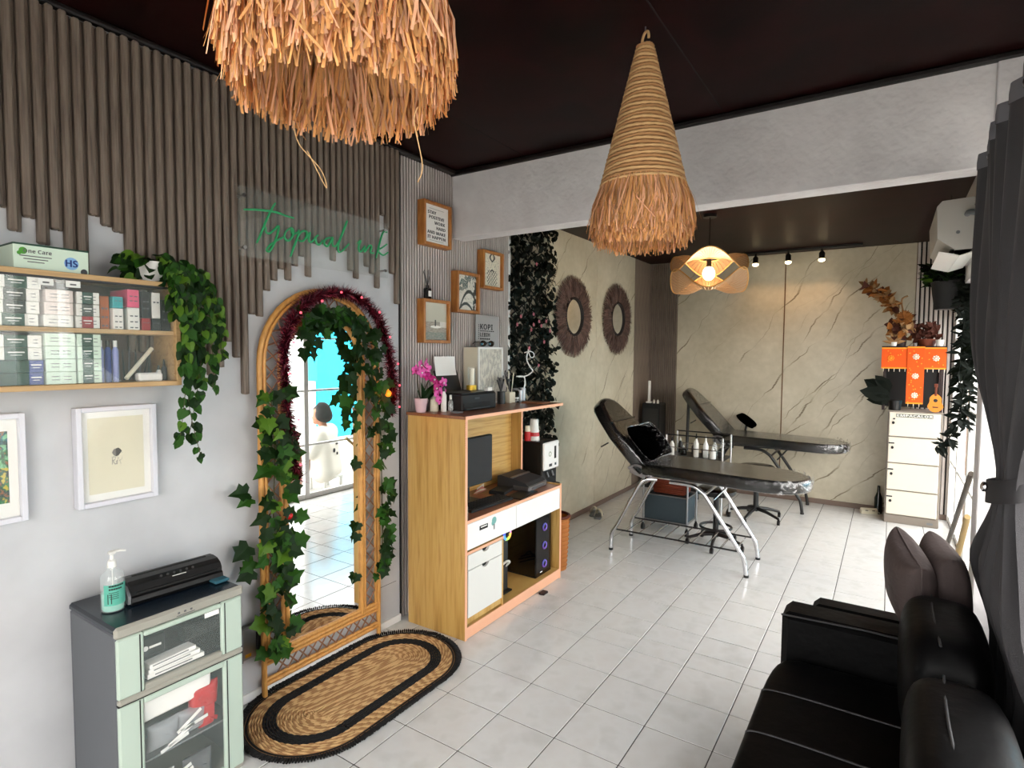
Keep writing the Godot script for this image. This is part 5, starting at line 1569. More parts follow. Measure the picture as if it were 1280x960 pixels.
	for k in 10:
		var bs := V(rf(-0.1, 0.12), 1.0, rf(-0.3, 0.3)).normalized()
		part("brush", B.new().cyl(V(0, 0.08, 0), bs * rf(0.16, 0.21), 0.003, 0.0045, 6), pick([M.black, M.ink_grey]), bp2)
	var jr := thing("jar", "dark glass jar with pale band between the brush pot and steel cup", "jar", V(0.19, ty, -2.03))
	part("body", B.new().lathe(Vector3.ZERO, [Vector2(0, 0), Vector2(0.026, 0), Vector2(0.026, 0.08), Vector2(0.018, 0.09), Vector2(0, 0.09)], 16), mat("dark_glass", Color(0.04, 0.07, 0.05), 0.1), jr)
	part("band", B.new().lathe(V(0, 0.03, 0), [Vector2(0.0265, 0), Vector2(0.0265, 0.008)], 16), M.paper, jr)
	part("lid", B.new().cyl(V(0, 0.09, 0), V(0, 0.105, 0), 0.02), M.grey_plastic, jr)
	for q in [["taller", -2.125, 0.10], ["shorter", -2.085, 0.09]]:
		var cpp := thing("steel_cup", "%s brushed steel tumbler at the right end of the desk top" % q[0], "cup", V(0.19, ty, q[1]))
		part("body", B.new().lathe(Vector3.ZERO, [Vector2(0, 0), Vector2(0.022, 0), Vector2(0.025, q[2]), Vector2(0.023, q[2]), Vector2(0.02, 0.004), Vector2(0, 0.004)], 18), M.steel, cpp)
	var ll := thing("led_lamp", "white bent wire lamp shaped like a dancer beside the green lattice", "lamp", V(0.13, ty, -2.20))
	part("base", B.new().lathe(Vector3.ZERO, [Vector2(0, 0), Vector2(0.024, 0), Vector2(0.024, 0.1), Vector2(0, 0.1)], 16), M.steel, ll)
	part("wire", B.new().tube(curve([V(0.01, 0.08, -0.02), V(0.015, 0.14, -0.03), V(0.015, 0.185, -0.01), V(0.015, 0.19, 0.09)], 8), 0.0055, 8), M.white_gloss, ll)
	part("wire", B.new().tube(curve([V(0.015, 0.185, 0.06), V(0.015, 0.19, -0.05), V(0.015, 0.225, -0.14), V(0.015, 0.26, -0.10), V(0.015, 0.31, -0.055), V(0.015, 0.36, -0.06), V(0.015, 0.385, -0.1)], 8), 0.0055, 8), M.white_gloss, ll)
	part("wire", B.new().tube(curve([V(0.015, 0.37, -0.02), V(0.015, 0.38, -0.09), V(0.015, 0.37, -0.15), V(0.015, 0.34, -0.16), V(0.015, 0.335, -0.11), V(0.015, 0.395, -0.07)], 8), 0.004, 8), M.white_gloss, ll)
	single("wooden_tray", "flat dark wooden tray at the right end of the desk top", "tray", B.new().slab(V(-0.09, 0, -0.06), V(0.09, 0.012, 0.06), 0.003), M.desk_top_wood, V(0.34, ty, -2.07))
	# water dispenser behind the desk's right end, cups on it
	var wd := thing("water_dispenser", "black water dispenser with white control panel beyond the desk's right end", "dispenser", V(0.15, 0, -2.44))
	part("body", B.new().slab(V(-0.12, 0.02, -0.12), V(0.10, 0.985, 0.12), 0.008), M.black, wd)
	part("base", B.new().slab(V(-0.11, 0, -0.11), V(0.10, 0.05, 0.11), 0.004), M.black_matt, wd)
	part("front_panel", B.new().slab(V(0.10, 0.76, -0.12), V(0.122, 0.98, 0.12), 0.008), M.white_gloss, wd)
	part("lower_front", B.new().slab(V(0.10, 0.04, -0.115), V(0.106, 0.62, 0.115), 0.003), M.black_gloss, wd)
	part("display", B.new().box(V(0.1225, 0.89, -0.055), V(0.002, 0.10, 0.03)), M.black, wd)
	part("buttons", B.new().box(V(0.1225, 0.795, 0.02), V(0.002, 0.022, 0.045)).box(V(0.1225, 0.795, -0.06), V(0.002, 0.02, 0.025)), M.dark_grey, wd)
	part("green_mark", B.new().tube(arc(V(0.1225, 0.885, 0.03), V(0, 0, 1), V(0, 1, 0), 0.018, 0, TAU, 16), 0.002, 5), M.leaf_light, wd)
	part("taps", B.new().cyl(V(0.10, 0.74, 0.04), V(0.115, 0.70, 0.04), 0.008).cyl(V(0.10, 0.74, -0.04), V(0.115, 0.70, -0.04), 0.008), M.grey_plastic, wd)
	part("drip_tray", B.new().slab(V(0.10, 0.62, -0.09), V(0.15, 0.64, 0.09), 0.003), M.black, wd)
	var pcup := thing("paper_cup", "white paper cup stack with a red band on the water dispenser", "cup", V(0.13, 0.985, -2.40))
	part("cup", B.new().lathe(Vector3.ZERO, [Vector2(0, 0), Vector2(0.044, 0), Vector2(0.032, 0.17), Vector2(0.0, 0.17)], 20), M.white_plastic, pcup)
	part("red_band", B.new().lathe(V(0, 0.035, 0), [Vector2(0.0435, 0), Vector2(0.0405, 0.03)], 20), M.red, pcup)
	var cc2 := thing("red_tin", "small red and white tin beside the paper cups on the dispenser", "tin", V(0.10, 0.985, -2.345))
	part("body", B.new().cyl(Vector3.ZERO, V(0, 0.075, 0), 0.026, -1, 16), M.red, cc2)
	part("lid", B.new().cyl(V(0, 0.075, 0), V(0, 0.12, 0), 0.024, 0.02, 16), M.cream, cc2)
	single("spoon_rest", "chrome spoon lying at the dispenser's front edge", "spoon", B.new().ell(V(0, 0.006, 0), V(0.012, 0.005, 0.02)).cyl(V(0, 0.006, -0.01), V(0, 0.008, -0.12), 0.003), M.chrome, V(0.21, 0.985, -2.335))
	# waste basket
	var wb := thing("waste_basket", "orange brown woven waste basket on the floor beyond the desk", "basket", V(0.36, 0, -2.36))
	part("body", B.new().lathe(Vector3.ZERO, [Vector2(0, 0), Vector2(0.085, 0), Vector2(0.105, 0.42), Vector2(0.10, 0.42), Vector2(0.08, 0.01), Vector2(0, 0.01)], 24), mat("basket_tan", Color(0.66, 0.40, 0.16), 0.7), wb)
	for k in 12:
		part("woven_ring", B.new().tube(arc(V(0, 0.03 + 0.034 * k, 0), V(1, 0, 0), V(0, 0, 1), 0.0865 + 0.0018 * k, 0, TAU, 26).slice(0, 26), 0.006, 5, true), M.basket_tan, wb)
	part("rim", B.new().tube(arc(V(0, 0.42, 0), V(1, 0, 0), V(0, 0, 1), 0.104, 0, TAU, 26).slice(0, 26), 0.011, 7, true), mat("basket_rim", Color(0.35, 0.12, 0.05), 0.6), wb)


func lattice_and_mirrors() -> void:
	var o := thing("leaf_lattice", "tall expanding lattice panel covered with dark artificial leaves and small pink flowers", "lattice", V(-0.13, 0.0, -2.71))
	for k in 17:
		for e in [-1.0, 1.0]:
			part("lattice_slat", B.new().cyl(V(0.004 * e, 0.62 + 0.11 * k, -0.36 * e), V(0.004 * e, 1.02 + 0.11 * k, 0.36 * e), 0.006, -1, 5), M.black, o)
	var b := B.new()
	var lm := leaf_shape("oval", 0.2, 0.2)
	for k in 2200:
		var y := rf(0.65, 2.84)
		var z := rf(-0.40, 0.365)
		if absf(z) > 0.34 and rng.randf() < 0.35:
			continue
		# loose diamonds stay open
		var g := sin((y * 8.7 + z * 8.7) * PI) * sin((y * 8.7 - z * 8.7) * PI)
		if g > 0.35 and rng.randf() < 0.8:
			continue
		b.add(lm, Transform3D(leaf_basis(V(rf(0, 0.5), rf(-1, 0.6), rf(-1, 1) + z), V(1, 0.3, 0) + rv(0.7), rf(0.045, 0.08)), V(rf(0.005, 0.06), y, z)))
	part("foliage", b, M.leaf_black, o).set_meta("kind", "stuff")
	mat("pale_pink", Color(0.74, 0.42, 0.47), 0.6)
	for k in 13:
		var y := rf(1.5, 2.1) if k < 9 else rf(1.35, 2.5)
		var p := V(0.075, y, rf(-0.36, 0.3))
		var fb := B.new()
		for j in 5:
			var a := TAU * j / 5.0
			fb.ell(p + V(0.004, 0.010 * sin(a), 0.010 * cos(a)), V(0.004, 0.008, 0.008), 4, 6)
		part("pink_flower", fb, M.pale_pink, o)
	# two round mirrors edged with brown fringe
	for q in [[-3.585, 2.05, 0.40, "nearer round wall mirror with a wide brown raffia fringe beside the green lattice"], [-4.675, 2.085, 0.405, "farther round wall mirror with a wide brown raffia fringe near the back corner"]]:
		var m := thing("fringed_mirror", q[3], "mirror", V(-0.15, q[1], q[0]))
		part("mirror_glass", B.new().cyl(V(0.012, 0, 0), V(0.016, 0, 0), 0.175, -1, 36), M.mirror, m)
		part("inner_ring", B.new().tube(arc(V(0.02, 0, 0), V(0, 0, 1), V(0, 1, 0), 0.182, 0, TAU, 40).slice(0, 40), 0.014, 8, true), mat("dark_rope", Color(0.09, 0.06, 0.055), 0.8), m)
		var fr := B.new()
		var fm := mat("brown_raffia", Color(1, 1, 1), 0.85)
		fm.vertex_color_use_as_albedo = true
		for k in 1500:
			var a := rf(0, TAU)
			var r0 := rf(0.18, 0.26)
			var r1: float = q[2] * rf(0.86, 1.04)
			var a2 := a + rf(-0.10, 0.10)
			var p0 := V(rf(0.008, 0.034), r0 * sin(a), r0 * cos(a))
			var p1 := V(rf(0.004, 0.03), r1 * sin(a2), r1 * cos(a2))
			var mid := (p0 + p1) * 0.5 + V(rf(0.005, 0.02), 0, 0)
			var w := Vector3(1, 0, 0).cross(p1 - p0).normalized() * 0.0035 + V(rf(-0.002, 0.002), 0, 0)
			var t := rf(0.5, 1.35)
			fr.tint = Color(0.13 * t, 0.075 * t, 0.06 * t)
			fr.quad(p0 - w, p0 + w, mid + w, mid - w, V(1, 0, 0))
			fr.quad(mid - w, mid + w, p1 + w * 0.4, p1 - w * 0.4, V(1, 0, 0))
		part("fringe", fr, fm, m).set_meta("kind", "stuff")


func bed(label: String, at: Vector3, lm: Material, rack: bool) -> Node3D:
	# origin on the floor below the hinge; the pad runs along +x, z is the width
	var o := thing("treatment_bed", label, "bed", at, 0.0)
	if not M.has("film"):
		mat("film", Color(0.86, 0.86, 0.87, 0.28), 0.25).transparency = BaseMaterial3D.TRANSPARENCY_ALPHA
	var vinyl := mat("vinyl", Color(0.016, 0.014, 0.014), 0.16)
	if not vinyl.normal_enabled:
		relief(vinyl, bump_tex(256, 0.012, 5, 79), 0.5)
		vinyl.uv1_triplanar = true
		vinyl.uv1_scale = V(2.2, 2.2, 2.2)
	# seat pad: rounded slab with a round foot end
	var poly := PackedVector2Array()
	for p in [Vector2(0.0, 0.28), Vector2(0.0, -0.28), Vector2(0.95, -0.28)]:
		poly.append(p)
	for k in 9:
		var a := -PI / 2 + PI * k / 8.0
		poly.append(Vector2(0.95 + 0.27 * cos(a), 0.28 * sin(a)))
	poly.append(Vector2(0.95, 0.28))
	var pad := func(scale_in: float, y0: float, y1: float, round_edge: float) -> B:
		var b := B.new()
		var c := Vector2(0.6, 0.0)
		var rows := []
		for q in [[1.0 - round_edge * 1.6, y0], [1.0 - round_edge * 0.4, y0 + 0.008], [1.0, y0 + 0.03], [1.0, y1 - 0.03], [1.0 - round_edge * 0.4, y1 - 0.008], [1.0 - round_edge * 1.6, y1]]:
			var row := PackedVector3Array()
			for p in poly:
				var e: Vector2 = c + (p - c) * scale_in * q[0]
				row.append(V(e.x, q[1] - 0.02 * e.x, e.y))
			rows.append(row)
		b.grid(rows, false, true)
		b.fan(rows[0], V(0, -1, 0))
		b.fan(rows[-1], V(0, 1, 0))
		return b
	var sp := part("seat_pad", pad.call(1.0, 0.69, 0.785, 0.03), vinyl, o)
	part("plastic_wrap", pad.call(1.006, 0.686, 0.789, 0.03), M.wrap, sp)
	var fold := B.new()
	for k in 70:
		var a := rf(-1.35, 1.35)
		var p := V(0.945 + 0.282 * cos(a), rf(0.675, 0.775), 0.285 * sin(a))
		var out := V(cos(a), 0, sin(a))
		var w := V(-sin(a), rf(-0.6, 0.6), cos(a)) * rf(0.008, 0.03)
		fold.tri(p - w, p + w, p + out * rf(0.0, 0.008) + V(0, rf(-0.035, 0.035), 0), out)
	part("film_folds", fold, M.film, sp).set_meta("kind", "stuff")
	# back rest, narrowing to a rounded head
	var tilt := deg_to_rad(47)
	var along := V(-cos(tilt), sin(tilt), 0)
	var up := V(sin(tilt), cos(tilt), 0)
	var bp := PackedVector2Array([Vector2(-0.27, 0.02), Vector2(0.27, 0.02), Vector2(0.28, 0.40), Vector2(0.22, 0.60)])
	for k in 7:
		var a := deg_to_rad(20 + 140.0 * k / 6)
		bp.append(Vector2(0.19 * cos(a), 0.66 + 0.10 * sin(a)))
	bp.append(Vector2(-0.22, 0.60))
	bp.append(Vector2(-0.28, 0.40))
	var bb := func(g: float) -> B:
		var b := B.new()
		var rows := []
		for q in [[0.90, -0.052], [0.98, -0.044], [1.0, -0.025], [1.0, 0.03], [0.97, 0.05], [0.88, 0.058]]:
			var row := PackedVector3Array()
			for p in bp:
				var e: Vector2 = Vector2(0, 0.4) + (p - Vector2(0, 0.4)) * g * q[0]
				row.append(V(0.02, 0.70, 0) + along * e.y + V(0, 0, e.x) + up * q[1] * g)
			rows.append(row)
		b.grid(rows, false, true)
		b.fan(rows[0], -up)
		b.fan(rows[-1], up)
		return b
	var br := part("back_rest", bb.call(1.0), vinyl, o)
	part("plastic_wrap", bb.call(1.012), M.wrap, br)
	part("seam", B.new().tube([V(0.02, 0.70, -0.27) + along * 0.5 + up * 0.055, V(0.02, 0.70, 0) + along * 0.5 + up * 0.062, V(0.02, 0.70, 0.27) + along * 0.5 + up * 0.055], 0.006, 6), vinyl, br)
	# frame under the pad
	for z in [-0.2, 0.2]:
		part("rail", B.new().box(V(0.5, 0.675, z), V(1.0, 0.025, 0.03), 0.004), lm, o)
	part("hinge_bracket", B.new().box(V(-0.04, 0.70, 0.26), V(0.14, 0.05, 0.012), 0.004, Basis(V(0, 0, 1), -0.3)).tube(curve([V(-0.12, 0.73, 0.262), V(-0.06, 0.765, 0.262), V(0.02, 0.74, 0.262), V(0.08, 0.68, 0.262)], 5), 0.014, 7), M.steel, o)
	part("back_strut", B.new().cyl(V(-0.30, 0.95, 0.02), V(0.10, 0.66, 0.02), 0.012), lm, o)
	part("lever", B.new().cyl(V(-0.3, 0.93, 0.27), V(-0.36, 0.89, 0.29), 0.006), M.black, o)
	# legs: two bent tubes at each end, joined at the top
	for z in [-0.23, 0.23]:
		part("leg", B.new().tube(curve([V(-0.28, 0.012, z), V(-0.275, 0.14, z), V(-0.22, 0.24, z), V(-0.08, 0.52, z), V(-0.02, 0.62, z), V(0.02, 0.645, z * 0.9), V(0.10, 0.648, z * 0.8)], 6), 0.016, 10), lm, o)
		part("leg", B.new().tube(curve([V(0.82, 0.012, z), V(0.80, 0.13, z), V(0.76, 0.20, z), V(0.53, 0.54, z), V(0.46, 0.615, z), V(0.38, 0.648, z), V(0.22, 0.652, z)], 6), 0.016, 10), lm, o)
		for x in [-0.28, 0.82]:
			part("foot", B.new().cyl(V(x, 0.0, z), V(x, 0.018, z), 0.019), M.black, o)
	for q in [[-0.06, 0.57], [0.50, 0.59]]:
		part("cross_bar", B.new().cyl(V(q[0], q[1], -0.23), V(q[0], q[1], 0.23), 0.011), lm, o)
	part("brace", B.new().tube([V(0.56, 0.55, 0.2), V(0.62, 0.63, 0.0), V(0.70, 0.665, -0.05)], 0.008, 7), lm, o)
	part("brace", B.new().tube([V(0.56, 0.55, -0.2), V(0.62, 0.63, 0.0)], 0.008, 7), lm, o)
	if rack:
		for z in [0.21, -0.21]:
			part("rack_bar", B.new().cyl(V(-0.24, 0.18, z), V(0.77, 0.18, z), 0.007), M.black, o)
		for k in 9:
			part("rack_rung", B.new().cyl(V(-0.15 + 0.11 * k, 0.18, -0.21), V(-0.15 + 0.11 * k, 0.18, 0.21), 0.005, -1, 7), lm, o)
	return o


func five_star(o: Node3D, r: float, m: Material, turn: float, y := 0.06) -> void:
	for k in 5:
		var a := turn + TAU * k / 5.0
		var d := V(cos(a), 0, sin(a))
		var arm := part("base_arm", B.new().tube([V(0, y + 0.05, 0), d * r * 0.5 + V(0, y + 0.035, 0), d * r + V(0, y, 0)], [0.022, 0.017, 0.012], 8), m, o)
		part("caster", B.new().cyl(d * r + V(-0.012, 0.025, 0), d * r + V(0.012, 0.025, 0), 0.025, -1, 14).cyl(d * r + V(0, 0.03, 0), d * r + V(0, y, 0), 0.009), m, arm)


func treatment_room() -> void:
	bed("black massage bed in clear plastic wrap on chrome legs, nearest the desk", V(0.83, 0, -3.23), M.chrome, true)
	var b2 := bed("black massage bed in clear plastic wrap on black legs by the back wall", V(0.96, 0, -5.40), M.black, false)
	part("arm_pad", B.new().add(cushion(V(0.13, 0.12, 0.05), 10), Transform3D(Basis(V(0.75, -0.55, 0), V(0.0, 0.0, 1.0), V(0.5, 0.75, 0)), V(0.14, 0.90, -0.30))), M.vinyl, b2)
	part("arm_post", B.new().cyl(V(0.1, 0.66, -0.33), V(0.14, 0.90, -0.36), 0.014), M.black, b2)
	part("head_prop", B.new().cyl(V(-0.42, 0.55, 0.2), V(-0.44, 1.12, 0.1), 0.018), M.black, b2)
	# lumbar cushion on the near bed
	var tilt := deg_to_rad(47)
	var lc := thing("lumbar_cushion", "black cushion in crumpled clear film lying against the nearest bed's back rest", "cushion", V(0.72, 0.86, -3.22))
	var cb := Basis(V(0, 0, 1), V(-cos(tilt), sin(tilt), 0), V(sin(tilt), cos(tilt), 0))
	part("pad", B.new().add(cushion(V(0.23, 0.17, 0.075), 14), Transform3D(cb, V(0.08, 0.08, 0))), M.vinyl, lc)
	part("film", B.new().add(cushion(V(0.236, 0.176, 0.08), 14), Transform3D(cb, V(0.08, 0.08, 0))), M.wrap, lc)
	# storage trolley under the near bed
	mat("slate_blue", Color(0.17, 0.23, 0.26), 0.5)
	mat("brown_weave", Color(0.45, 0.17, 0.06), 0.6)
	var t := thing("drawer_trolley", "steel framed trolley with a slate blue bin under the nearest bed", "trolley", V(0.78, 0, -3.86))
	for x in [-0.21, 0.21]:
		for z in [-0.15, 0.15]:
			part("post", B.new().cyl(V(x, 0.07, z), V(x, 0.60, z), 0.009), M.steel, t)
			part("caster", B.new().cyl(V(x - 0.012, 0.03, z), V(x + 0.012, 0.03, z), 0.03, -1, 14).cyl(V(x, 0.03, z), V(x, 0.075, z), 0.010), M.black, t)
	for y in [0.11, 0.355, 0.59]:
		for z in [-0.15, 0.15]:
			part("rail", B.new().cyl(V(-0.21, y, z), V(0.21, y, z), 0.006), M.steel, t)
		for x in [-0.21, 0.21]:
			part("rail", B.new().cyl(V(x, y, -0.15), V(x, y, 0.15), 0.006), M.steel, t)
	part("bin", B.new().slab(V(-0.2, 0.115, 0.13), V(0.2, 0.345, 0.142), 0.003).slab(V(-0.2, 0.115, -0.142), V(0.2, 0.345, -0.13), 0.003).slab(V(-0.2, 0.115, -0.13), V(-0.19, 0.345, 0.13), 0.003).slab(V(0.19, 0.115, -0.13), V(0.2, 0.345, 0.13), 0.003).slab(V(-0.2, 0.112, -0.14), V(0.2, 0.12, 0.14)), M.slate_blue, t)
	part("dark_lining", B.new().slab(V(-0.188, 0.12, -0.128), V(0.188, 0.30, 0.128)), M.black_matt, t)
	var bk := thing("woven_basket", "reddish brown woven basket on the trolley under the nearest bed", "basket", V(0.80, 0.365, -3.86))
	for k in 9:
		var pts := []
		for c in [V(-0.14, 0, -0.10), V(0.14, 0, -0.10), V(0.14, 0, 0.10), V(-0.14, 0, 0.10)]:
			pts.append(c * (1.0 + 0.012 * k) + V(0, 0.01 + 0.017 * k, 0))
		part("weave_row", B.new().tube(pts, 0.010, 6, true), M.brown_weave, bk)
	part("floor_board", B.new().slab(V(-0.14, 0, -0.1), V(0.14, 0.01, 0.1)), M.brown_weave, bk)
	# work cart between the beds with bottles
	var w := thing("work_cart", "black two tier work cart crowded with bottles between the two beds", "cart", V(0.88, 0, -4.45))
	for x in [-0.28, 0.28]:
		for z in [-0.18, 0.18]:
			part("post", B.new().cyl(V(x, 0.05, z), V(x, 0.86, z), 0.010), M.chrome, w)
			part("caster", B.new().cyl(V(x - 0.012, 0.027, z), V(x + 0.012, 0.027, z), 0.027, -1, 12), M.black, w)
	for y in [0.28, 0.62]:
		part("tray", B.new().slab(V(-0.28, y, -0.18), V(0.28, y + 0.02, 0.18), 0.004), M.black, w)
		for z in [-0.18, 0.18]:
			part("guard_rail", B.new().cyl(V(-0.28, y + 0.11, z), V(0.28, y + 0.11, z), 0.005), M.chrome, w)
	for z in [-0.18, 0.18]:
		part("handle_rail", B.new().cyl(V(-0.28, 0.86, z), V(0.28, 0.86, z), 0.007), M.black, w)
	var spots := [[0.64, -4.33, 0.19, "white_plastic", "white squeeze bottle at the left of the cart's top tray"], [0.66, -4.55, 0.16, "black", "black pump bottle at the back left of the cart's top tray"], [0.74, -4.40, 0.10, "black_gloss", "black tub beside the white squeeze bottle on the cart"], [0.88, -4.36, 0.24, "white_plastic", "tall white spray bottle at the middle of the cart"], [0.97, -4.38, 0.22, "white_gloss", "second tall white spray bottle right of the cart's middle"], [0.82, -4.52, 0.14, "dark_grey", "grey jar at the back middle of the cart"], [1.05, -4.34, 0.12, "white_plastic", "short white bottle near the cart's right post"], [1.02, -4.54, 0.18, "clear_plastic", "clear bottle at the back right of the cart"], [1.11, -4.44, 0.13, "black", "black bottle at the right end of the cart"], [0.93, -4.50, 0.11, "black", "black ink pot behind the spray bottles on the cart"]]
	for q in spots:
		var c := thing("spray_bottle", q[4], "bottle", V(q[0], 0.64, q[1]))
		var h: float = q[2]
		var r := 0.032 if h < 0.15 else 0.027
		part("body", B.new().lathe(Vector3.ZERO, [Vector2(0, 0), Vector2(r, 0), Vector2(r, h * 0.55), Vector2(r * 0.35, h * 0.75), Vector2(r * 0.3, h * 0.8)], 14), M[q[3]], c)
		part("nozzle", B.new().cyl(V(0, h * 0.78, 0), V(0, h, 0), r * 0.4, r * 0.15, 10), M.white_plastic if rng.randf() < 0.7 else M.black, c)
	for q in [[0.70, "white tissue roll on the cart's lower tray at the left", 0.0], [0.98, "white wipe box on the cart's lower tray at the right", 1.0]]:
		var c := thing("wipe_pack", q[1], "pack", V(q[0], 0.30, -4.36))
		part("body", B.new().box(V(0, 0.05, 0), V(0.13, 0.10, 0.12), 0.015) if q[2] > 0 else B.new().cyl(V(-0.07, 0.05, 0), V(0.07, 0.05, 0), 0.05, -1, 18), M.white_plastic, c)
		part("dark_label", B.new().box(V(0, 0.05, 0.0605), V(0.06, 0.04, 0.001)) if q[2] > 0 else B.new().cyl(V(-0.071, 0.05, 0), V(0.071, 0.05, 0), 0.02, -1, 12), M.ink_grey, c)
	# rolling stools
	var s := thing("rolling_stool", "black round rolling stool with five casters in front of the far bed", "stool", V(1.40, 0, -4.72))
	part("seat", B.new().lathe(V(0, 0.48, 0), [Vector2(0, 0), Vector2(0.16, 0), Vector2(0.185, 0.02), Vector2(0.185, 0.05), Vector2(0.16, 0.072), Vector2(0, 0.08)], 28), M.vinyl, s)
	part("column", B.new().cyl(V(0, 0.08, 0), V(0, 0.48, 0), 0.025), M.black, s)
	five_star(s, 0.27, M.black, 0.5)
	var s2 := thing("rolling_stool", "low black stool with looped base tucked under the nearest bed's foot end", "stool", V(1.27, 0, -3.62))
	part("seat", B.new().lathe(V(0, 0.46, 0), [Vector2(0, 0), Vector2(0.15, 0), Vector2(0.165, 0.02), Vector2(0.165, 0.045), Vector2(0.14, 0.06), Vector2(0, 0.065)], 28), M.vinyl, s2)
	part("column", B.new().cyl(V(0, 0.08, 0), V(0, 0.46, 0), 0.024), M.black, s2)
	five_star(s2, 0.24, mat("base_brown", Color(0.09, 0.06, 0.06), 0.4), 0.2)
	part("foot_ring", B.new().tube(arc(V(0, 0.17, 0), V(1, 0, 0), V(0, 0, 1), 0.13, 0, TAU, 26).slice(0, 26), 0.012, 8, true), M.base_brown, s2)
	# slippers by the left wall
	for q in [[-0.03, -3.90, "left"], [0.05, -3.84, "right"]]:
		var c := thing("slipper", "pale grey slipper by the left marble wall, the %s one of the pair" % q[2], "slipper", V(q[0], 0, q[1]), 0.25, "pair of slippers")
		part("sole", B.new().box(V(0, 0.012, 0), V(0.075, 0.024, 0.2), 0.010), M.grey_plastic, c)
		var rows := []
		for k in 7:
			var a := PI * k / 6.0
			rows.append(PackedVector3Array([V(0.04 * cos(a), 0.015 + 0.085 * sin(a), 0.06), V(0.042 * cos(a), 0.015 + 0.075 * sin(a), -0.01), V(0.03 * cos(a), 0.015 + 0.04 * sin(a), -0.08)]))
		part("upper", B.new().grid(rows), M.cream, c)
	# black tower in the back corner
	var tw := thing("air_purifier", "black tower appliance with a white stick standing on it in the back left corner", "appliance", V(0.02, 0, -5.52))
	part("body", B.new().slab(V(-0.115, 0.0, -0.12), V(0.115, 1.07, 0.12), 0.012), M.black_matt, tw)
	part("grille", B.new().slab(V(-0.09, 0.55, 0.118), V(0.09, 1.0, 0.1225)), M.black, tw)
	single("white_stick", "white upright stick lamp on top of the black tower", "stick", B.new().box(V(0, 0.14, 0), V(0.03, 0.28, 0.03), 0.006).box(V(0.0, 0.01, 0), V(0.07, 0.02, 0.06), 0.006), M.white_plastic, V(-0.02, 1.07, -5.45))
	for q in [[0.05, "left"], [0.10, "right"]]:
		single("little_bottle", "tiny white bottle on the black tower, the %s of two" % q[0 + 1], "bottle", B.new().lathe(Vector3.ZERO, [Vector2(0, 0), Vector2(0.014, 0), Vector2(0.014, 0.03), Vector2(0.006, 0.045), Vector2(0, 0.05)], 12), M.white_plastic, V(q[0], 1.07, -5.43))
	# power strip and bottle by the locker
	var ps := thing("power_strip", "cream power strip with two dark sockets on the floor beside the locker", "power strip", V(2.37, 0, -5.60), 0.35)
	part("body", B.new().box(V(0, 0.03, 0), V(0.16, 0.05, 0.055), 0.006, Basis(V(1, 0, 0), 0.4)), M.cream, ps)
	for x in [-0.03, 0.035]:
		part("socket", B.new().box(V(x, 0.036, 0.027), V(0.03, 0.022, 0.008), 0.003, Basis(V(1, 0, 0), 0.4)), M.dark_brown, ps)
	part("cord", B.new().tube(curve([V(0.08, 0.02, 0), V(0.12, 0.008, -0.03), V(0.13, 0.008, -0.12), V(0.05, 0.008, -0.14)], 6), 0.005, 6), M.cream, ps)
	var gb := thing("wine_bottle", "dark green bottle standing against the back wall left of the locker", "bottle", V(2.45, 0, -5.68))
	part("body", B.new().lathe(Vector3.ZERO, [Vector2(0, 0), Vector2(0.037, 0), Vector2(0.037, 0.17), Vector2(0.014, 0.23), Vector2(0.014, 0.30), Vector2(0, 0.30)], 18), M.dark_glass, gb)
	locker()
	decor()


func locker() -> void:
	mat("locker_white", Color(0.86, 0.83, 0.77), 0.4)
	mat("locker_body", Color(0.52, 0.48, 0.44), 0.5)
	var o := thing("steel_locker", "cream four door steel locker with hasp locks under the orange cloth stand", "locker", V(2.728, 0, -5.55))
	part("body", B.new().slab(V(-0.225, 0, -0.2), V(0.225, 1.135, 0.185), 0.004), M.locker_body, o)
	var ys := [0.085, 0.335, 0.61, 0.875, 1.125]
	for k in 4:
		var d := part("locker_door", B.new().slab(V(-0.212, ys[k] + 0.006, 0.183), V(0.205, ys[k + 1] - 0.006, 0.203), 0.005), M.locker_white, o)
		var y: float = ys[k + 1] - 0.065
		part("hasp", B.new().box(V(-0.185 if k < 3 else -0.17, y if k < 3 else y - 0.005, 0.206), V(0.05 if k < 3 else 0.018, 0.012, 0.012), 0.003), M.dark_grey, d)
		part("padlock", B.new().ell(V(-0.176, y - 0.045, 0.208), V(0.012, 0.015, 0.008), 6, 10), M.ink, d)
	part("plinth", B.new().slab(V(-0.222, 0.0, 0.18), V(0.222, 0.08, 0.196), 0.003), M.locker_body, o)
	part("plate", B.new().box(V(0.19 - 0.035, 0.035, 0.197), V(0.05, 0.02, 0.001)), M.grey_plastic, o)
	var st := part("sign_strip", B.new().box(V(-0.005, 1.09, 0.204), V(0.30, 0.035, 0.003), 0.001), mat("strip_grey", Color(0.42, 0.42, 0.38), 0.5), o)
	write(st, "EMPACALOR", V(-0.005, 1.09, 0.2058), V(1, 0, 0), Vector3.UP, 0.024, M.white_plastic, 1.55)


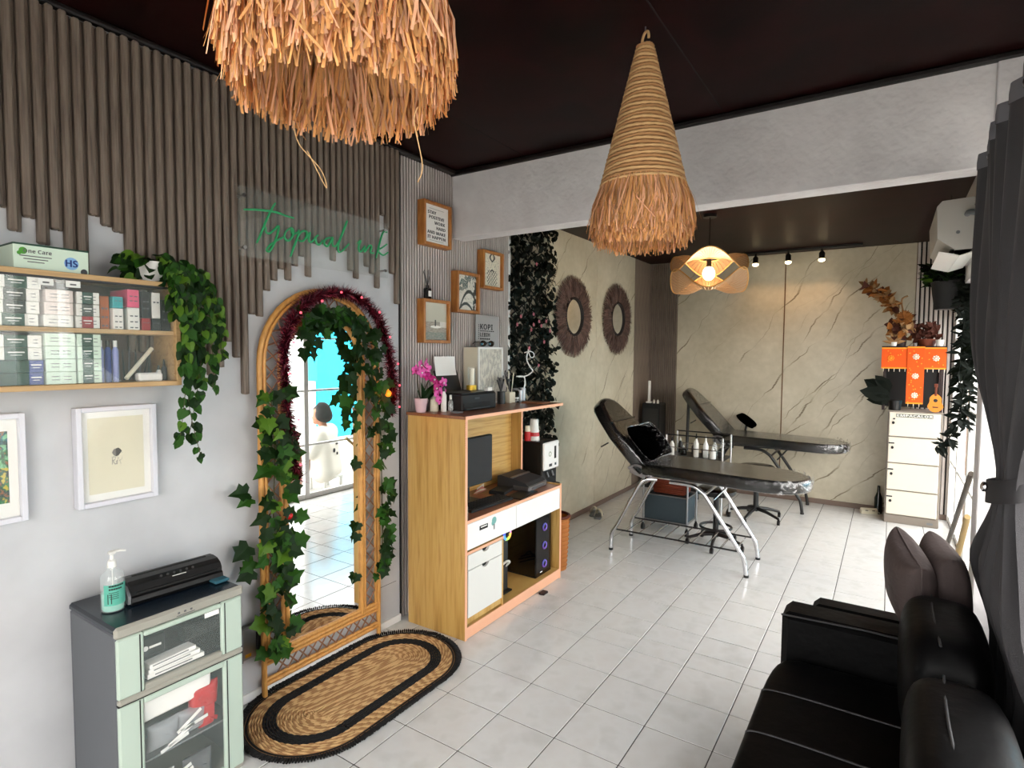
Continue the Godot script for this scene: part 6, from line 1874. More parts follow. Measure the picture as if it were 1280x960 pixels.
func decor() -> void:
	# stand on the locker with the orange cloths
	var o := thing("display_stand", "dark wooden stand on the locker, draped with orange cloths", "stand", V(2.70, 1.135, -5.52))
	part("top_board", B.new().slab(V(-0.27, 0.62, -0.15), V(0.26, 0.645, 0.14), 0.003), M.dark_brown, o)
	for x in [-0.24, 0.23]:
		for z in [-0.12, 0.11]:
			part("leg", B.new().slab(V(x - 0.012, 0, z - 0.012), V(x + 0.012, 0.62, z + 0.012), 0.002), M.dark_brown, o)
	part("back_board", B.new().slab(V(-0.24, 0.02, -0.15), V(0.24, 0.62, -0.14)), M.black_matt, o)
	mat("orange_cloth", Color(0.90, 0.34, 0.05), 0.85)
	mat("orange_light", Color(0.97, 0.60, 0.16), 0.85)
	mat("bead", Color(0.92, 0.88, 0.8), 0.4)
	for q in [["valance", "orange embroidered cloth strip with white beads along the stand's front edge", -0.27, 0.255, 0.42, 0.632], ["banner", "orange embroidered cloth banner hanging down the middle of the stand", -0.055, 0.085, 0.075, 0.64]]:
		var c := thing("orange_cloth", q[1], "cloth", V(2.70, 1.135, -5.37 if q[0] == "valance" else -5.362))
		part("cloth", B.new().slab(V(q[2], q[4], 0), V(q[3], q[5], 0.004), 0.001), M.orange_cloth, c)
		part("border", B.new().slab(V(q[2], q[4], 0.0035), V(q[3], q[4] + 0.014, 0.0055)).slab(V(q[2], q[5] - 0.014, 0.0035), V(q[3], q[5], 0.0055)), M.orange_light, c)
		var n := 3
		for k in n:
			var cx: float = lerpf(q[2] + 0.08, q[3] - 0.08, k / 2.0) if q[0] == "valance" else 0.015
			var cy: float = (q[4] + q[5]) / 2 if q[0] == "valance" else q[4] + 0.085 + 0.19 * k
			var fl := B.new()
			for j in 8:
				var a := TAU * j / 8.0
				fl.ell(V(cx + 0.022 * cos(a), cy + 0.022 * sin(a), 0.006), V(0.008, 0.008, 0.003), 4, 6)
			part("embroidered_flower", fl.ell(V(cx, cy, 0.007), V(0.013, 0.013, 0.005), 5, 8), M.bead if k != 0 or q[0] == "banner" else M.orange_light, c)
		var dots := B.new()
		for k in 26:
			dots.ell(V(rf(q[2] + 0.015, q[3] - 0.015), rf(q[4] + 0.02, q[5] - 0.02), 0.0055), V(0.006, 0.006, 0.002), 4, 6)
		part("embroidery", dots, M.orange_light, c).set_meta("kind", "stuff")
		var x: float = q[2] + 0.02
		while x < q[3]:
			part("tassel", B.new().cyl(V(x, q[4], 0.002), V(x, q[4] - 0.03, 0.002), 0.004, 0.002, 6), M.bead, c)
			x += 0.045
	# dried flowers
	var d := thing("dried_flowers", "dried palm and flower arrangement in a small pot on the left of the stand", "arrangement", V(2.58, 1.78, -5.46))
	mat("straw_pale", Color(0.60, 0.46, 0.30), 0.8)
	mat("straw_dark", Color(0.30, 0.13, 0.07), 0.8)
	mat("straw_gold", Color(0.55, 0.33, 0.10), 0.8)
	part("pot", B.new().lathe(Vector3.ZERO, [Vector2(0, 0), Vector2(0.05, 0), Vector2(0.06, 0.09), Vector2(0, 0.09)], 16), M.dark_brown, d)
	var stem := curve([V(0, 0.09, 0), V(-0.02, 0.30, 0.0), V(-0.12, 0.48, 0.02), V(-0.30, 0.62, 0.03)], 8)
	part("stalk", B.new().tube(stem, 0.009, 7), M.straw_pale, d)
	part("stalk", B.new().tube(curve([V(0.01, 0.09, 0), V(0.02, 0.3, 0), V(0.0, 0.46, 0.02), V(0.05, 0.50, 0.02)], 6), 0.008, 7), M.straw_pale, d)
	for k in 95:
		var p: Vector3 = stem[int(rf(0.42, 0.999) * stem.size())]
		one_leaf(d, "oval" if k % 3 else "blade", pick(["straw_pale", "straw_dark", "straw_pale", "straw_gold"]), p + rv(0.02), V(rf(-1, 0.7), rf(-0.8, 1), rf(-0.3, 0.8)), V(0, 0.3, 1) + rv(0.6), rf(0.06, 0.11))
	for k in 50:
		one_leaf(d, "oval", pick(["straw_dark", "straw_dark", "straw_gold", "straw_pale"]), V(rf(-0.1, 0.09), rf(0.08, 0.28), rf(0, 0.08)), V(rf(-1, 1), rf(-0.6, 1), rf(0, 1)), V(0, 0.3, 1) + rv(0.6), rf(0.06, 0.11))
	for k in 26:
		var a := TAU * k / 26.0
		one_leaf(d, "blade", "straw_gold", V(0.03, 0.28, 0.08), V(cos(a), sin(a), 0.4), V(0, 0, 1) + rv(0.2), 0.08)
	var lily := thing("lily_flower", "pale star shaped dried lily at the front left corner of the stand", "flower", V(2.53, 1.78, -5.385))
	part("cup", B.new().lathe(Vector3.ZERO, [Vector2(0, 0), Vector2(0.02, 0), Vector2(0.03, 0.04), Vector2(0, 0.04)], 12), M.white_plastic, lily)
	for k in 6:
		var a := PI * (0.05 + 0.9 * k / 5.0)
		one_leaf(lily, "blade", "straw_pale", V(0, 0.035, 0.005), V(cos(a), sin(a), 0.25), V(0, 0, 1), 0.10)
	var pp := thing("dark_plant", "dark brown leafy plant in a terracotta bowl on the right of the stand", "plant", V(2.80, 1.78, -5.47))
	part("bowl", B.new().lathe(Vector3.ZERO, [Vector2(0, 0), Vector2(0.06, 0), Vector2(0.085, 0.07), Vector2(0, 0.07)], 18), mat("terracotta", Color(0.42, 0.18, 0.08), 0.7), pp)
	for k in 60:
		one_leaf(pp, "oval", "straw_dark", V(rf(-0.1, 0.08), rf(0.07, 0.2), rf(-0.05, 0.07)), rv(1.0) + V(0, 0.4, 0), V(0, 0.3, 1) + rv(0.7), rf(0.06, 0.10))
	single("white_pot", "small white pot at the front right corner of the stand", "pot", B.new().lathe(Vector3.ZERO, [Vector2(0, 0), Vector2(0.025, 0), Vector2(0.035, 0.06), Vector2(0.03, 0.06), Vector2(0, 0.05)], 14), M.white_plastic, V(2.90, 1.78, -5.40))
	# broad leaved plant and the little guitar on the locker
	var bl := thing("broad_leaf_plant", "dark green broad leaved plant on the locker behind the orange banner", "plant", V(2.56, 1.135, -5.44))
	part("pot", B.new().lathe(Vector3.ZERO, [Vector2(0, 0), Vector2(0.05, 0), Vector2(0.06, 0.10), Vector2(0, 0.10)], 16), M.black, bl)
	for q in [[-0.30, 0.16, 0.26], [-0.30, 0.05, 0.27], [-0.26, 0.26, 0.2], [-0.28, -0.04, 0.2]]:
		one_leaf(bl, "oval", "leaf_black", V(q[0] * 0.15, 0.13 + q[1] * 0.3, 0.06), V(q[0], q[1], 0.04), V(0.1, -0.1, 1), q[2])
	var g := thing("toy_guitar", "small orange wooden guitar standing on the locker's right corner", "guitar", V(2.885, 1.137, -5.372), 0.0)
	mat("guitar_wood", Color(0.90, 0.52, 0.10), 0.3)
	var gp := PackedVector2Array()
	for k in 28:
		var a := TAU * k / 28.0 - PI / 2
		var y := 0.09 + 0.09 * sin(a)
		var w := 0.068 * cos(a) * (1.0 - 0.30 * smoothstep(0.06, 0.12, y) * (1.0 if y < 0.15 else 1.0) + 0.12 * sin(y * 55.0) * (1.0 if y > 0.05 else 0.0))
		gp.append(Vector2(w, y))
	part("body", B.new().prism(gp, 0.028), M.guitar_wood, g)
	part("sound_hole", B.new().cyl(V(0, 0.115, 0.0135), V(0, 0.115, 0.0150), 0.017, -1, 16), M.black, g)
	part("bridge", B.new().box(V(0, 0.05, 0.016), V(0.045, 0.009, 0.006), 0.002), M.black, g)
	part("neck", B.new().box(V(0, 0.205, 0.012), V(0.018, 0.09, 0.012), 0.003).box(V(0, 0.26, 0.010), V(0.03, 0.035, 0.010), 0.003), M.terracotta, g)
	# air conditioner on the bulkhead
	struct("wall_right_002", "grey bulkhead over the glazed doors carrying the air conditioner", B.new().slab(V(2.93, 2.20, BACK), V(3.06, H2 + 0.05, -1.7), 0.003), M.grey_wall)
	var ac := thing("air_conditioner", "white wall mounted air conditioner with open flap above the hanging planter", "air conditioner", V(2.93, 2.31, -3.15))
	var prof := PackedVector2Array([Vector2(0.0, 0.0), Vector2(-0.13, 0.0), Vector2(-0.215, 0.07), Vector2(-0.225, 0.26), Vector2(-0.20, 0.29), Vector2(0.0, 0.30)])
	part("housing", B.new().prism(prof, 0.80), mat("ac_white", Color(0.74, 0.73, 0.70), 0.5), ac)
	part("flap", B.new().box(V(-0.16, -0.02, 0), V(0.10, 0.008, 0.78), 0.002, Basis(V(0, 0, 1), -0.3)), M.white_plastic, ac)
	part("flap", B.new().box(V(-0.07, -0.025, 0), V(0.09, 0.006, 0.78), 0.002, Basis(V(0, 0, 1), 0.3)), M.white_plastic, ac)
	part("pipe", B.new().tube(curve([V(-0.08, 0.20, 0.40), V(-0.07, 0.20, 0.45), V(-0.02, 0.17, 0.46), V(-0.02, 0.05, 0.46)], 6), 0.016, 8), M.grey_plastic, ac)
	part("pipe", B.new().tube(curve([V(-0.04, 0.25, 0.40), V(-0.03, 0.27, 0.47), V(-0.01, 0.40, 0.5), V(-0.02, 0.52, 0.42)], 6), 0.010, 8), M.black, ac)
	part("end_screw", B.new().cyl(V(-0.12, 0.10, 0.40), V(-0.12, 0.10, 0.404), 0.010), M.grey_plastic, ac)
	part("vent_slot", B.new().box(V(-0.10, 0.003, 0), V(0.10, 0.006, 0.74)), M.dark_gap, ac)
	# hanging planter
	var hp := thing("hanging_planter", "black hanging planter with long trailing dark foliage beside the glazed doors", "planter", V(2.835, 2.025, -3.75))
	hp.scale = Vector3.ONE * 1.18
	part("pot", B.new().lathe(Vector3.ZERO, [Vector2(0, 0), Vector2(0.062, 0), Vector2(0.085, 0.165), Vector2(0.088, 0.172), Vector2(0.08, 0.172), Vector2(0.075, 0.15), Vector2(0, 0.15)], 22), M.black_matt, hp)
	for k in 3:
		var a := TAU * k / 3.0
		part("hanger_wire", B.new().cyl(V(0.082 * cos(a), 0.17, 0.082 * sin(a)), V(0, 0.42, 0), 0.0018, -1, 5), M.black, hp)
	part("hanger_wire", B.new().cyl(V(0, 0.42, 0), V(0, 0.70, 0), 0.0018, -1, 5), M.black, hp)
	for k in 150:
		var a := rf(0, TAU)
		one_leaf(hp, "oval", pick(["leaf_black", "leaf_dark", "leaf_black", "leaf_light"] if k % 4 == 0 else ["leaf_black", "leaf_dark"]), V(0.11 * cos(a) * rng.randf(), rf(0.15, 0.265), 0.11 * sin(a) * rng.randf()), V(cos(a), rf(0.0, 0.9), sin(a)), V(0, 0.8, 0.6) + rv(0.6), rf(0.05, 0.085))
	var drop := [[V(0.05, 0.17, 0.05), V(0.11, 0.05, 0.06), V(0.10, -0.30, 0.06), V(0.09, -0.68, 0.05)], [V(0.06, 0.17, 0.0), V(0.10, 0.0, 0.02), V(0.115, -0.35, 0.02), V(0.12, -0.72, 0.0)], [V(0.03, 0.17, 0.07), V(0.08, 0.0, 0.09), V(0.075, -0.2, 0.09), V(0.07, -0.48, 0.08)], [V(0.06, 0.17, -0.03), V(0.12, 0.0, -0.05), V(0.13, -0.25, -0.05), V(0.14, -0.60, -0.05)], [V(0.05, 0.17, 0.03), V(0.13, 0.06, 0.05), V(0.14, -0.2, 0.06), V(0.135, -0.42, 0.06)], [V(0.06, 0.17, 0.03), V(0.14, 0.0, 0.03), V(0.10, -0.5, 0.04), V(0.06, -0.76, 0.03), V(-0.02, -0.86, 0.02)]]
	for q in drop:
		var c := curve(q, 12)
		part("vine", B.new().tube(c, 0.003, 5), M.leaf_black, hp)
		for k in c.size():
			for j in 2:
				one_leaf(hp, "blade", "leaf_black", c[k], V(rf(-1, 1), rf(-0.9, 0.4), rf(-0.6, 0.6)), V(0, 0.3, 1) + rv(0.6), rf(0.05, 0.09))
	# pendant lamp of bent bamboo slats
	var p := thing("bamboo_pendant", "wavy bamboo slat pendant lamp glowing over the treatment beds", "pendant lamp", V(1.20, 2.38, -3.45))
	mat("bamboo", Color(0.64, 0.50, 0.36), 0.55)
	M.bamboo.backlight_enabled = true
	M.bamboo.backlight = Color(0.24, 0.19, 0.14)
	mat("bamboo_edge", Color(0.82, 0.62, 0.34), 0.5)
	part("canopy", B.new().cyl(V(0, 0.45, 0), V(0, 0.475, 0), 0.055, -1, 20), M.black, p)
	part("flex", B.new().cyl(V(0, 0.08, 0), V(0, 0.455, 0), 0.004, -1, 6), M.black, p)
	for layer in 2:
		var ph := PI * layer
		var fn := func(t: float, a: float) -> Vector3:
			var r := lerpf(0.075, 0.31, t)
			var y := 0.085 * sin(3.0 * a + ph + 3.93) * t + (lerpf(0.10, 0.075, t) if layer == 0 else lerpf(-0.13, -0.075, t)) + (0.03 if layer == 0 else -0.03) * sin(PI * t)
			return V(r * cos(a), y, r * sin(a))
		for k in 60:
			var a := TAU * k / 60.0
			var rows := []
			for i in 7:
				var t := i / 6.0
				var wd := lerpf(0.40, 0.46, t) * TAU / 60.0
				rows.append(PackedVector3Array([fn.call(t, a - wd), fn.call(t, a + wd)]))
			part("slat", B.new().grid(rows), M.bamboo, p)
		for t in [0.0, 1.0]:
			var ring := []
			for k in 60:
				ring.append(fn.call(t, TAU * k / 60.0))
			part("rim", B.new().tube(ring, 0.0055 if t > 0.5 else 0.004, 6, true), M.bamboo_edge, p)
	var bm := mat("bulb_glow", Color(1, 0.95, 0.85), 0.3)
	bm.emission_enabled = true
	bm.emission = Color(1.0, 0.86, 0.62)
	bm.emission_energy_multiplier = 9.0
	part("lamp_holder", B.new().cyl(V(0, 0.03, 0), V(0, 0.10, 0), 0.02, -1, 14), M.black, p)
	part("bulb", B.new().ell(V(0, -0.015, 0), V(0.052, 0.06, 0.052), 10, 16), bm, p)
	lamp_light(p, V(0, -0.015, 0), Color(1.0, 0.88, 0.72), PENDANT, 0.045)
	# track with three spots
	var tr := thing("track_rail", "black ceiling track along the back wall carrying three spotlights", "track", V(1.6, H2, -5.52))
	part("rail", B.new().box(V(0, -0.012, 0), V(1.25, 0.024, 0.035), 0.003), M.black, tr)
	var sm := mat("spot_glow", Color(1, 0.97, 0.9), 0.3)
	sm.emission_enabled = true
	sm.emission = Color(1.0, 0.90, 0.70)
	sm.emission_energy_multiplier = 5.0
	var place := ["leftmost", "middle", "rightmost"]
	for k in 3:
		var s := thing("track_spotlight", "black track spotlight with a glowing warm lens, %s of the three" % place[k], "spotlight", V([1.18, 1.52, 1.85][k], H2 - 0.024, -5.52), 0.0, "spotlights on the ceiling track")
		part("stem", B.new().cyl(V(0, 0, 0), V(0, -0.03, 0), 0.012), M.black, s)
		part("housing", B.new().lathe(V(0, -0.115, 0), [Vector2(0.0, 0.015), Vector2(0.026, 0.0), Vector2(0.028, 0.0), Vector2(0.03, 0.07), Vector2(0.015, 0.09), Vector2(0, 0.09)], 18), M.black, s)
		part("lamp_lens", B.new().ell(V(0, -0.118, 0), V(0.034, 0.022, 0.034), 8, 16), sm, s)
		var l := SpotLight3D.new()
		l.name = "beam"
		l.light_color = Color(1.0, 0.76, 0.48)
		l.light_energy = SPOT
		l.spot_angle = 62.0
		l.spot_angle_attenuation = 0.8
		l.spot_range = 9.0
		l.spot_attenuation = 2.0
		l.light_size = 0.03
		l.shadow_enabled = true
		l.position = V(0, -0.118, 0)
		l.rotation = V(-PI / 2, 0, 0)
		s.add_child(l)


const PENDANT := 0.22
const SPOT := 0.14


func lamp_light(p: Node3D, at: Vector3, col: Color, e: float, size: float) -> void:
	var l := OmniLight3D.new()
	l.name = "glow"
	l.light_color = col
	l.light_energy = e
	l.omni_range = 12.0
	l.omni_attenuation = 2.0
	l.light_size = size
	l.shadow_enabled = true
	l.position = at
	p.add_child(l)


func raffia_lamp() -> Node3D:
	# origin at the bottom centre of the fringe
	var o := thing("raffia_lamp", "cone shaped woven rope lamp with a raffia fringe hanging in front of the beam", "lamp")
	mat("rope_tan", Color(0.82, 0.66, 0.46), 0.85)
	mat("rope_brown", Color(0.70, 0.52, 0.34), 0.85)
	var fm := mat("raffia", Color(1, 1, 1), 0.7)
	fm.vertex_color_use_as_albedo = true
	fm.backlight_enabled = true
	fm.backlight = Color(0.35, 0.22, 0.1)
	var n := 38
	for k in n:
		var t := float(k) / (n - 1)
		var r := lerpf(0.156, 0.028, t)
		var y := lerpf(0.245, 0.76, t)
		var c := 60
		var pts := []
		var rad := []
		for i in c:
			var a := TAU * i / c
			pts.append(V(r * cos(a), y + 0.0015 * sin(a * 3 + k), r * sin(a)))
			rad.append(0.0068 + 0.0012 * sin(i * 2.1 + k * 1.7))
		part("rope_ring", B.new().tube(pts, rad, 6, true), M.rope_tan if k % 2 == 0 else M.rope_brown, o)
	part("inner_cone", B.new().lathe(V(0, 0.242, 0), [Vector2(0.150, 0), Vector2(0.025, 0.52)], 24), M.rope_brown, o)
	part("hook_ring", B.new().tube(arc(V(0, 0.785, 0), V(0.7, 0, 0.7), V(0, 1, 0), 0.03, -0.2, PI + 0.2, 14), 0.005, 7), M.rope_tan, o)
	part("ceiling_hook", B.new().cyl(V(0, 0.815, 0), V(0, 0.835, 0), 0.003, -1, 6), M.steel, o)
	var b := B.new()
	for k in 3200:
		var layer := k % 4
		var a := rf(0, TAU)
		var r0: float = [0.158, 0.155, 0.150, 0.146][layer]
		var r1: float = [0.188, 0.182, 0.172, 0.160][layer] + rf(-0.012, 0.012)
		var y0: float = [0.250, 0.242, 0.20, 0.16][layer] + rf(-0.01, 0.006)
		var y1: float = [0.085, 0.06, 0.045, 0.03][layer] + rf(-0.025, 0.025)
		var a1 := a + rf(-0.10, 0.10)
		var a2 := a1 + rf(-0.14, 0.14)
		if k % 11 == 0:
			a2 += rf(-0.5, 0.5)
			r1 += rf(0.0, 0.02)
		var p0 := V(r0 * cos(a), y0, r0 * sin(a))
		var rm := lerpf(r0, r1, 0.6) + 0.006
		var p1 := V(rm * cos(a1), lerpf(y0, y1, 0.5), rm * sin(a1))
		var p2 := V(r1 * cos(a2), y1, r1 * sin(a2))
		var w := rf(0.0012, 0.0034)
		var tw := rf(-0.8, 0.8)
		var side := V(-sin(a), 0, cos(a)) * cos(tw) + V(cos(a), 0, sin(a)) * sin(tw)
		var out := V(cos(a), 0, sin(a))
		var g := rf(0.62, 1.25)
		b.tint = Color(0.74 * g, 0.37 * g, 0.13 * g) if rng.randf() < 0.65 else Color(0.78 * g, 0.42 * g, 0.24 * g)
		b.quad(p0 - side * w * 0.6, p0 + side * w * 0.6, p1 + side * w, p1 - side * w, out)
		b.quad(p1 - side * w, p1 + side * w, p2 + side * w * 0.8, p2 - side * w * 0.8, out)
	part("fringe", b, fm, o).set_meta("kind", "stuff")
	return o


func front_room_right() -> void:
	# curtain, gathered and tied back
	mat("curtain_cloth", Color(0.23, 0.225, 0.235), 0.8)
	relief(M.curtain_cloth, bump_tex(256, 0.3, 2, 91), 0.15)
	M.curtain_cloth.uv1_scale = V(9, 9, 9)
	M.curtain_cloth.rim_enabled = true
	M.curtain_cloth.rim = 0.3
	var o := thing("curtain", "dark charcoal eyelet curtain gathered by a tie back at the right edge", "curtain")
	var rows := []
	for i in 46:
		var t := i / 45.0
		var y := lerpf(2.42, 0.06, t)
		var pinch := exp(-pow((y - 1.27) / 0.30, 2.0))
		var below := smoothstep(1.27, 0.5, y)
		var row := PackedVector3Array()
		var cz := lerpf(-0.85, -0.80, pinch)
		var half := lerpf(0.66 - 0.18 * below, 0.15, pinch)
		for j in 121:
			var u := j / 120.0
			var z := cz - half + 2.0 * half * u
			var amp := lerpf(0.050, 0.028, pinch) * (1.0 - 0.2 * t)
			var x := 2.815 + amp * sin(u * TAU * 7.5 + 0.5 * sin(y * 2.0)) + 0.010 * sin(u * TAU * 17.0 + y * 3.0) + 0.02 * pinch + 0.09 * smoothstep(0.98, 0.62, y)
			row.append(V(x, y, z))
		rows.append(row)
	part("cloth", B.new().grid(rows), M.curtain_cloth, o)
	var hb := []
	for i in 3:
		var row := PackedVector3Array()
		for j in 121:
			var q: Vector3 = rows[0][j]
			row.append(V(q.x - 0.003 * (1 if i else 0), 2.47 - 0.03 * i, q.z))
		hb.append(row)
	part("heading_band", B.new().grid(hb), mat("heading_grey", Color(0.42, 0.42, 0.44), 0.7), o)
	for k in 8:
		var u := (k + 0.5) / 7.5
		part("eyelet", B.new().tube(arc(V(2.815, 2.435, -1.51 + 1.32 * (k + 0.25) / 7.5), V(1, 0, 0.25), V(0, 1, 0), 0.028, 0, TAU, 18).slice(0, 18), 0.006, 6, true), M.chrome, o)
	var tie := []
	for k in 26:
		var a := TAU * k / 26.0
		tie.append(V(2.835 + 0.062 * cos(a), 1.27 + 0.03 * sin(a * 1.0 + 0.6), -0.80 + 0.16 * sin(a)))
	var band := []
	for i in 4:
		var row := PackedVector3Array()
		for p in tie:
			row.append(p + V(0, 0.036 - 0.024 * i, 0))
		band.append(row)
	part("tie_back", B.new().grid(band, false, true), mat("tie_grey", Color(0.17, 0.165, 0.175), 0.75), o)
	part("tie_button", B.new().ell(V(2.755, 1.285, -0.70), V(0.010, 0.016, 0.016), 6, 10), M.chrome, o)
	var rod := thing("curtain_rod", "slim metal curtain rod above the sofa", "curtain rod", V(2.815, 2.435, 0.2))
	part("rod", B.new().cyl(V(0, 0, -1.74), V(0, 0, 1.8), 0.011), M.steel, rod)
	for z in [-1.6, 1.7]:
		part("bracket", B.new().cyl(V(0, 0, z), V(0.185, 0, z), 0.008), M.steel, rod)
	# sofa
	mat("leather", Color(0.007, 0.007, 0.010), 0.5)
	relief(M.leather, bump_tex(256, 0.02, 4, 93), 0.14)
	M.leather.metallic_specular = 0.25
	M.leather.uv1_triplanar = true
	M.leather.uv1_scale = V(2.5, 2.5, 2.5)
	mat("stitch", Color(0.13, 0.13, 0.14), 0.6)
	var s := thing("sofa", "black leather sofa with puffy back cushions along the right wall", "sofa", V(2.16, 0, -0.2))
	var round_box := func(a: Vector3, c: Vector3, r: float) -> B:
		# soft box: chamfered twice by a superellipsoid
		var b := B.new()
		var h := (c - a) * 0.5
		var m := (a + c) * 0.5
		var rws := []
		for i in 17:
			var th := PI * i / 16.0
			var row := PackedVector3Array()
			for j in 32:
				var ph := TAU * j / 32.0
				var e := V(sin(th) * cos(ph), cos(th), sin(th) * sin(ph))
				var f := func(v: float) -> float: return signf(v) * pow(absf(v), r)
				row.append(m + V(h.x * signf(e.x) * pow(absf(cos(ph)), r) * pow(absf(sin(th)), r), h.y * f.call(e.y), h.z * signf(e.z) * pow(absf(sin(ph)), r) * pow(absf(sin(th)), r)))
			rws.append(row)
		b.grid(rws, false, true, [], true)
		return b
	part("seat_base", B.new().slab(V(0.03, 0.06, -0.83), V(0.60, 0.30, 1.55), 0.02), M.leather, s)
	part("seat_cushion", round_box.call(V(-0.02, 0.24, -0.84), V(0.58, 0.455, 1.5), 0.22), M.leather, s)
	for z in [-0.5, -0.22, 0.07, 0.36, 0.65]:
		part("seat_seam", B.new().tube(curve([V(-0.022, 0.30, z), V(-0.015, 0.42, z), V(0.03, 0.452, z), V(0.3, 0.456, z), V(0.62, 0.452, z)], 5), 0.004, 6), M.stitch, s)
	part("arm", B.new().box(V(0.31, 0.31, -0.93), V(0.62, 0.60, 0.17), 0.025), M.leather, s)
	part("arm_seam", B.new().tube([V(0.0, 0.60, -0.845), V(0.30, 0.611, -0.846), V(0.66, 0.605, -0.846)], 0.004, 6), M.stitch, s)
	part("outer_arm", B.new().box(V(0.37, 0.30, -1.085), V(0.55, 0.60, 0.13), 0.025), M.leather, s)
	part("back_frame", B.new().slab(V(0.56, 0.06, -1.0), V(0.64, 0.66, 1.6), 0.03), M.leather, s)
	for q in [[-0.88, -0.32, 0.83], [-0.31, 0.36, 0.80], [0.37, 1.04, 0.81]]:
		var bc := part("back_cushion", round_box.call(V(0.40, 0.44, q[0]), V(0.645, q[2], q[1]), 0.55), M.leather, s)
		part("piping", B.new().tube(curve([V(0.50, q[2] - 0.02, q[0] + 0.06), V(0.49, q[2] + 0.001, (q[0] + q[1]) / 2), V(0.50, q[2] - 0.02, q[1] - 0.06)], 8), 0.004, 6), M.stitch, bc)
	for z in [-0.8, 1.4]:
		for x in [0.08, 0.56]:
			part("leg", B.new().cyl(V(x, 0, z), V(x, 0.07, z), 0.02, 0.025), M.black, s)
	mat("taupe", Color(0.30, 0.255, 0.25), 0.75)
	relief(M.taupe, bump_tex(256, 0.03, 3, 95), 0.4)
	M.taupe.uv1_triplanar = true
	M.taupe.uv1_scale = V(4, 4, 4)
	var cu := cushion(V(0.165, 0.165, 0.075), 20, 0.33)
	var c1 := thing("throw_cushion", "taupe square throw cushion in front, leaning at the sofa's far arm", "cushion", V(2.60, 0.772, -1.22), 0.0, "")
	c1.basis = Basis(V(0, 1, 0), PI / 2 + 0.22) * Basis(V(1, 0, 0), -0.12) * Basis(V(0, 0, 1), 0.2)
	part("cover", cu, M.taupe, c1)
	var seam := []
	for k in 4:
		pass
	part("seam", B.new().tube([V(-0.162, -0.162, 0), V(0, -0.153, 0), V(0.162, -0.162, 0), V(0.153, 0, 0), V(0.162, 0.162, 0), V(0, 0.153, 0), V(-0.162, 0.162, 0), V(-0.153, 0, 0)], 0.004, 6, true), M.taupe, c1)
	var c2 := thing("throw_cushion", "second taupe throw cushion behind the first, against the curtain", "cushion", V(2.712, 0.775, -1.27), 0.0, "")
	c2.basis = Basis(V(0, 1, 0), PI / 2 + 0.15) * Basis(V(1, 0, 0), -0.12) * Basis(V(0, 0, 1), 0.05)
	part("cover", cu, M.taupe, c2)
	# folded wooden easel leaning at the glazed doors
	mat("easel_dark", Color(0.24, 0.2, 0.16), 0.6)
	mat("easel_pale", Color(0.62, 0.52, 0.33), 0.6)
	var e := thing("folded_easel", "folded wooden easel leaning by the glazed doors behind the sofa cushions", "easel")
	part("dark_leg", B.new().cyl(V(2.97, 0.03, -4.65), V(2.97, 0.92, -3.2), 0.017, -1, 8), M.easel_dark, e)
	part("pale_leg", B.new().cyl(V(2.95, 0.03, -3.82), V(2.95, 0.66, -3.08), 0.018, -1, 8), M.easel_pale, e)
	part("corner_bracket", B.new().prism(PackedVector2Array([Vector2(-0.07, 0), Vector2(0.07, 0), Vector2(0, 0.1)]), 0.02, Transform3D(Basis(V(0, 0, -1), V(0, 1, 0), V(1, 0, 0)), V(2.95, 0.26, -3.53))), M.easel_pale, e)
	# lamps
	var l2 := raffia_lamp()
	l2.position = V(1.692, 2.075, -0.592)
	var l1 := copy(l2, V(1.705, 2.085, 0.86), 1.1, "large raffia fringed lamp cut off by the top edge of the view")
	for q in [[V(0.10, 0.0, 0.10), V(0.09, -0.03, 0.11), V(0.10, -0.10, 0.12), V(0.09, -0.13, 0.125)], [V(-0.06, 0.02, -0.12), V(-0.05, -0.02, -0.12), V(-0.01, -0.06, -0.125), V(0.0, -0.09, -0.13), V(-0.03, -0.02, -0.15)]]:
		part("loose_thread", B.new().tube(curve(q, 6), 0.0009, 5), M.rope_tan, l1)


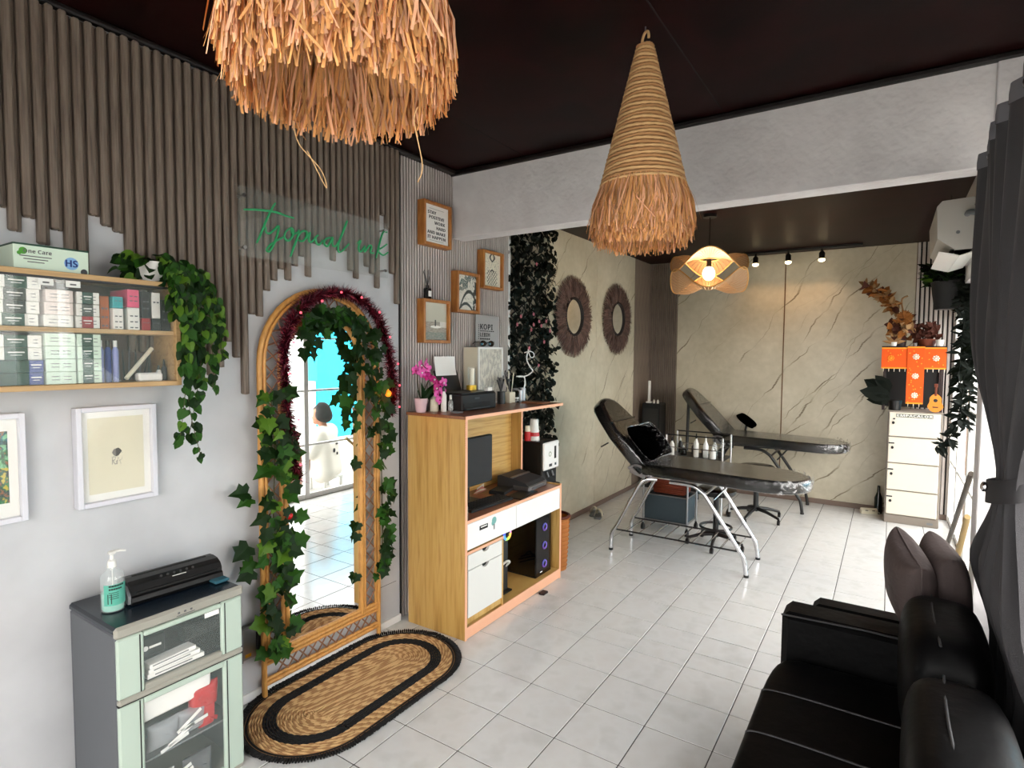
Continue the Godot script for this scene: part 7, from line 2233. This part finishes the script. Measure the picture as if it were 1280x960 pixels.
# ---------------------------------------------------------------- the person outside
func surface_net(bones: Array, cell: float, k: float, b: B) -> B:
	# bones: [a, b, ra, rb]; smooth union of tapered capsules, meshed as surface nets
	var lo := Vector3.ONE * 1e9
	var hi := -lo
	for q in bones:
		var m := maxf(q[2], q[3]) + 3.0 * cell + k
		for p in [q[0], q[1]]:
			lo = lo.min(p - Vector3.ONE * m)
			hi = hi.max(p + Vector3.ONE * m)
	var d := Vector3i((hi - lo) / cell) + Vector3i.ONE * 2
	var f := PackedFloat32Array()
	f.resize(d.x * d.y * d.z)
	f.fill(1.0)
	for q in bones:
		var a: Vector3 = q[0]
		var ab: Vector3 = q[1] - q[0]
		var l2 := maxf(ab.length_squared(), 1e-9)
		var m := maxf(q[2], q[3]) + 2.0 * cell + k
		var i0 := Vector3i((a.min(q[1]) - Vector3.ONE * m - lo) / cell).max(Vector3i.ZERO)
		var i1 := (Vector3i((a.max(q[1]) + Vector3.ONE * m - lo) / cell) + Vector3i.ONE).min(d - Vector3i.ONE)
		for z in range(i0.z, i1.z + 1):
			for y in range(i0.y, i1.y + 1):
				for x in range(i0.x, i1.x + 1):
					var p := lo + Vector3(x, y, z) * cell
					var t := clampf((p - a).dot(ab) / l2, 0.0, 1.0)
					var s: float = (p - a - ab * t).length() - lerpf(q[2], q[3], t)
					var at := (z * d.y + y) * d.x + x
					var o := f[at]
					var h := clampf(0.5 + 0.5 * (o - s) / k, 0.0, 1.0)
					f[at] = lerpf(o, s, h) - k * h * (1.0 - h)
	var id := {}
	var off := [Vector3i(0, 0, 0), Vector3i(1, 0, 0), Vector3i(0, 1, 0), Vector3i(1, 1, 0), Vector3i(0, 0, 1), Vector3i(1, 0, 1), Vector3i(0, 1, 1), Vector3i(1, 1, 1)]
	var ed := [[0, 1], [2, 3], [4, 5], [6, 7], [0, 2], [1, 3], [4, 6], [5, 7], [0, 4], [1, 5], [2, 6], [3, 7]]
	var sx := 1
	var sy := d.x
	var sz := d.x * d.y
	for z in d.z - 1:
		for y in d.y - 1:
			for x in d.x - 1:
				var at := z * sz + y * sy + x
				var v := [f[at], f[at + sx], f[at + sy], f[at + sy + sx], f[at + sz], f[at + sz + sx], f[at + sz + sy], f[at + sz + sy + sx]]
				var neg := 0
				for q in v:
					if q < 0.0:
						neg += 1
				if neg == 0 or neg == 8:
					continue
				var sum := Vector3.ZERO
				var n := 0
				for e in ed:
					var u: float = v[e[0]]
					var w: float = v[e[1]]
					if (u < 0.0) != (w < 0.0):
						sum += Vector3(off[e[0]]).lerp(Vector3(off[e[1]]), u / (u - w))
						n += 1
				var g := Vector3(v[1] + v[3] + v[5] + v[7] - v[0] - v[2] - v[4] - v[6], v[2] + v[3] + v[6] + v[7] - v[0] - v[1] - v[4] - v[5], v[4] + v[5] + v[6] + v[7] - v[0] - v[1] - v[2] - v[3]).normalized()
				id[at] = b.vert(lo + (Vector3(x, y, z) + sum / n) * cell, g)
	for at in id:
		for e in [[sx, sy, sz], [sy, sz, sx], [sz, sx, sy]]:
			if (f[at] < 0.0) != (f[at + e[0]] < 0.0):
				var p: int = at - e[1]
				var q: int = at - e[1] - e[2]
				var r: int = at - e[2]
				if id.has(p) and id.has(q) and id.has(r):
					b.face(id[at], id[p], id[q])
					b.face(id[at], id[q], id[r])
	return b


func hand_bones(wrist: Vector3, fwd: Vector3, down: Vector3, side: float) -> Array:
	var w := fwd.cross(down).normalized()
	var out := [[wrist, wrist + fwd * 0.05, 0.026, 0.024]]
	for k in 4:
		out.append([wrist + fwd * 0.02 + w * (k - 1.5) * 0.014, wrist + fwd * 0.085 + w * (k - 1.5) * 0.02, 0.013, 0.011])
		var l: float = [0.055, 0.068, 0.064, 0.048][k]
		var p := wrist + fwd * 0.085 + w * (k - 1.5) * 0.02
		var m := p + (fwd * 0.9 + down * 0.4).normalized() * l * 0.55
		out.append([p, m, 0.0095, 0.0085])
		out.append([m, m + (fwd * 0.5 + down * 0.9).normalized() * l * 0.5, 0.0085, 0.0072])
	var t := wrist + fwd * 0.03 + w * side * 0.03
	out.append([t, t + fwd * 0.035 + w * side * 0.03 + down * 0.012, 0.014, 0.011])
	out.append([t + fwd * 0.035 + w * side * 0.03 + down * 0.012, t + fwd * 0.07 + w * side * 0.035 + down * 0.02, 0.010, 0.008])
	return out


func outside() -> void:
	var cw := mat("cyan_wall", Color(0.0, 0.78, 0.95), 0.7)
	struct("wall_outside", "bright cyan painted building wall across the yard", B.new().slab(V(7.0, -0.1, -9.5), V(7.3, 3.0, -5.83)), cw)
	struct("wall_outside_001", "low white wall across the yard", B.new().slab(V(7.05, -0.1, -5.83), V(7.3, 1.1, 9.0)), M.white_paint)
	# seated person seen through the glass by way of the mirror
	var o := thing("person", "person with short dark hair in a loose white shirt seated outside, back turned", "person", V(3.52, -0.06, -3.24), 0.0)
	# local: facing +z, then turned towards the yard
	o.rotation.y = deg_to_rad(62)
	var skin := mat("skin", Color(0.60, 0.40, 0.29), 0.55)
	var bones := [
		[V(-0.07, 0.28, 0), V(0.07, 0.28, 0), 0.09, 0.09], [V(-0.06, 0.42, 0.0), V(0.06, 0.42, 0.0), 0.085, 0.085], [V(-0.07, 0.56, 0.0), V(0.07, 0.56, 0.0), 0.085, 0.085], [V(-0.13, 0.72, 0.02), V(0.13, 0.72, 0.02), 0.055, 0.055], [V(0, 0.72, 0.02), V(0, 0.84, 0.04), 0.06, 0.052],
		[V(0, 0.95, 0.06), V(0, 0.90, 0.085), 0.092, 0.075], [V(0, 0.97, 0.04), V(0, 0.98, 0.06), 0.095, 0.09], [V(0, 0.925, 0.155), V(0, 0.905, 0.168), 0.012, 0.016], [V(-0.092, 0.93, 0.06), V(-0.092, 0.91, 0.055), 0.02, 0.014], [V(0.092, 0.93, 0.06), V(0.092, 0.91, 0.055), 0.02, 0.014], [V(0, 0.855, 0.13), V(0, 0.85, 0.135), 0.03, 0.03]]
	for s in [-1.0, 1.0]:
		bones.append([V(0.10 * s, 0.30, 0.02), V(0.14 * s, 0.40, 0.42), 0.085, 0.06])
		bones.append([V(0.14 * s, 0.40, 0.42), V(0.14 * s, 0.09, 0.40), 0.058, 0.04])
		bones.append([V(0.14 * s, 0.04, 0.38), V(0.15 * s, 0.03, 0.54), 0.04, 0.032])
		bones.append([V(0.18 * s, 0.70, 0.02), V(0.25 * s, 0.47, 0.10), 0.048, 0.042])
		bones.append([V(0.25 * s, 0.47, 0.10), V(0.13 * s, 0.45, 0.33), 0.040, 0.028])
	var body := surface_net(bones, 0.014, 0.03, B.new())
	for s in [-1.0, 1.0]:
		surface_net(hand_bones(V(0.13 * s, 0.45, 0.33), V(-0.35 * s, -0.05, 0.9).normalized(), V(0, -1, 0.0), -1.0), 0.005, 0.008, body)
	part("body", body, skin, o)
	part("hair", surface_net([[V(0, 1.0, 0.03), V(0, 0.93, 0.0), 0.098, 0.09], [V(0, 1.02, 0.05), V(0, 1.0, 0.10), 0.09, 0.06], [V(-0.05, 0.95, 0.02), V(0.05, 0.95, 0.02), 0.085, 0.085]], 0.010, 0.02, B.new()), mat("hair", Color(0.02, 0.017, 0.017), 0.95), o)
	for s in [-1.0, 1.0]:
		part("eye", B.new().ell(V(0.034 * s, 0.945, 0.142), V(0.012, 0.007, 0.008), 5, 8), M.ink, o)
	part("mouth", B.new().ell(V(0, 0.875, 0.158), V(0.02, 0.004, 0.006), 4, 8), mat("lip", Color(0.45, 0.22, 0.18), 0.5), o)
	var sh := [[V(-0.12, 0.24, -0.01), V(0.12, 0.24, -0.01), 0.15, 0.15], [V(-0.11, 0.38, 0.0), V(0.11, 0.38, 0.0), 0.14, 0.14], [V(-0.10, 0.52, 0.0), V(0.10, 0.52, 0.0), 0.125, 0.125], [V(-0.12, 0.64, 0.01), V(0.12, 0.64, 0.01), 0.10, 0.10], [V(-0.15, 0.725, 0.015), V(0.15, 0.725, 0.015), 0.085, 0.085]]
	for s in [-1.0, 1.0]:
		sh.append([V(0.19 * s, 0.71, 0.02), V(0.26 * s, 0.50, 0.09), 0.085, 0.085])
	var shirt := part("shirt", surface_net(sh, 0.016, 0.06, B.new()), mat("shirt_white", Color(0.86, 0.84, 0.80), 0.85), o)
	part("dark_print", B.new().ell(V(-0.05, 0.50, -0.135), V(0.022, 0.03, 0.012), 6, 8).ell(V(0.06, 0.57, -0.125), V(0.035, 0.012, 0.014), 6, 8).ell(V(0.03, 0.45, -0.140), V(0.012, 0.02, 0.012), 6, 8), M.ink, shirt)
	part("shorts", surface_net([[V(-0.09, 0.29, 0.02), V(-0.13, 0.38, 0.34), 0.095, 0.08], [V(0.09, 0.29, 0.02), V(0.13, 0.38, 0.34), 0.095, 0.08], [V(-0.07, 0.29, 0.0), V(0.07, 0.29, 0.0), 0.11, 0.11]], 0.016, 0.03, B.new()), mat("shorts_tan", Color(0.40, 0.27, 0.18), 0.85), o)
	var st := thing("plastic_stool", "low white plastic stool under the person seated outside", "stool", V(3.52, -0.06, -3.24))
	part("seat", B.new().slab(V(-0.16, 0.15, -0.16), V(0.16, 0.175, 0.16), 0.01), M.white_plastic, st)
	for x in [-0.13, 0.13]:
		for z in [-0.13, 0.13]:
			part("leg", B.new().box(V(x, 0.075, z), V(0.035, 0.15, 0.035), 0.006), M.white_plastic, st)
	var bag := thing("striped_bag", "red and white striped bag on the ground beside the seated person outside", "bag", V(3.75, -0.06, -2.72), 0.3)
	part("body", B.new().add(cushion(V(0.16, 0.13, 0.08), 10), Transform3D(Basis.IDENTITY, V(0, 0.13, 0))), M.red, bag)
	for k in 3:
		part("stripe", B.new().add(cushion(V(0.018, 0.128, 0.084), 8), Transform3D(Basis.IDENTITY, V(-0.09 + 0.09 * k, 0.13, 0))), M.paper, bag)
	part("handle", B.new().tube(arc(V(0, 0.25, 0), V(1, 0, 0), V(0, 1, 0), 0.07, 0, PI, 12), 0.008, 6), M.red, bag)
	var tb := thing("garden_table", "white slatted garden table outside left of the seated person", "table", V(4.6, -0.06, -2.75))
	for k in 6:
		part("slat", B.new().slab(V(-0.35, 0.70, -0.3 + 0.1 * k), V(0.35, 0.725, -0.215 + 0.1 * k), 0.004), M.white_paint, tb)
	for x in [-0.3, 0.3]:
		for z in [-0.25, 0.25]:
			part("leg", B.new().box(V(x, 0.35, z), V(0.04, 0.70, 0.04), 0.004), M.white_paint, tb)
		part("bearer", B.new().slab(V(x - 0.02, 0.66, -0.28), V(x + 0.02, 0.70, 0.28)), M.white_paint, tb)


func _ready() -> void:
	rng.seed = 20240
	setup()
	materials()
	room()
	shelf_area()
	pictures()
	floor_mirror()
	rug()
	drawer_cabinet()
	desk()
	lattice_and_mirrors()
	treatment_room()
	front_room_right()
	outside()
